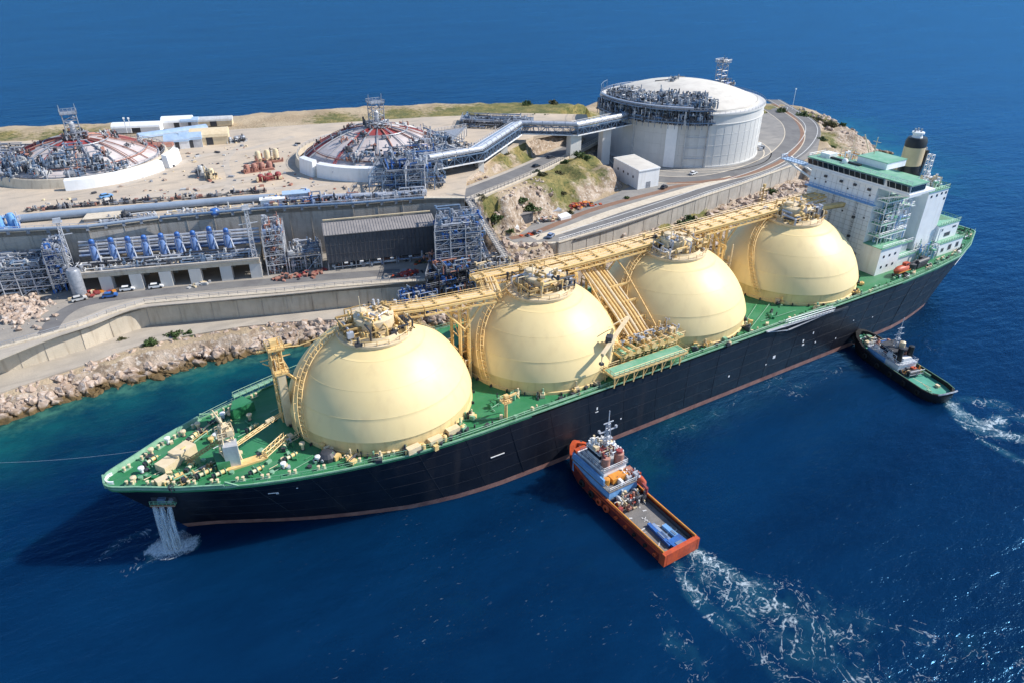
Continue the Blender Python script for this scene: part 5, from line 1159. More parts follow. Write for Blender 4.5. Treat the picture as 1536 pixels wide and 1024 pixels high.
# roof equipment: gantry over the front-left edge with dense pipework
m = MB()
ids = ['steel', 'steell', 'dark', 'steelb', 'steel', 'whited']
for k, a in enumerate(range(158, 250, 5)):
    p = cyl_pt(a, TR-6, 0); m.clutter((p[0], p[1], roofz(TR-8)-.6), 9, 4.6, 4.6, 26, (.1, .34), rad(a), 300+k, ids, .3)
for k, a in enumerate(range(205, 252, 7)):
    p = cyl_pt(a, TR-14, 0); m.clutter((p[0], p[1], roofz(TR-14)), 9, 5, 3.4, 18, (.08, .28), rad(a), 330+k, ids, .3)
for k, a in enumerate(range(160, 215, 8)):
    p = cyl_pt(a, TR-13, 0); m.clutter((p[0], p[1], roofz(TR-13)), 8, 5, 2.2, 12, (.08, .24), rad(a), 350+k, ['steell', 'steel', 'whited', 'dark'], .3)
for k, a in enumerate(range(160, 246, 4)):
    p = cyl_pt(a, TR+2.0, 0); m.clutter((p[0], p[1], zr-4.6), 3.0, 3.4, 6.6, 24, (.1, .34), rad(a), 380+k, ['dark', 'steelb', 'dark', 'steel', 'steell', 'dark'], .35)
    p = cyl_pt(a, TR-3.0, 0); m.clutter((p[0], p[1], zr-.4), 4.6, 3.4, 4.2, 18, (.1, .36), rad(a), 420+k, ['dark', 'steelb', 'dark', 'steel', 'steell', 'whited'], .35)
m.build('roof_pipework', TANK)
m = MB(); m.use('steel')
for dz, r0, r1 in ((-3.4, TR-.5, TR+3.6), (1.9, TR-8, TR+2.6)):
    for a in range(160, 246, 4):
        A = [cyl_pt(a, r0, zr+dz), cyl_pt(a+4.01, r0, zr+dz), cyl_pt(a+4.01, r1, zr+dz), cyl_pt(a, r1, zr+dz)]
        m.use('dark'); m.prism([q[:2] for q in A], zr+dz-.2, zr+dz); m.use('steelb'); m.tube(A[3], (A[3][0], A[3][1], zr+dz-3), .14, 5); m.beam(A[3], A[2], .25, .5)
    m.use('steel'); m.rail([cyl_pt(a, r1, zr+dz) for a in range(160, 251, 4)], 1.2, .09, 1.5)
m.build('roof_gantry', TANK)
for r_, dz, mm, rr_ in ((TR+1.6, 2.9, 'steell', .65), (TR-2.4, 3.2, 'steell', .5), (TR+2.4, -2.2, 'steelb', .5), (TR-6.5, 3.6, 'steell', .4)):
    m = MB(); m.use(mm); m.path([cyl_pt(a, r_, zr+dz) for a in range(158, 238, 4)], rr_, 8); m.build('ring_pipe', TANK, None, True)
m = MB(); q = Vector((TC.x+29.5, TC.y+2.5, 0)); m.use('steel'); m.lattice((q.x, q.y, roofz(31)-.5), 4.2, 4.2, 12.4, 5, .2); m.box(q.x-3, q.y-3, zr+14.4, q.x+3, q.y+3, zr+14.7); m.use('steel')
m.rail([(q.x-3, q.y-3, zr+14.7), (q.x+3, q.y-3, zr+14.7), (q.x+3, q.y+3, zr+14.7), (q.x-3, q.y+3, zr+14.7)], 1.3, .1, 1.5, True); m.clutter((q.x, q.y, zr+14.7), 4, 4, 2, 12, (.1, .3), 0, 3, ids); m.clutter((q.x+1, q.y-2, roofz(32)-.5), 8, 8, 3.6, 40, (.1, .3), 0, 4, ids+['blue', 'cream']); m.build('roof_tower', TANK)
m = MB()
for a in (232, 236, 240, 244): p = cyl_pt(a, TR-4, 0); m.use('white'); m.cbox((p[0], p[1], zr+1.8), (1.6, 1.6, 2.6), rad(a)); m.use('steel'); m.tube((p[0], p[1], zr+3), (p[0], p[1], zr+4.5), .3, 8)
m.use('dark'); m.path([(TC.x-12, TC.y+8, roofz(15)+.3), (TC.x-3, TC.y+2, roofz(4)+.3), (TC.x+4, TC.y+10, roofz(10)+.3), (TC.x+16, TC.y+16, roofz(22)+.3)], .3, 6)
m.clutter((TC.x-4, TC.y+3, roofz(6)), 10, 4, 1.4, 22, (.1, .25), .6, 6, ids); m.build('roof_vent', TANK)
for k, (a, s_) in enumerate(((338, 1.4), (343, 1.0), (333, .8), (350, 1.2))):
    p = cyl_pt(a-70, TR+6, ZT)
m = MB()
for k in range(14): 
    a = 318+k*2.6; p = cyl_pt(a, TR+2.6+(k % 3)*.8, ZT); m.use(random.choice(['white', 'dark', 'steell', 'steel'])); m.cbox((p[0], p[1], ZT+.7), (1.6, 1.2, 1.4), rad(a))
m.build('foot_fitting', TANK)

# white service building
A, B, Cc = G(919, 264, ZT), G(956, 285, ZT), G(987, 279, ZT); Dd = A+Cc-B
SB = thing('service_building', 'plain white flat-roofed building in front of the big tank', 'building', tuple(B))
m = MB(); m.use('white'); m.prism([(p.x, p.y) for p in (A, B, Cc, Dd)], ZT-.5, ZT+8.0); m.build('wall', SB)
m = MB(); m.use('white'); cen = (A+Cc)/2; m.prism([(cen.x+(p.x-cen.x)*1.03, cen.y+(p.y-cen.y)*1.03) for p in (A, B, Cc, Dd)], ZT+8.02, ZT+8.5); m.use('tankr'); m.prism([(cen.x+(p.x-cen.x)*.98, cen.y+(p.y-cen.y)*.98) for p in (A, B, Cc, Dd)], ZT+8.51, ZT+8.56); m.build('roof', SB)
for f in (.2, .42, .6, .8):
    p = A.lerp(B, f); d_ = (B-A).normalized(); nn = Vector((d_.y, -d_.x, 0)); m = MB(); m.use('dark'); m.beam(p-d_*.5+nn*.03+Vector((0, 0, 4.6)), p+d_*.5+nn*.03+Vector((0, 0, 4.6)), .1, 1.0); m.build('window', SB)
p = B.lerp(Cc, .5); d_ = (Cc-B).normalized(); nn = Vector((d_.y, -d_.x, 0)); m = MB(); m.use('steel'); m.beam(p-d_*1.2+nn*.03+Vector((0, 0, 1.4)), p+d_*1.2+nn*.03+Vector((0, 0, 1.4)), .1, 2.8); m.build('door', SB)

# elevated pipe bridge from the middle dome tank to the big tank
BR = thing('pipe_bridge', 'elevated bridge with a fat silver pipe over a blue truss, leading to the big tank', 'pipe bridge', G(858, 240, 20))
bz = 36.2
bp = [Vector((*G2(u, v, bz), bz)) for u, v in ((640, 240), (715, 227), (776, 188), (862, 190), (945, 166))]
bp[-1] = Vector((243.5, 139.5, bz))
for e, r_, dz, mm in ((-1.9, 1.05, 1.3, 'steell'), (.6, .6, .9, 'steell'), (2.0, .45, .8, 'steelb'), (3.1, .35, .7, 'steell')):
    m = MB(); m.use(mm); Q = [q+Vector((0, 0, dz)) for q in offs(bp, e)]; m.path(Q, r_, 14)
    for q in Q[1:-1]: m.lathe([(.01, -r_)]+[(r_*math.cos(rad(t)), r_*math.sin(rad(t))) for t in range(-75, 76, 15)]+[(.01, r_)], tuple(q), 14)
    if r_ > .9:
        for a_, b_ in zip(Q[:-1], Q[1:]):
            k = int((b_-a_).length/5)
            for i in range(1, k): c_ = a_.lerp(b_, i/k); d_ = (b_-a_).normalized(); m.use('steel'); m.tube(c_-d_*.15, c_+d_*.15, r_*1.08, 14)
    m.build('pipe', BR, None, True)
m = MB(); 
for e in (-3.6, 3.8):
    Q = offs(bp, e)
    for a_, b_ in zip(Q[:-1], Q[1:]):
        m.use('steelb'); m.beam(a_, b_, .4, .45); m.use('white' if e < 0 else 'steelb'); m.beam(a_-Vector((0, 0, 3.4)), b_-Vector((0, 0, 3.4)), .45, .45); k = max(1, int((b_-a_).length/3.4)); m.use('steelb')
        for i in range(k):
            p, q = a_.lerp(b_, i/k), a_.lerp(b_, (i+1)/k); dz = Vector((0, 0, 3.4)); m.beam(p, p-dz, .22); m.beam(p, q-dz, .18) if i % 2 else m.beam(p-dz, q, .18)
Q0, Q1 = offs(bp, -3.6), offs(bp, 3.8)
for (a_, b_), (c_, d_) in zip(zip(Q0[:-1], Q0[1:]), zip(Q1[:-1], Q1[1:])):
    k = max(1, int((b_-a_).length/3.4))
    for i in range(k+1): m.use('steelb'); m.beam(a_.lerp(b_, i/k), c_.lerp(d_, i/k), .25); m.beam(a_.lerp(b_, i/k)-Vector((0, 0, 3.4)), c_.lerp(d_, i/k)-Vector((0, 0, 3.4)), .25)
    m.use('dark'); m.prism([a_.xy, b_.xy, d_.xy, c_.xy], bz-3.6, bz-3.4)
m.build('truss', BR)
m = MB(); m.use('steel'); m.rail([q+Vector((0, 0, .25)) for q in Q0], 1.2, .09, 2.5); m.rail([q+Vector((0, 0, .25)) for q in Q1], 1.2, .09, 2.5); m.build('railing', BR)
for (x, y), w_ in ((offs(bp, 0)[3].xy, 6), ((229, 137.5), 5), ((160, 135.5), 3), ((bp[1].xy*.4+bp[2].xy*.6), 3.4), (bp[1].lerp(bp[2], .05).xy, 2.6)):
    m = MB(); m.use('tankw'); zb_ = min(tz(x, y), tz(x+3, y), tz(x, y+3))-2.0; m.prism([(x-w_/2, y-1.7), (x+w_/2, y-1.7), (x+w_/2, y+1.7), (x-w_/2, y+1.7)], zb_, bz-3.65); m.build('pier', BR)

# two low domed tanks on the plateau
def domed_tank(c, R0, rise, label, reds, dark_mats, seed, sector):
    T_ = thing('domed_tank', label, 'storage tank', (c[0], c[1], ZP)); R_ = random.Random(seed)
    def P(a, r, z): return (c[0]+r*math.cos(rad(a)), c[1]+r*math.sin(rad(a)), z)
    Rb = R0-2.5; Rs = (Rb*Rb+rise*rise)/(2*rise)
    def cz(r): return ZP+2.0+math.sqrt(max(0, Rs*Rs-r*r))-(Rs-rise)
    m = MB(); m.use('domer'); m.lathe([(Rb, 1.0), (Rb, 2)]+[(max(.01, Rb*(1-k/18)), cz(Rb*(1-k/18))-ZP) for k in range(1, 19)], (c[0], c[1], ZP), 80); m.build('dome_roof', T_, None, True)
    m = MB(); m.use('concl'); m.lathe([(R0+1.4, -.5), (R0+.5, 3.2), (R0-.3, 3.3), (R0-.3, .5)], (c[0], c[1], ZP), 80); m.build('ring_wall', T_, None, True)
    m = MB(); m.use('red')
    for a0_, a1_, r0, r1 in [(q[0], q[1], Rb*q[2], Rb*q[3]) for q in reds]:
        n_ = int((a1_-a0_)/5)
        for i in range(n_):
            A0, A1 = a0_+i*5, a0_+(i+1)*5; rs = [r0+(r1-r0)*q/4 for q in range(5)]
            for ra, rb in zip(rs[:-1], rs[1:]): m.add([P(A0, ra, cz(ra)+.14), P(A1, ra, cz(ra)+.14), P(A1, rb, cz(rb)+.14), P(A0, rb, cz(rb)+.14)], [(0, 3, 2, 1)])
    m.build('red_panel', T_)
    m = MB()
    for k in range(22):
        a = k*360/22+R_.uniform(-4, 4); m.use(R_.choice(['redb', 'red', 'steel', 'redb', 'steel', 'whited'])); rr_ = R_.choice((.14, .22, .32)); r0 = R_.uniform(.12, .35)*Rb
        m.path([P(a, r, cz(r)+.5) for r in [r0+(Rb*.97-r0)*q/8 for q in range(9)]], rr_, 5)
        if k % 2: m.path([P(a+2.2, r, cz(r)+.7) for r in [r0+(Rb*.97-r0)*q/8 for q in range(9)]], .16, 5)
    for r, mm in ((Rb*.99, 'steel'), (Rb*.86, 'redb'), (Rb*.40, 'steel'), (Rb*.16, 'dark')):
        m.use(mm); m.path([P(a, r, cz(r)+.6) for a in range(0, 360, 8)], .26, 5, True)
    m.build('roof_pipe', T_)
    m = MB(); m.use('steel'); m.rail([P(a, R0-.2, ZP+3.3) for a in range(0, 360, 6)], 1.2, .09, 2.4, True); m.rail([P(a, Rb*.86, cz(Rb*.86)+.2) for a in range(0, 360, 8)], 1.2, .09, 2.4, True); m.build('railing', T_)
    m = MB()
    for k in range(36):
        a = sector[0]+(sector[1]-sector[0])*R_.random(); r = Rb*R_.uniform(.72, 1.03); p = P(a, r, cz(r)); m.clutter(p, 6, 6, R_.uniform(2, 5.0), 12, (.1, .34), rad(a), seed*50+k, dark_mats, .35)
    for k in range(32):
        a = R_.uniform(0, 360); r = Rb*R_.uniform(.35, .98); m.clutter(P(a, r, cz(r)), 3.4, 3.4, 2.2, 6, (.08, .26), rad(a), seed*70+k, ['dark', 'steel', 'redb', 'whited'], .4)
    m.build('roof_equipment', T_)
    m = MB(); m.use('steel'); m.lattice((c[0], c[1], cz(0)-.3), 5, 5, 10, 4, .2); z_ = cz(0)+9.7; m.box(c[0]-3, c[1]-3, z_, c[0]+3, c[1]+3, z_+.25); m.rail([(c[0]-3, c[1]-3, z_), (c[0]+3, c[1]-3, z_), (c[0]+3, c[1]+3, z_), (c[0]-3, c[1]+3, z_)], 1.3, .1, 1.5, True); m.tube((c[0]-2.8, c[1], z_), (c[0]-2.8, c[1], z_+3.4), .14, 5); m.tube((c[0]+2.8, c[1], z_), (c[0]+2.8, c[1], z_+3.4), .14, 5); m.clutter((c[0], c[1], cz(0)), 9, 9, 3.2, 46, (.1, .35), 0, seed, ['steel', 'dark', 'redb', 'steell', 'steel']); m.use('steell'); m.lathe([(1, 0), (1, 6), (.4, 6.6), (.01, 6.7)], (c[0], c[1], cz(0)), 12); m.build('crown_tower', T_)
    return T_, P, cz
mixm = ['steel', 'dark', 'steelb', 'steell', 'steel', 'whited', 'steelb']
TB, PB, czB = domed_tank((121, 155), 34, 11.0, 'low domed tank with red panels in the middle of the plateau, beside the pipe bridge', [(85, 175, .55, .98), (-10, 62, .52, .98), (190, 310, .10, .36), (60, 85, .2, .6)], mixm, 5, (215, 345))
TA, PA, czA = domed_tank((11, 206), 32, 8.8, 'low domed tank with red panels at the far left, behind white curved screens', [(110, 190, .50, .97), (0, 70, .55, .98), (190, 330, .08, .34), (90, 130, .25, .55)], mixm, 8, (195, 300))
# big platforms in front of each domed tank
def platform(name, label, cat, corner_px, zb_, zt_, lv, seed, mats_, k=70, par=None, dens=1.0, hh=3.2):
    P4 = [Vector((*G2(u, v, zb_), 0)) for u, v in corner_px]
    if len(P4) == 3: P4.append(P4[0]+P4[2]-P4[1])
    cen = sum(P4, Vector())/4; o = thing(name, label, cat, (cen.x, cen.y, zb_))
    ux = (P4[1]-P4[0]); uy = (P4[3]-P4[0]); Lx, Ly = ux.length, uy.length; rz = math.atan2(ux.y, ux.x)
    m = MB(); m.use(mats_[0])
    nx_, ny_ = max(1, int(Lx/4.5)), max(1, int(Ly/4.5))
    for i in range(nx_+1):
        for j in range(ny_+1):
            p = P4[0]+ux*i/nx_+uy*j/ny_; m.tube((p.x, p.y, zb_-.6), (p.x, p.y, zt_), .18, 5)
            for l in range(lv):
                z0_, z1_ = zb_+(zt_-zb_)*l/lv, zb_+(zt_-zb_)*(l+1)/lv
                if i < nx_: q = p+ux/nx_; m.beam((p.x, p.y, z1_), (q.x, q.y, z1_), .22, .3); (m.tube((p.x, p.y, z0_), (q.x, q.y, z1_), .09, 4) if (i+l+j) % 2 and j in (0, ny_) else None)
                if j < ny_: q = p+uy/ny_; m.beam((p.x, p.y, z1_), (q.x, q.y, z1_), .22, .3); (m.tube((p.x, p.y, z0_), (q.x, q.y, z1_), .09, 4) if (i+l) % 2 and i in (0, nx_) else None)
    m.build('frame', o)
    m = MB(); m.use('steel')
    for l in range(lv):
        z1_ = zb_+(zt_-zb_)*(l+1)/lv+.17; ring_ = [(p.x, p.y, z1_) for p in P4]; m.rail(ring_, 1.2, .08, 1.6, True)
        f0 = P4[0]+uy*.35; f1 = P4[1]+uy*.35; m.prism([f0.xy, f1.xy, (f1+uy*.6).xy, (f0+uy*.6).xy], z1_-.02, z1_+.05)
    m.build('walkway', o)
    m = MB()
    for l in range(lv+1): z1_ = zb_+(zt_-zb_)*l/lv+.2; m.clutter((cen.x, cen.y, z1_), Lx*.92, Ly*.92, (zt_-zb_)/lv*.85 if l < lv else hh, int(k*dens), (.1, .34), rz, seed+l, mats_, .3)
    m.build('process_piping', o)
    return o
platform('pipe_rack', 'dark pipe-filled frame in front of the middle domed tank', 'pipe rack', [(555, 292), (652, 285), (668, 240)], ZP, 35.5, 2, 101, ['steelb', 'steel', 'dark', 'steell', 'steel', 'blue'], 90)
platform('pipe_rack', 'steel pipe frame wrapped around the right flank of the middle domed tank', 'pipe rack', [(600, 262), (655, 252), (700, 205)], ZP, 33.5, 1, 111, ['steel', 'dark', 'steell', 'steel', 'steelb', 'whited'], 150)
platform('pipe_rack', 'blue-grey pipe frame in front of the far left domed tank', 'pipe rack', [(85, 272), (140, 268), (142, 240)], ZP, 37.0, 2, 121, ['steelb', 'steel', 'dark', 'steell', 'steelb', 'steel'], 60)
platform('pipe_rack', 'long pipe rack below the left domed tank at the photo edge', 'pipe rack', [(-30, 262), (85, 258), (85, 240)], ZP, 33.5, 1, 126, ['steel', 'whited', 'dark', 'steell', 'steel'], 120)
platform('pipe_rack', 'low pipe bundle linking the middle domed tank with the pipe bridge', 'pipe rack', [(690, 192), (800, 196), (800, 184)], ZP, 31.5, 1, 131, ['dark', 'steel', 'steelb', 'dark', 'steell'], 70, hh=1.4)
# curved screens
def screen(label, P, a0_, a1_, r, h, mm, c):
    m = MB(); m.use(mm); n_ = 24
    V = []; 
    for i in range(n_+1):
        a = a0_+(a1_-a0_)*i/n_; V += [P(a, r, ZP), P(a, r-.5, ZP+h), P(a, r-2.6, ZP+h+.4), P(a, r-3.0, ZP)]
    F = []
    for i in range(n_): 
        b_ = i*4
        F += [(b_, b_+1, b_+5, b_+4), (b_+1, b_+2, b_+6, b_+5), (b_+2, b_+3, b_+7, b_+6)]
    m.add(V, F+[(0, 3, 2, 1), (n_*4, n_*4+1, n_*4+2, n_*4+3)]); o = m.build('curved_screen', None, None, True, at=P((a0_+a1_)/2, r, ZP))
    tag(o, label, 'screen wall')
screen('white curved screen wall in front of the left domed tank, long front section', PA, 258, 318, 37.5, 3.6, 'white', 0)
screen('short white curved screen behind the long one, right of the left domed tank', PA, 321, 340, 38.5, 5.0, 'white', 0)
screen('shaded pale curved skirt wall at the front of the middle domed tank', PB, 205, 262, 35.8, 5.2, 'white', 0)
screen('narrow shaded white curved panel at the left flank of the middle domed tank', PB, 188, 203, 36.6, 6.0, 'white', 0)

# ducts and pipes along the plateau edge
for label, pts, r_, mm in (('wide blue-grey duct lying along the plateau above the retaining wall', [(30, 328), (190, 314), (330, 302), (412, 296)], 1.25, 'duct'),
                           ('silver pipe running right of the duct toward the middle domed tank', [(425, 300), (480, 296), (560, 293), (640, 288)], 1.0, 'steell'),
                           ('pale pipe at the lip of the retaining wall, left half', [(-20, 347), (130, 340), (237, 326)], .5, 'duct'),
                           ('pale pipe at the lip of the retaining wall, right half', [(240, 326), (400, 312), (529, 305), (636, 297)], .45, 'steelb')):
    m = MB(); m.use(mm); zz = ZP+1.4; Q = [Vector((*G2(u, v, zz), zz)) for u, v in pts]; m.path(Q, r_, 12)
    m.use('steel')
    for a_, b_ in zip(Q[:-1], Q[1:]):
        k = int((b_-a_).length/6)+1
        for i in range(k): c_ = a_.lerp(b_, i/k); m.beam((c_.x, c_.y, ZP-.1), (c_.x, c_.y, zz-r_*.5), .5, .9)
    tag(m.build('pipeline', None, None, True, at=Q[0]), label, 'pipe')
def lit_thing(name, label, cat, u, v, z, fn, group=None):
    p = G(u, v, z); o = thing(name, label, cat, (p.x, p.y, z), group); fn(o, p); return o
# equipment rows on the plateau lip
for k, (u0, v0, u1, v1, dp, lab) in enumerate(((395, 317, 470, 311, 12, 'blue and rusty valve station on the plateau lip, left of the silver pipe'), (470, 312, 540, 306, 11, 'cluttered pump row on the plateau lip below the silver pipe'), (545, 306, 640, 298, 9, 'dark pipe row on the plateau lip under the middle domed tank'), (150, 341, 235, 330, 8, 'grey equipment row on the plateau lip, left part'), (250, 328, 380, 317, 7, 'thin pipes and boxes on the plateau lip right of the concrete pad'))):
    a_, b_ = G(u0, v0, ZP), G(u1, v1, ZP); cen = (a_+b_)/2; rz = math.atan2(b_.y-a_.y, b_.x-a_.x); nn = Vector((-math.sin(rz), math.cos(rz), 0))*dp*.45; L_ = (b_-a_).length
    o = thing('valve_station', lab, 'pipework', tuple(cen+nn)); m = MB(); m.clutter((cen.x+nn.x, cen.y+nn.y, ZP), L_, dp*.75, 3.0 if k < 3 else 1.4, (150, 90, 110, 60, 60)[k], (.08, .28), rz, 500+k, [['blued', 'steell', 'redb', 'dark', 'steel', 'blue', 'cream'], ['steel', 'redb', 'dark', 'steell', 'blued'], ['steel', 'steelb', 'dark', 'steell'], ['steel', 'steell', 'whited'], ['steel', 'steell', 'whited', 'cream']][k], .4); m.build('pipework', o)
platform('pipe_rack', 'tall pale pipe stair frame standing at the wall edge below the middle domed tank', 'pipe rack', [(612, 322), (640, 320), (645, 300)], ZP-8, 38, 4, 151, ['steell', 'steel', 'steelb', 'steel', 'steell'], 20)
def small(name, label, cat, u, v, z, parts_):
    p = G(u, v, z); o = thing(name, label, cat, (p.x, p.y, z))
    for nm, fn in parts_: m = MB(); fn(m, p, z); m.build(nm, o)
    return o
def hut(label, u, v, z, w_, d_, h, rz, wallm, roofm, name='hut', cat='hut', arch=False):
    p = G(u, v, z); o = thing(name, label, cat, (p.x, p.y, z)); m = MB(); m.use(wallm); m.cbox((p.x, p.y, z+h/2), (w_, d_, h), rz); m.build('wall', o)
    m = MB(); m.use(roofm)
    if arch:
        co, si = math.cos(rz), math.sin(rz); V = []
        for e in (-w_/2-.2, w_/2+.2):
            for k in range(9): t = PI*k/8; x, y, zz = e, math.cos(t)*d_*.53, h*.8+math.sin(t)*d_*.30; V.append((p.x+x*co-y*si, p.y+x*si+y*co, z+zz))
        m.add(V, [(k, k+1, 10+k, 9+k) for k in range(8)]+[tuple(range(8, -1, -1)), tuple(range(9, 18)), (0, 9, 17, 8)])
    else: m.cbox((p.x, p.y, z+h+.12), (w_+.6, d_+.6, .22), rz)
    m.build('roof', o)
    m = MB(); m.use('dark'); co, si = math.cos(rz), math.sin(rz); q = Vector((p.x+si*(d_/2+.02), p.y-co*(d_/2+.02), z+h*.4)); m.cbox(tuple(q), (w_*.18, .08, h*.75), rz); m.build('door', o)
    return o
hut('long white tunnel shelter beyond the left domed tank, closest to the sea', 208, 197, 27, 22, 7, 3, -.35, 'white', 'white', 'shelter', 'shelter', True)
hut('pale arched shelter at the back edge of the sandy plateau', 268, 190, 27, 14, 8, 3.5, -.3, 'white', 'white', 'shelter', 'shelter', True)
hut('blue-roofed shelter between two pale arched ones at the back of the plateau', 287, 190, 27, 8, 6, 3.5, -.3, 'whited', 'palebl', 'shelter', 'shelter', True)
hut('long grey-roofed shelter at the back right of the plateau huts', 322, 188, 27, 18, 6, 3.2, -.3, 'cream', 'whited', 'shelter', 'shelter', True)
hut('long blue tunnel shelter slanting across the rear yard', 262, 208, ZP, 30, 6, 3.4, .12, 'whited', 'palebl', 'shelter', 'shelter', True)
hut('white and blue arched shed with open front in the rear yard', 268, 221, ZP, 10, 8, 4.0, -.2, 'white', 'palebl', 'shed', 'shed', True)
hut('pale round-roofed shed beside the white and blue one', 289, 219, ZP, 9, 8, 4.4, -.2, 'steell', 'palebl', 'shed', 'shed', True)
hut('low pink-roofed hut between the left domed tank and the sheds', 240, 226, ZP, 12, 5, 2.6, -.35, 'whited', 'redb', 'hut', 'hut', True)
hut('long beige canvas shed at the right of the rear yard', 317, 214, ZP, 16, 10, 4.4, -.25, 'cream', 'cream', 'shed', 'shed', True)
hut('low white cabin on the plateau lip beside the blue valves', 410, 309, ZP, 8, 3, 2.6, -.25, 'white', 'white', 'cabin', 'cabin')
hut('pale flat cabin on the plateau lip near the silver pipe', 446, 302, ZP, 9, 4, 3.2, -.25, 'steell', 'palebl', 'cabin', 'cabin')
def skid(label, u, v, z, w_, d_, h, seed, mats_, name='process_skid', cat='equipment'):
    p = G(u, v, z); o = thing(name, label, cat, (p.x, p.y, z)); m = MB(); m.use(mats_[0]); R_ = random.Random(seed)
    m.box(p.x-w_/2, p.y-d_/2, z-.1, p.x+w_/2, p.y+d_/2, z+.3); m.build('base_frame', o)
    m = MB(); m.use(mats_[-1])
    k = max(1, int(w_/3))
    for i in range(k): x = p.x-w_/2+w_*(i+.5)/k; m.lathe([(1.2, .3), (1.2, h*.8), (.8, h), (.01, h*1.02)], (x, p.y, z), 12)
    m.build('vessel', o, None, True)
    m = MB(); m.clutter((p.x, p.y, z), w_, d_, h, 26, (.1, .3), 0, seed, mats_, .4); m.build('piping', o)
    return o
skid('rusty pink process skid with stacked vessels left of the middle domed tank', 402, 243, ZP, 11, 6, 5, 1, ['redb', 'dark', 'redb', 'cream'])
skid('low rusty pink tank skid just below the stacked vessels', 388, 256, ZP, 12, 5, 3, 2, ['redb', 'dark', 'redb', 'redb'])
skid('small tan tank skid on the sand, nearest the plateau pipes', 405, 270, ZP, 10, 3.4, 2.6, 3, ['redb', 'cream', 'red'])
skid('grey and white equipment block on the sand with a long shadow', 303, 264, ZP, 4, 4, 4, 4, ['steel', 'dark', 'whited'])
skid('beige equipment block standing just right of the grey and white one', 318, 268, ZP, 4, 5, 4, 5, ['cream', 'dark', 'cream'])
skid('dark parts and pale crates at the back right of the plateau', 355, 213, ZP, 9, 4, 2.4, 6, ['whited', 'dark', 'dark', 'steel'])
skid('blue vessel pair beside the pale skirt of the middle domed tank', 489, 262, ZP, 6, 3, 4, 7, ['blue', 'blue', 'ltblue', 'blued'])
skid('bright blue valve cluster at the left photo edge on the wall top', 12, 342, ZP, 7, 6, 4.6, 8, ['blue', 'ltblue', 'steell', 'ltblue'])
skid('blue pump block at the far left tank edge', 10, 252, ZP, 9, 6, 6, 9, ['blue', 'steel', 'ltblue', 'blue'])
skid('small grey pump hut on the wall top beneath the rear shelters', 190, 330, ZP, 3, 3, 3, 10, ['dark', 'steel', 'dark'])
hut('plain concrete pad house jutting over the wall top', 155, 329, ZP, 10, 6, 1.2, -.3, 'conc', 'concl', 'cabin', 'cabin')
p = G(322, 318, ZP+1.2); m = MB(); m.use('blue'); m.lathe([(.01, -1.3), (1.2, -1.0), (1.9, 0), (1.2, 1.0), (.01, 1.3)], tuple(p), 16); m.use('steel'); m.tube((p.x, p.y, ZP-.1), (p.x, p.y, ZP+.4), .5, 8); tag(m.build('float_tank', None, None, True, at=p), 'small bright blue rounded tank on the lip of the tall retaining wall', 'tank')
for k, pts in enumerate((((60, 318), (180, 300), (280, 285), (400, 262), (450, 232)), ((150, 290), (230, 262), (300, 235), (380, 222), (440, 205)), ((240, 300), (330, 288), (430, 282), (500, 276)), ((330, 300), (345, 270), (340, 240), (370, 210)))):
    strip('worn_track', [(*G2(u, v, ZP), ZP) for u, v in pts], (5, 4, 3.4, 2.6)[k], 'track', .012+.006*k, .05)
m = MB(); R_ = random.Random(44)
for _ in range(420):
    u, v = R_.uniform(60, 640), R_.uniform(215, 312); p = G(u, v, ZP)
    if not inpoly(np.array([p.x]), np.array([p.y]), P_plat)[0]: continue
    if math.hypot(p.x-121, p.y-155) < 38 or math.hypot(p.x-3, p.y-204) < 41: continue
    m.use(R_.choice(['dark', 'redb', 'whited', 'steel', 'cream', 'rock', 'dark', 'rock'])); q = R_.choice((.25, .35, .5, .8)); m.cbox((p.x, p.y, ZP+q*.35), (q*R_.uniform(1, 3), q*1.2, q*.9), R_.uniform(0, 3))
o = m.build('yard_litter'); o['kind'] = 'stuff'; o['label'] = 'small scattered debris and stones over the sandy plateau'; o['category'] = 'debris'
for k, (u0, v0, u1, v1, lab) in enumerate(((40, 317, 150, 308, 'brown stub fence row on the plateau behind the wall-top duct, left stretch'), (155, 308, 270, 299, 'brown and dark stub row behind the wall-top duct, middle stretch'), (275, 299, 400, 288, 'dark low pipe supports behind the wall-top duct, right stretch'))):
    a_, b_ = G(u0, v0, ZP), G(u1, v1, ZP); cen = (a_+b_)/2; rz = math.atan2(b_.y-a_.y, b_.x-a_.x); o = thing('pipe_support_row', lab, 'pipework', tuple(cen)); m = MB(); m.clutter(tuple(cen), (b_-a_).length, 2.6, 1.5, 60, (.08, .2), rz, 900+k, ['redb', 'dark', 'conc', 'dark', 'steel'], .6); m.build('support', o)
# scrap and spoil heaps
def heap(label, u, v, z, r, mats_, seed, k=40, name='scrap_heap', cat='heap', sy=.5):
    p = G(u, v, z); m = MB(); R_ = random.Random(seed)
    for _ in range(k):
        m.use(R_.choice(mats_)); x, y = R_.gauss(0, r*.45), R_.gauss(0, r*.45*sy); m.cbox((p.x+x, p.y+y, z+R_.uniform(.1, 1.0)*max(.3, 1-math.hypot(x, y)/r)), (R_.uniform(.5, 2.2), R_.uniform(.3, 1.2), R_.uniform(.2, 1)), R_.uniform(0, 3))
    o = m.build(name, None, None, False, at=p); tag(o, label, cat)
heap('heap of orange and red scrap at the foot of the mound', 870, 309, ZT, 7, ['orange', 'red', 'orange', 'redb', 'dark', 'orangey'], 1, 90)
heap('scattered pinkish rubble on the roadside beneath the ramp', 822, 330, ZT, 6, ['redb', 'cream', 'whited', 'dark'], 2, 50)
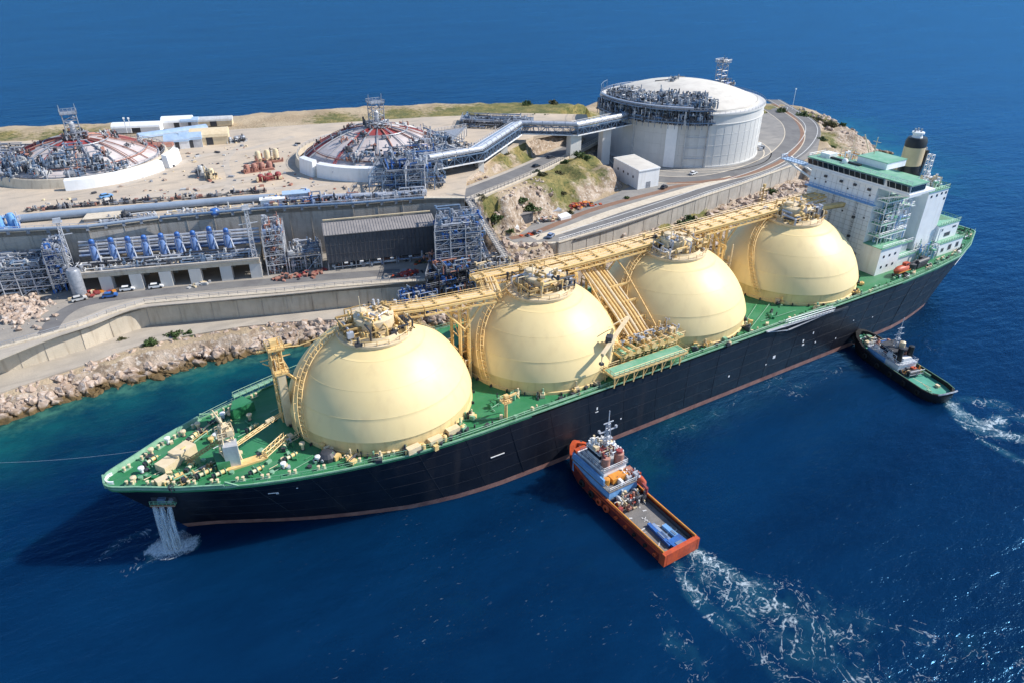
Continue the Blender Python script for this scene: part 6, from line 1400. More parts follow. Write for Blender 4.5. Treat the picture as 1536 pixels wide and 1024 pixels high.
heap('rusty pile on the yard beneath the wall foot by the pump platform', 428, 417, ZQ, 5, ['redb', 'dark', 'redb'], 3, 30)
heap('rusty brown frame parts at the front of the small steel canopy', 463, 412, ZQ, 6, ['redb', 'dark', 'red', 'redb'], 4, 40)
heap('orange earth and debris by the foot of the fat grey column', 140, 441, ZQ, 6, ['redb', 'orangey', 'red', 'cream'], 5, 40)
heap('red and grey clutter at the corner of the grey shed', 612, 412, ZQ, 5, ['red', 'dark', 'red', 'steel', 'orange'], 6, 60)
heap('orange and green clutter under the end of the grey shed', 640, 392, ZQ, 4, ['orange', 'dark', 'leafd', 'orangey'], 7, 30)
heap('rubble on the sand beside the fence above the rocky slope', 668, 262, 28, 6, ['redb', 'cream', 'cream', 'redb'], 8, 40)
heap('stacked pale pipes and boards lying in front of the pump platform', 300, 428, ZQ, 6, ['whited', 'steell', 'whited', 'cream'], 9, 14)
heap('orange and dark gear on the bank by the road end', 800, 352, ZT, 4, ['orange', 'dark', 'steel'], 10, 18)
def tarp(label, u, v, z, mm, s_=2.5):
    p = G(u, v, z); m = MB(); m.use(mm); m.prism([(p.x-s_, p.y-s_*.6), (p.x+s_, p.y-s_*.5), (p.x+s_*.8, p.y+s_*.6), (p.x-s_*.9, p.y+s_*.5)], [z-.4]*4, [z+1.0, z+1.3, z+1.9, z+1.5]); o = m.build('covered_pile', None, None, False, at=p); tag(o, label, 'pile')
tarp('pale blue-grey tarpaulin pile at the foot of the ramp path', 826, 319, ZT, 'steell', 4)
tarp('smaller white covered pile right of the tarpaulin at the ramp foot', 846, 328, ZT, 'white', 2.6)
tarp('small white and green covered pile on the grass near the buttresses', 768, 345, ZT, 'white', 2.4)
m = MB(); p = G(777, 332, ZT); m.use('grey'); m.prism([(p.x-6, p.y-4), (p.x+5, p.y-3), (p.x+4, p.y+3), (p.x-5, p.y+3)], ZT-1, ZT+3.6); m.use('greyl'); m.prism([(p.x-6.3, p.y-4.3), (p.x+5.3, p.y-3.3), (p.x+4.3, p.y+3.3), (p.x-5.3, p.y+3.3)], ZT+3.61, ZT+4.0); tag(m.build('bunker', None, None, False, at=p), 'dark low bunker at the foot of the rocky slope by the road end', 'bunker')

# ---------------- upper quay: pump platform, shed, frames, masts
PF = [G(u, v, ZQ) for u, v in ((118, 441), (163, 437), (208, 434), (252, 430), (296, 426), (342, 421), (386, 417), (394, 416))]
dirp = (PF[-1]-PF[0]).normalized(); nrm = Vector((-dirp.y, dirp.x, 0))
PL = thing('pump_platform', 'long concrete platform on square piers carrying the blue pumps', 'platform', tuple(PF[0]))
m = MB(); m.use('concl'); a_, b_ = PF[0], PF[-1]; m.prism([(a_-nrm*.4).xy, (b_-nrm*.4).xy, (b_+nrm*14).xy, (a_+nrm*14).xy], 17.2, 18.5); m.build('deck_slab', PL)
m = MB(); m.use('conc'); m.prism([(a_-nrm*.7).xy, (b_-nrm*.7).xy, (b_+nrm*.2).xy, (a_+nrm*.2).xy], 18.51, 19.2); m.build('parapet', PL)
for p in PF[1:7]:
    m = MB(); m.use('tankw'); m.prism([(p-dirp*1.8).xy, (p+dirp*1.8).xy, (p+dirp*1.8+nrm*3).xy, (p-dirp*1.8+nrm*3).xy], ZQ-.3, 17.18); m.build('pier', PL)
    m = MB(); m.use('conc'); q = p+nrm*11; m.prism([(q-dirp*1.5).xy, (q+dirp*1.5).xy, (q+dirp*1.5+nrm*2).xy, (q-dirp*1.5+nrm*2).xy], ZQ-.3, 17.18); m.build('pier', PL)
m = MB(); m.clutter(((a_+b_)/2+nrm*4+Vector((0, 0, 6.5))), (b_-a_).length*.97, 7, 2.6, 190, (.1, .34), math.atan2(dirp.y, dirp.x), 700, ['dark', 'steel', 'steelb', 'steell', 'whited', 'dark'], .4)
for dz, e, r_, mm in ((3.4, 11.2, .4, 'steell'), (5.0, 12.4, .45, 'steell'), (4.2, 11.8, .3, 'steel'), (6.0, 13.0, .4, 'steell'), (2.2, 10.4, .4, 'blued'), (2.0, 12.6, .6, 'blued')): m.use(mm); m.tube(a_+nrm*e+Vector((0, 0, 6.5+dz)), b_+nrm*e+Vector((0, 0, 6.5+dz)), r_, 8)
m.build('platform_piping', PL)
PUMP0 = thing('x', None, None); PUMP0.name = 'vertical_pump'
m = MB(); m.use('pumpb'); m.lathe([(.01, 0), (1.3, .02), (1.3, 5.4), (1.0, 6.2), (.6, 6.4), (.01, 6.4)], (0, 0, 0), 16); m.use('steell'); m.beam((1.3, -.5, 0), (1.3, -.5, 7.2), .35, .35); m.build('pump_barrel', PUMP0, None, True)
m = MB(); m.use('blue'); m.lathe([(.75, 6.3), (.85, 6.6), (.85, 8.0), (.5, 8.4), (.01, 8.5)], (0, 0, 0), 14); m.build('motor', PUMP0, None, True)
m = MB(); m.use('steell'); m.path([(1.1, -.6, 5.0), (1.9, -2.2, 2.6), (2.2, -3.4, .4)], .22, 6); m.path([(0, 1.2, 3), (0, 3.5, 3)], .3, 6); m.use('steel'); m.path([(-.6, -1.1, 0), (-.6, -1.3, 6.8)], .08, 4); m.rail([(-1.3, -1.3, 6.3), (1.3, -1.3, 6.3), (1.3, 1.3, 6.3)], .9, .06, 1.3); m.build('pump_pipe', PUMP0)
PUMP0['category'] = 'pump'; PUMP0['group'] = 'blue vertical pumps on the platform'
pl = [(147, 396), (175, 393), (200, 391), (224, 389), (249, 386), (273, 384), (296, 382), (321, 380), (345, 378)]
ordn = ['leftmost blue vertical pump on the platform, next to the light mast', 'second blue pump from the left on the platform, flanked by tall pale pipes', 'third blue vertical pump from the left on the platform', 'fourth blue vertical pump from the left on the platform', 'middle blue vertical pump of the row of nine', 'fourth blue vertical pump from the right on the platform', 'third blue vertical pump from the right on the platform', 'second blue vertical pump from the right, the tall one', 'rightmost blue vertical pump of the row']
for k, (u, v) in enumerate(pl):
    p = G(u, v, 18.5); o = place(PUMP0, (p.x, p.y, 18.52), math.atan2(dirp.y, dirp.x), ordn[k], k > 0); s_ = 1.12 if k == 7 else 1.0; o.scale = (1, 1, s_)
COL = G(121, 444, ZQ); m = MB(); m.use('steel'); m.lathe([(2.0, 0), (2.0, 8.6), (1.6, 9.2), (.01, 9.3)], tuple(COL), 24); tag(m.build('round_column', None, None, True, at=COL), 'fat pale grey round column at the left end of the pump platform', 'column')
platform('pipe_rack', 'pale pipe rack stretching to the left photo edge behind the rock field', 'pipe rack', [(-40, 452), (82, 440), (84, 420)], ZQ, 20.5, 3, 171, ['steell', 'whited', 'steel', 'steell', 'steelb'], 120)
platform('pipe_rack', 'dense frame of pipes around the left light mast', 'pipe rack', [(84, 441), (113, 437), (114, 416)], ZQ, 25, 4, 181, ['steel', 'blued', 'steell', 'steel', 'blue'], 60)
platform('pipe_rack', 'tall pipe tower right of the pump platform, with a fat beige bend', 'pipe rack', [(403, 414), (432, 410), (433, 388)], ZQ, 26, 4, 191, ['steell', 'steel', 'blued', 'whited', 'redb'], 30)
platform('pipe_rack', 'small open steel canopy frame left of the grey shed', 'pipe rack', [(436, 410), (484, 404), (484, 388)], ZQ, 17.6, 1, 201, ['steell', 'steel', 'steelb', 'whited'], 60)
platform('pipe_rack', 'blue-grey multi-storey steel frame right of the grey shed', 'process frame', [(655, 415), (722, 407), (722, 380)], ZQ, 28, 5, 211, ['steell', 'steelb', 'steel', 'steelb', 'steell', 'blue'], 55)
platform('pipe_rack', 'dark jetty pipework behind the first two tank domes', 'pipe rack', [(640, 448), (700, 436), (705, 405)], ZQ-4, 15.5, 2, 221, ['dark', 'steelb', 'blue', 'steel', 'dark', 'redb'], 90)
platform('pipe_rack', 'blue jetty pipework low behind the first pipe bridge', 'pipe rack', [(600, 478), (655, 466), (655, 448)], ZL, 8.5, 1, 231, ['blue', 'steelb', 'steell', 'dark', 'blue'], 80)
platform('pipe_rack', 'open yellowed jetty frame at the foot of the stair slope', 'pipe rack', [(705, 428), (765, 412), (765, 395)], 9, 13, 1, 236, ['steel', 'cream', 'steell', 'steel', 'dark'], 50)
# grey shed
s0, s1 = G(494, 407, ZQ), G(655, 390, ZQ); sdir = (s1-s0).normalized(); sn = Vector((-sdir.y, sdir.x, 0))
SH = thing('industrial_shed', 'long grey clad shed with a lighter ribbed roof, open beneath', 'shed', tuple(s0))
m = MB(); m.use('grey'); m.prism([(s0-sn*.1).xy, s1.xy, (s1+sn*.3).xy, (s0+sn*.3).xy], 14.9, 24.8)
k = 26
for i in range(k+1): p = s0.lerp(s1, i/k)-sn*.14; m.beam((p.x, p.y, 14.95), (p.x, p.y, 24.7), .12, .08)
for z in (18, 21.2): m.beam(s0-sn*.16+Vector((0, 0, z-ZQ)), s1-sn*.16+Vector((0, 0, z-ZQ)), .08, .1)
m.prism([s0.xy, (s0+sdir*.3).xy, (s0+sdir*.3+sn*7.5).xy, (s0+sn*7.5).xy], 14.9, 24.6); m.prism([(s1-sdir*.3).xy, s1.xy, (s1+sn*7.5).xy, (s1-sdir*.3+sn*7.5).xy], 14.9, 24.6)
m.build('cladding', SH)
m = MB(); m.use('greyl'); m.prism([(s0-sn*.5-sdir*.4).xy, (s1-sn*.5+sdir*.4).xy, (s1+sn*7.8+sdir*.4).xy, (s0+sn*7.8-sdir*.4).xy], [24.85, 24.85, 26.3, 26.3], [25.05, 25.05, 26.5, 26.5])
for i in range(41): p = s0.lerp(s1, i/40); m.beam(p-sn*.45+Vector((0, 0, 13.12)), p+sn*7.7+Vector((0, 0, 14.55)), .22, .12)
m.build('roof', SH)
m = MB(); m.use('steel')
for i in range(9):
    p = s0.lerp(s1, i/8)+sn*.5; m.tube((p.x, p.y, ZQ-.2), (p.x, p.y, 15), .22, 6); q = p+sn*6.6; m.tube((q.x, q.y, ZQ-.2), (q.x, q.y, 25), .22, 6)
m.build('column', SH)
m = MB(); m.use('white')
for i in (0.16, .3, .46, .58, .75): p = s0.lerp(s1, i)-sn*.6; m.cbox((p.x, p.y, 14.7), (1.2, .5, .35), math.atan2(sdir.y, sdir.x))
m.use('cream'); m.beam(s0+sn*9+Vector((0, 0, 15)), s1+sn*9+Vector((0, 0, 15)), .5, .4); m.build('lamp_box', SH)
m = MB(); m.clutter((s0+s1)/2+sn*3, 34, 4, 2.2, 60, (.1, .3), math.atan2(sdir.y, sdir.x), 61, ['dark', 'steel', 'blued', 'white', 'redb'], .6); tag(m.build('workshop_gear', None, None, False, at=(s0+s1)/2+sn*3), 'dark gear and boxes stored underneath the long grey shed', 'equipment')
hut('small ribbed grey roofed store behind the multi-storey frame', 690, 352, 20, 12, 6, 5, -.28, 'grey', 'greyl', 'store', 'shed')
# stair conveyor down the slope
m = MB(); a_, b_ = Vector((*G2(702, 300, ZP), ZP)), Vector((*G2(768, 402, ZQ), ZQ)); d_ = (b_-a_); sx = Vector((-d_.y, d_.x, 0)).normalized()
m.use('conc'); m.beam(a_, b_, 2.4, .5); m.use('steel'); m.rail([a_+sx*1.2, b_+sx*1.2], 1.3, .1, 2); m.rail([a_-sx*1.2, b_-sx*1.2], 1.3, .1, 2)
for k in range(40): p = a_.lerp(b_, k/40); m.beam(p-sx*1.1+Vector((0, 0, .3)), p+sx*1.1+Vector((0, 0, .3)), .35, .12)
tag(m.build('slope_stair', None, None, False, at=a_), 'long railed stairway running down the rocky slope from the plateau corner', 'stairway')
m = MB(); a_, b_ = Vector((*G2(697, 312, 24), 25)), Vector((*G2(735, 398, ZQ), ZQ+1)); sx = Vector((1, .3, 0)).normalized()
for e in (-.9, 0, .9): m.use('steell' if e else 'steelb'); m.tube(a_+sx*e, b_+sx*e, .3, 7)
for k in range(12): p = a_.lerp(b_, k/11); m.use('steel'); m.beam(p-sx*1.3-Vector((0, 0, .5)), p+sx*1.3-Vector((0, 0, .5)), .3); m.tube(p-Vector((0, 0, 4)), p-Vector((0, 0, .5)), .15, 5)
tag(m.build('slope_pipeline', None, None, False, at=a_), 'bundle of pipes descending beside the stairway to the steel frame', 'pipe')
# light masts
def mast(label, u, v, z, h):
    p = G(u, v, z); o = thing('light_mast', label, 'light mast', (p.x, p.y, z), 'light masts on the quay')
    m = MB(); m.use('steell'); m.lattice((p.x, p.y, z), 1.4, 1.4, h, 10, .10, 0, .6); m.build('lattice_mast', o)
    m = MB(); m.use('steell'); m.beam((p.x-3, p.y, z+h*.72), (p.x+3, p.y, z+h*.72), .25); m.box(p.x-1.3, p.y-1, z+h, p.x+1.3, p.y+1, z+h+.2); m.cbox((p.x, p.y, z+h+.8), (2.2, .7, 1.0)); m.build('lamp_head', o)
mast('white lattice light mast at the left end of the pump platform', 108, 400, 18.5, 15); mast('white lattice light mast at the right end of the pump platform', 382, 388, 18.5, 17)
m = MB(); m.use('white'); p = G(1187, 170, 13); m.tube(tuple(p), (p.x, p.y, 13+15), .12, 5); m.cbox((p.x, p.y, 28), (.6, .6, .8)); tag(m.build('mast_pole', None, None, False, at=p), 'thin lone pole on the headland behind the big tank', 'pole')
m = MB(); m.use('white'); p = G(1179, 172, 13); m.tube(tuple(p), (p.x, p.y, 17), .12, 5); m.cbox((p.x, p.y, 17), (.6, .6, .8)); tag(m.build('mast_pole', None, None, False, at=p), 'short pole beside the thin tall one on the headland', 'pole')
for lab, u, v in (('paired white poles behind the left domed tank, left pole', 191, 200), ('paired white poles behind the left domed tank, right pole', 198, 200)):
    m = MB(); m.use('white'); p = G(u, v, 28); m.tube(tuple(p), (p.x, p.y, 35), .18, 5); m.cbox((p.x, p.y, 35), (.9, .5, .8)); tag(m.build('mast_pole', None, None, False, at=p), lab, 'pole')
# flare-like yellow post by the road wall
p = G(1143, 300, 12); m = MB(); m.use('yel'); m.tube((p.x, p.y, 8), (p.x, p.y, 18), .3, 6); m.lattice((p.x, p.y, 10), 2, 2, 7, 3, .16); m.cbox((p.x, p.y, 18.4), (1, 1, 1.2)); tag(m.build('signal_post', None, None, False, at=p), 'yellow post standing against the coast road wall by the fourth dome', 'post')

# ---------------- vehicles
def car(colm):
    o = thing('x', None, None); o.name = 'parked_car'
    m = MB(); m.use(colm); V = []; 
    for y in (-.9, .9):
        for x, z in ((-2.2, .35), (-2.2, .95), (-1.9, 1.05), (1.2, 1.0), (2.1, .8), (2.2, .35)): V.append((x, y, z))
    m.add(V, [tuple(range(5, -1, -1)), tuple(range(6, 12))]+[(i, (i+1) % 6, 6+(i+1) % 6, 6+i) for i in range(6)]); m.add([(-1.5, -.75, 1.55), (.4, -.75, 1.55), (.4, .75, 1.55), (-1.5, .75, 1.55), (-1.5, -.75, 1.5), (.4, -.75, 1.5), (.4, .75, 1.5), (-1.5, .75, 1.5)], [(0, 1, 2, 3), (4, 5, 1, 0), (6, 7, 3, 2), (5, 6, 2, 1), (7, 4, 0, 3)]); m.build('body', o)
    m = MB(); m.use('glass'); m.add([(-2.0, -.85, 1.02), (1.1, -.85, 1.0), (1.1, .85, 1.0), (-2.0, .85, 1.02), (-1.5, -.74, 1.5), (.4, -.74, 1.5), (.4, .74, 1.5), (-1.5, .74, 1.5)], [(0, 1, 5, 4), (1, 2, 6, 5), (2, 3, 7, 6), (3, 0, 4, 7)]); m.build('window', o)
    for x in (-1.4, 1.35):
        for y in (-.85, .85): m = MB(); m.use('rubber'); m.tube((x, y-.1, .35), (x, y+.1, .35), .35, 12); m.build('wheel', o)
    o['category'] = 'car'; return o
protos = {}
for lab, u, v, z, rz, c_ in (('dark car on the upper road under the pipe bridge', 826, 239, 23, .3, 'dark'), ('small black car ahead on the upper road bend', 804, 252, 24.6, .4, 'black'), ('dark blue car parked on top of the middle buttress', 826, 356, ZT, .6, 'blued'), ('blue car in front of the pump platform piers', 166, 446, ZQ, -.2, 'blue'), ('white car between the pump platform piers and the wall', 192, 436, ZQ, -.2, 'white'), ('pale car beside the orange debris at the fat column', 120, 451, ZQ, .1, 'whited'), ('white car at the right of the pump platform front', 235, 432, ZQ, -.2, 'white'), ('white car on the sandy plateau near the curved white screen', 229, 257, ZP, 1.0, 'white'), ('light blue car on the sand above the wall-top duct', 160, 297, ZP, .3, 'ltblue'), ('dark car in front of the white service building', 996, 283, ZT, .4, 'dark'), ('white car on the loop near the tank foot', 1040, 262, ZT, .2, 'white')):
    if c_ not in protos: protos[c_] = car(c_); u_ = False
    else: u_ = True
    p = G(u, v, z); zz = max(z+.06, tz(p.x, p.y)+.1 if z > 16 and z < 28 else z+.10); place(protos[c_], (p.x, p.y, zz), rz, lab, u_)

# ---------------- shrubs
def bush(mm, seed):
    o = thing('x', None, None); o.name = 'shrub'; R_ = random.Random(seed); m = MB(); m.use(mm)
    for _ in range(620):
        a, b_ = R_.uniform(0, 6.28), R_.uniform(0, 1.5); r = R_.uniform(.55, 1)*(1+.28*math.sin(3*a+seed)+.2*math.sin(5*b_+a)); p = Vector((math.cos(a)*math.cos(b_)*r, math.sin(a)*math.cos(b_)*r*.9, math.sin(b_)*r*.75))
        n_ = Vector((R_.gauss(0, 1), R_.gauss(0, 1), R_.gauss(0, 1))).normalized(); t_ = n_.orthogonal().normalized()*R_.uniform(.07, .15); s_ = n_.cross(t_); m.add([p-t_, p+s_, p+t_, p-s_], [(0, 1, 2, 3)])
    m.build('foliage', o)
    m = MB(); m.use('redb')
    for k in range(5): a = k*1.26; m.tube((0, 0, -.3), (.5*math.cos(a), .5*math.sin(a), .5), .05, 4, .02)
    m.build('stem', o); o['category'] = 'shrub'; o['group'] = 'shrubs on the island slopes'; return o
bs = [bush('leaf', 1), bush('leafd', 2), bush('leaf', 3)]; used_ = [False]*3
for k, (u, v, z, s_, kk, lab) in enumerate(((868, 237, 24, 3.0, 0, 'green shrub crowning the mound under the pipe bridge pier'), (880, 242, 23, 2.2, 2, 'small green shrub on the right shoulder of the mound'), (848, 247, 22.6, 2.2, 0, 'green shrub at the left shoulder of the mound'), (838, 262, 21.6, 2.2, 1, 'dry shrub on the left face of the mound'), (806, 272, 22, 2.4, 0, 'green shrub near the top of the ramp path'), (814, 286, 19, 2.0, 1, 'dry shrub halfway down beside the ramp path'), (844, 300, 17, 1.8, 1, 'dry shrub low on the mound above the red scrap'),
     (743, 234, 27, 1.8, 0, 'dark shrub on the grassy bank by the pipe bridge'), (760, 234, 27, 1.5, 1, 'dry shrub right of the dark one on the grassy bank'), (1038, 325, 10, 4.0, 0, 'bright green shrub below the coast road wall behind the third dome'), (1022, 330, 9.5, 2.6, 2, 'smaller green shrub left of the bright one below the road wall'), (1160, 272, 13, 3.0, 0, 'green shrub at the road edge near the fourth dome'), (985, 345, 9, 2.2, 1, 'dry shrub under the panelled road wall'),
     (1205, 176, 14, 4.5, 0, 'green shrub mass on the headland by the road bend'), (1225, 184, 13, 4.2, 1, 'dry brown shrub on the headland toward the point'), (1245, 190, 12, 5.0, 1, 'largest dry shrub near the rocky point'), (1262, 194, 10, 3.0, 0, 'green shrub at the seaward side of the dry ones'), (1172, 168, 15, 3.5, 0, 'dark green shrub right behind the big tank'), (1232, 215, 12.5, 2.6, 0, 'green shrub between the road bend and the bridge roof'), (1248, 222, 11.5, 2.0, 2, 'small green shrub close to the tanker bridge wing'),
     (802, 178, 27, 2.8, 0, 'green shrub on the far coastal grass, left of a pair'), (818, 178, 27, 2.4, 2, 'green shrub on the far coastal grass, right of a pair'), (790, 162, 25, 3.2, 0, 'dark shrub on the coast skyline above the pipe bridge'), (830, 160, 25, 3.0, 1, 'dry shrub on the coast skyline near the big tank'), (183, 509, 4.4, 1.6, 1, 'dry shrub at the edge of the quay path rocks, left'), (226, 515, 4.2, 2.4, 0, 'green shrub on the shore rocks'), (262, 503, 4.5, 2.6, 0, 'long green shrub on the shore rocks edge'), (283, 500, 4.5, 1.8, 2, 'small green shrub farthest right on the shore rocks'),
     (855, 320, 15, 1.6, 1, 'dry little shrub beside the red scrap heap'), (940, 298, 15, 1.3, 0, 'tiny lone tree-like shrub in the yard by the service building'), (745, 352, 14.5, 2.6, 0, 'green shrub at the foot of the stair slope'), (766, 352, 14.5, 1.8, 0, 'bright shrub beside the small white pile'), (722, 345, 16, 2.2, 1, 'dry shrub on the rocks next to the stairway'), (795, 322, 17, 3.4, 0, 'dark shrub in the hollow left of the ramp path'), (782, 328, 16, 2.6, 2, 'dark green shrub behind the bunker'))):
    p = G(u, v, z); zz = tz(p.x, p.y) if not (z in (ZT, ZL, 4.5)) else z
    o = place(bs[kk], (p.x, p.y, zz+.05), k*1.3, lab, used_[kk]); used_[kk] = True; o.scale = (s_, s_, s_*.75)
    if z < 5: o.location.z = 4.0
for n_, (u, v) in enumerate(((25, 462), (60, 455), (45, 478), (20, 485), (85, 450))): pass
# rock field and bank at the left edge of the quay
def rockfield():
    R_ = random.Random(9); m = MB(); m.use('rock')
    for _ in range(420):
        p = G(R_.gauss(26, 26), R_.gauss(463, 12), ZQ); s_ = R_.choice((.3, .5, .7, 1.0, 1.3)); V, F = R_.choice(ROCKS)
        rot = Matrix.Rotation(R_.uniform(0, 6), 3, 'Z') @ Matrix.Rotation(R_.uniform(-.5, .5), 3, 'X'); m.add([Vector((p.x, p.y, ZQ+.25*s_))+rot @ (v_*s_) for v_ in V], F)
    o = m.build('rock_field'); o['kind'] = 'stuff'; o['label'] = 'pale rubble field on the upper quay at the left photo edge'; o['category'] = 'rubble'
rockfield()
strip('quay_road', [(*G2(u, v, ZQ), ZQ) for u, v in ((-40, 545), (60, 505), (130, 482), (205, 456), (330, 444), (480, 430), (600, 418))], 7, 'path', 0.03, .3)
strip('quay_road', [(*G2(u, v, ZQ), ZQ) for u, v in ((70, 500), (95, 470), (150, 450), (300, 432), (500, 415), (600, 408))], 5, 'asphalt', 0.05, .3)

# ================================================================== tugs
def tug(name, label, loc, rz, L_, B_, sq, hullm, rimm, deckm, deck_z, top_z, scheme):
    o = thing(name, label, 'tugboat', loc, None, rz)
    hw = B_/2
    if sq: O_ = [(-L_/2, hw*.86), (-L_/2+.8, hw), (L_*.18, hw), (L_*.32, hw*.92), (L_*.42, hw*.68), (L_*.475, hw*.36), (L_/2, .3)]
    else: O_ = [(-L_/2, hw*.25), (-L_/2+.6, hw*.55), (-L_/2+2.0, hw*.86), (-L_/2+4.5, hw), (L_*.15, hw), (L_*.30, hw*.95), (L_*.41, hw*.72), (L_*.475, hw*.4), (L_/2, .3)]
    loop = [(x, -y) for x, y in O_]+[(x, y) for x, y in O_[::-1]]
    def sheer(x): t = max(0, (x-L_*.08)/(L_*.42)); return 2.4*t**1.3
    n = len(loop)
    def ringz(f, z, sh): return [(x*f if x > 0 else x*(1-(1-f)*.5), y*f, (z+sheer(x)*sh)) for x, y in loop]
    V = ringz(.86, -1.5, 0)+ringz(.93, 0, .1)+ringz(.985, deck_z*.6, .6)+ringz(1, top_z-.35, 1)
    F = [(j*n+i, j*n+(i+1) % n, (j+1)*n+(i+1) % n, (j+1)*n+i) for j in range(3) for i in range(n)]
    m = MB(); m.use(hullm); m.add(V, F); m.build('hull', o, None, False, at=None) if False else None
    def bl(m, nm, smooth=False):
        me = m.build(nm, None, None, smooth); me.parent = o; return me
    bl(m, 'hull', True)
    m = MB(); m.use(rimm); A = ringz(1.0, top_z-.35, 1); B2 = ringz(1.0, top_z+.05, 1); C2 = ringz(.93 if sq else .92, top_z+.05, 1); D2 = ringz(.93 if sq else .92, deck_z, 1)
    m.add(A+B2+C2+D2, [(j*n+i, j*n+(i+1) % n, (j+1)*n+(i+1) % n, (j+1)*n+i) for j in range(3) for i in range(n)]); bl(m, 'bulwark')
    m = MB(); m.use(deckm); Dk = ringz(.94, deck_z+.02, 1); m.add(Dk, [(i, i+1, n-2-i, n-1-i) for i in range(n//2-1)]); bl(m, 'deck')
    return o, bl, sheer
# tug one: orange supply tug
T1, b1, sh1 = tug('supply_tug', 'orange and dark red supply tug pushing bow-first against the middle of the tanker hull', (97.2, -42.9, 0), rad(91), 37.6, 9.6, True, 'tughull', 'orange', 'tugdeck', 1.9, 3.3, 0)
m = MB(); m.use('orange'); m.box(-19.2, -4.3, .3, -18.75, 4.3, 3.4); m.box(-19.2, 4.1, .3, -17.6, 4.84, 3.36); m.box(-19.2, -4.84, .3, -17.6, -4.1, 3.36); b1(m, 'transom')
m = MB(); m.use('orange'); 
for s_ in (-1, 1): m.box(-18.35, s_*4.83-.05, 2.6, 6, s_*4.83+.05, 2.9)
b1(m, 'orange_band')
m = MB(); m.use('tugdeck'); m.box(-17.6, -3.7, 1.93, -1.2, 3.7, 2.1); m.use('whited')
for k in range(26): m.cbox((random.uniform(-17, -2), random.uniform(-3.6, 3.6), 2.15), (random.uniform(.3, 1.4), random.uniform(.1, .4), .08), random.uniform(0, 3))
b1(m, 'cargo_deck')
m = MB(); m.use('dark')
for s_ in (-1, 1): m.box(-18.2, s_*4.0-.12, 1.95, -1, s_*4.0+.12, 2.9); m.use('orangey'); m.tube((-18.3, s_*4.45, 3.55), (0, s_*4.45, 3.55), .22, 6); m.use('dark')
b1(m, 'cargo_rail')
for s_ in (-1, 1):
    for k, x in enumerate((2.0, -.6, 8.5, 4.8, -4, -7.2, -10, -13.5, -16.5)):
        m = MB(); m.use('orange' if k % 4 < 2 else 'rubber'); r_ = .95 if k < 4 else .45
        m.lathe([(r_*.45, -.3), (r_*.9, -.3), (r_, 0), (r_*.9, .3), (r_*.45, .3)], (0, 0, 0), 14); f_ = m.build('fender', None); f_.parent = T1; f_.location = (x, s_*5.02*(1 if x < 6 else .97), 1.6+sh1(x)*.8); f_.rotation_euler = (PI/2, 0, 0)
m = MB(); m.use('orange'); m.cbox((18.0, 0, 4.0), (1.0, 2.2, 1.6)); m.use('rubber'); m.cbox((18.6, 0, 3.2), (.5, 1.6, 2.2)); b1(m, 'bow_fender')
m = MB(); m.use('ltblue'); m.box(-.2, -4.1, 2.2, 13.4, 4.1, 5.4); m.use('tugdeck'); m.box(-.4, -4.3, 5.41, 13.8, 4.3, 5.6); b1(m, 'deckhouse')
m = MB(); m.use('ltblue'); m.box(2.0, 3.7, 5.6, 13.6, 4.15, 7.3); m.use('white'); m.rail([(-.2, 4.1, 5.6), (13.6, 4.1, 5.6), (13.6, -4.1, 5.6), (-.2, -4.1, 5.6)], 1.0, .06, 1.2, True); b1(m, 'side_screen')
m = MB(); m.use('white'); m.box(3.4, -3.4, 5.61, 11.4, 3.0, 8.2); m.use('steel'); m.box(3.1, -3.7, 8.21, 11.8, 3.4, 8.4); m.use('white'); m.rail([(3.2, -3.6, 8.4), (11.7, -3.6, 8.4), (11.7, 3.3, 8.4), (3.2, 3.3, 8.4)], 1.0, .06, 1.2, True); b1(m, 'bridge_deck')
m = MB(); m.use('white'); m.box(6.2, -2.4, 8.41, 10.6, 2.2, 10.9); m.use('whited'); m.box(5.9, -2.7, 10.91, 11.0, 2.5, 11.1); b1(m, 'wheelhouse')
m = MB(); m.use('glass'); m.box(6.15, -2.45, 9.4, 10.65, 2.25, 10.3); 
for x in (4.2, 6, 7.8, 9.6): m.box(x, -3.44, 6.6, x+.9, -3.38, 7.4)
b1(m, 'window')
m = MB(); m.use('orangey'); m.cbox((2.2, -.4, 6.4), (2.0, 4.8, 1.3)); m.lathe([(.7, 0), (.7, 1.6), (.01, 1.7)], (2.2, 3, 5.6), 12); b1(m, 'liferaft_box')
m = MB(); m.use('orange'); m.cbox((13.3, 2.2, 7.6), (1.0, 3.0, .9)); m.use('white'); m.cbox((12.2, 2.0, 6.8), (2.0, 2.6, 2.0)); b1(m, 'bow_locker')
m = MB(); m.use('steell'); m.lattice((7.6, -.8, 11.1), 1.2, 1.2, 6.5, 4, .12, 0, .5); m.tube((7.6, -.8, 17.5), (7.6, -.8, 21), .12, 5); m.beam((7.6, -3.2, 15.6), (7.6, 1.6, 15.6), .25); m.beam((7.6, -2.2, 17.8), (7.6, .6, 17.8), .2); m.cbox((7.6, -.8, 13.4), (1.0, 2.4, .3)); m.cbox((7.6, -3.1, 15.9), (.5, .5, .6)); m.cbox((7.9, 1.5, 15.9), (.5, .5, .6)); b1(m, 'mast')
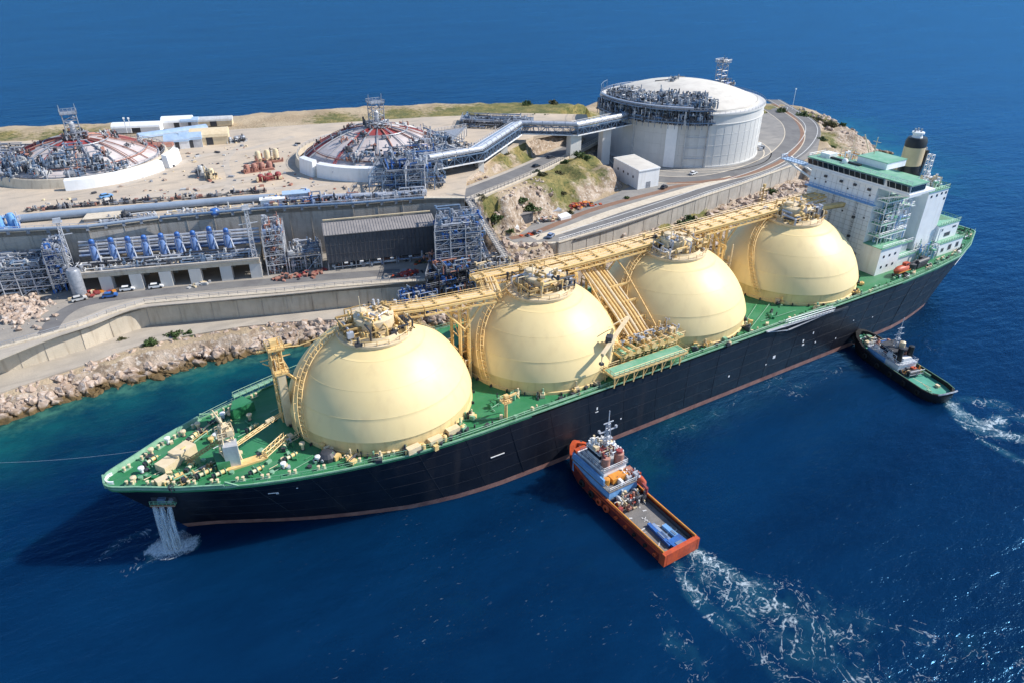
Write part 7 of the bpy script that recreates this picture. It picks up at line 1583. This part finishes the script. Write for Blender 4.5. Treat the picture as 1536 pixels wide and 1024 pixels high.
m = MB(); m.clutter((7.4, -.2, 10.9), 6, 5, 1.8, 34, (.06, .18), 0, 12, ['white', 'steell', 'white', 'red', 'cream']); b1(m, 'deck_gear'); m = MB(); m.clutter((12, -1.4, 5.6), 4, 5, 2.4, 34, (.06, .18), 0, 13, ['white', 'steell', 'cream', 'blued', 'white']); b1(m, 'deck_gear'); m = MB(); m.clutter((1.5, -2, 5.6), 3.6, 5, 2, 28, (.06, .18), 0, 14, ['white', 'redb', 'orange', 'steell']); b1(m, 'deck_gear'); m = MB(); m.clutter((-2.4, 0, 1.95), 4.4, 7.6, 2.4, 70, (.08, .25), 0, 15, ['redb', 'dark', 'orange', 'whited', 'red', 'dark', 'cream']); b1(m, 'deck_gear'); m = MB(); m.clutter((16, 0, 3.6), 4, 4, 1.4, 24, (.08, .22), 0, 16, ['dark', 'steel', 'orange', 'whited']); b1(m, 'deck_gear');
m = MB(); m.use('redb'); m.lathe([(1.1, 0), (1.1, 2.6), (.6, 3.0), (.01, 3.1)], (4.4, -1.9, 8.4), 14); m.use('red'); m.lathe([(.8, 2.9), (.8, 3.5), (.01, 3.6)], (4.4, -1.9, 8.4), 12); m.use('redb'); m.lathe([(1.0, 0), (1.0, 2.6), (.01, 2.8)], (4.6, 1.7, 8.4), 14); b1(m, 'funnel', True)
m = MB(); m.use('orange'); m.lathe([(.01, -2.8), (.7, -2.2), (1.0, -.8), (1.0, .8), (.7, 2.2), (.01, 2.8)], (0, 0, 0), 12); f_ = m.build('rescue_boat', None, None, True); f_.parent = T1; f_.location = (.5, -4.7, 5.2); f_.rotation_euler = (0, PI/2, 0)
m = MB(); m.use('red'); m.tube((-3.2, -4.1, 1.9), (-3.2, -4.1, 5.4), .35, 8); m.beam((-3.2, -4.1, 5.2), (3.4, -4.9, 6.0), .5); m.beam((-3.2, -4.1, 4.0), (-1, -4.4, 5.3), .25); b1(m, 'deck_crane')
m = MB(); m.use('dark'); m.tube((-1.4, -2.4, 3.0), (-1.4, 2.0, 3.0), .95, 14); m.use('whited'); m.tube((-1.4, -2.8, 3), (-1.4, -2.4, 3), 1.3, 14); m.tube((-1.4, 2.0, 3), (-1.4, 2.4, 3), 1.3, 14); b1(m, 'towing_winch')
# blue cargo on the tug deck
BC = thing('cargo_bundle', 'bundle of bright blue pipes and boxes lashed on the stern deck of the orange tug', 'cargo', (97.6, -57.6, 2.12), None, rad(91))
for k, (x, y, l_, w_, h_, mm) in enumerate(((1.2, 1.3, 7.2, .8, .8, 'blue'), (1.0, .4, 6.6, .7, .7, 'blued'), (.5, -1.6, 4.8, 1.1, .6, 'ltblue'), (-2.4, -.4, 2.6, 3.6, .9, 'blue'))):
    m = MB(); m.use(mm); m.cbox((x, y, h_/2), (l_, w_, h_), -.05+.04*k); m.use('steelb'); m.cbox((x-.5, y, h_+.05), (l_*.3, w_*.5, .1)); f_ = m.build('blue_beam', None); f_.parent = BC
# tug two: black and green
T2, b2, sh2 = tug('harbour_tug', 'black harbour tug with a green aft deck, nosing against the tanker hull near the stern', (203.6, -40.6, 0), rad(78), 34.8, 10.0, False, 'black', 'rubber', 'tuggreen', 1.7, 2.9, 0)
m = MB(); m.use('steel'); m.path([(-16.9, -3.4, 3.2), (-17.4, -1.6, 3.5), (-17.5, 0, 3.6), (-17.4, 1.6, 3.5), (-16.9, 3.4, 3.2)], .25, 6); m.use('gun'); m.path([(-15.6, -4.0, 3.0), (-12.5, -4.7, 3.0), (2, -4.75, 3.05)], .1, 5); m.path([(-15.6, 4.0, 3.0), (-12.5, 4.7, 3.0), (2, 4.75, 3.05)], .1, 5); b2(m, 'stern_roller')
m = MB(); m.use('gun'); m.cbox((-6, -4.1, 2.2), (3, .6, .8)); m.cbox((-13, 2.2, 2.0), (1, .8, .5)); m.use('cream'); m.cbox((-8.5, .6, 1.78), (7, .12, .05), .1); m.cbox((-11, .9, 1.78), (5, .1, .05), -.2); m.cbox((-12, -2, 2.1), (1.2, .8, .7)); b2(m, 'deck_fitting')
m = MB(); m.use('white'); m.box(-2.6, -3.3, 1.75, 9.4, 3.3, 4.2); m.use('ltblue'); m.box(2.4, 3.31, 2.2, 9.4, 3.5, 4.0); m.use('steell'); m.box(-2.8, -3.5, 4.21, 9.8, 3.5, 4.4); m.use('white'); m.rail([(-2.7, -3.4, 4.4), (9.7, -3.4, 4.4), (9.7, 3.4, 4.4), (-2.7, 3.4, 4.4)], 1.0, .06, 1.2, True); b2(m, 'deckhouse')
m = MB(); m.use('white'); m.box(1.0, -2.5, 4.41, 6.0, 2.5, 6.9); m.use('dark'); m.box(.6, -2.9, 6.91, 6.4, 2.9, 7.1); b2(m, 'wheelhouse')
m = MB(); m.use('glass'); m.box(.96, -2.54, 5.5, 6.04, 2.54, 6.5); b2(m, 'window')
m = MB(); m.use('black'); m.lathe([(.9, 0), (.8, 4.4), (.01, 4.5)], (-.6, 1.9, 4.4), 12); m.lathe([(.9, 0), (.8, 4.4), (.01, 4.5)], (-.6, -1.9, 4.4), 12); b2(m, 'funnel', True)
m = MB(); m.use('steell'); m.lattice((3.2, 0, 7.1), 1, 1, 6, 4, .1, 0, .4); m.tube((3.2, 0, 13), (3.2, 0, 16.5), .1, 5); m.beam((3.2, -1.8, 11), (3.2, 1.8, 11), .2); m.beam((3.2, -1.2, 13), (3.2, 1.2, 13), .18); m.cbox((3.2, 0, 9.4), (.9, 1.8, .3)); b2(m, 'mast')
m = MB(); m.use('blue'); m.cbox((7.4, -1.6, 5.0), (3.0, 2.4, 1.2)); m.use('white'); m.cbox((-1.2, 0, 5.2), (1.6, 3, 1.4)); m.lathe([(.9, 0), (.9, .8), (.01, 1.2)], (8, 1.4, 4.4), 12); m.use('orange'); m.cbox((-3.6, -1.6, 2.6), (1.4, 1.4, 1.5)); m.use('cream'); m.lathe([(.8, 0), (.8, 1.6), (.01, 2.0)], (2.2, -1.4, 7.1), 12); b2(m, 'roof_locker')
m = MB(); m.use('dark'); m.tube((-5, -1.8, 2.7), (-5, 1.8, 2.7), .9, 14); m.use('steel'); m.rail([(-6.2, -2.6, 1.75), (-6.2, 2.6, 1.75)], 2.4, .12, 2.6); m.use('dark'); m.tube((12, -1.2, 3.2), (12, 1.2, 3.2), .7, 12); b2(m, 'towing_winch')
m = MB(); m.clutter((4, 0, 4.4), 9, 5.6, 2.4, 40, (.06, .16), 0, 21, ['white', 'steell', 'dark', 'redb', 'white']); b2(m, 'deck_gear'); m = MB(); m.clutter((13, 0, 3.3), 5, 4.4, 1.3, 34, (.06, .2), 0, 22, ['gun', 'deck', 'cream', 'dark', 'whited']); b2(m, 'deck_gear'); m = MB(); m.clutter((-3.8, 0, 1.75), 2.2, 6, 1.8, 26, (.06, .2), 0, 23, ['orangey', 'dark', 'cream', 'dark']); b2(m, 'deck_gear');
m = MB(); m.use('rubber'); m.path([(17.8, 0, 3.4), (16.6, 2.4, 3.3), (14.4, 3.9, 3.1)], .6, 8); m.path([(17.8, 0, 3.4), (16.6, -2.4, 3.3), (14.4, -3.9, 3.1)], .6, 8); b2(m, 'bow_fender')
for s_ in (-1, 1):
    for x in (-12, -7, -2, 3, 8): m = MB(); m.use('rubber'); m.lathe([(.35, -.25), (.75, -.25), (.85, 0), (.75, .25), (.35, .25)], (0, 0, 0), 12); f_ = m.build('tyre_fender', None); f_.parent = T2; f_.location = (x, s_*5.25, 1.5+sh2(x)*.8); f_.rotation_euler = (PI/2, 0, 0)
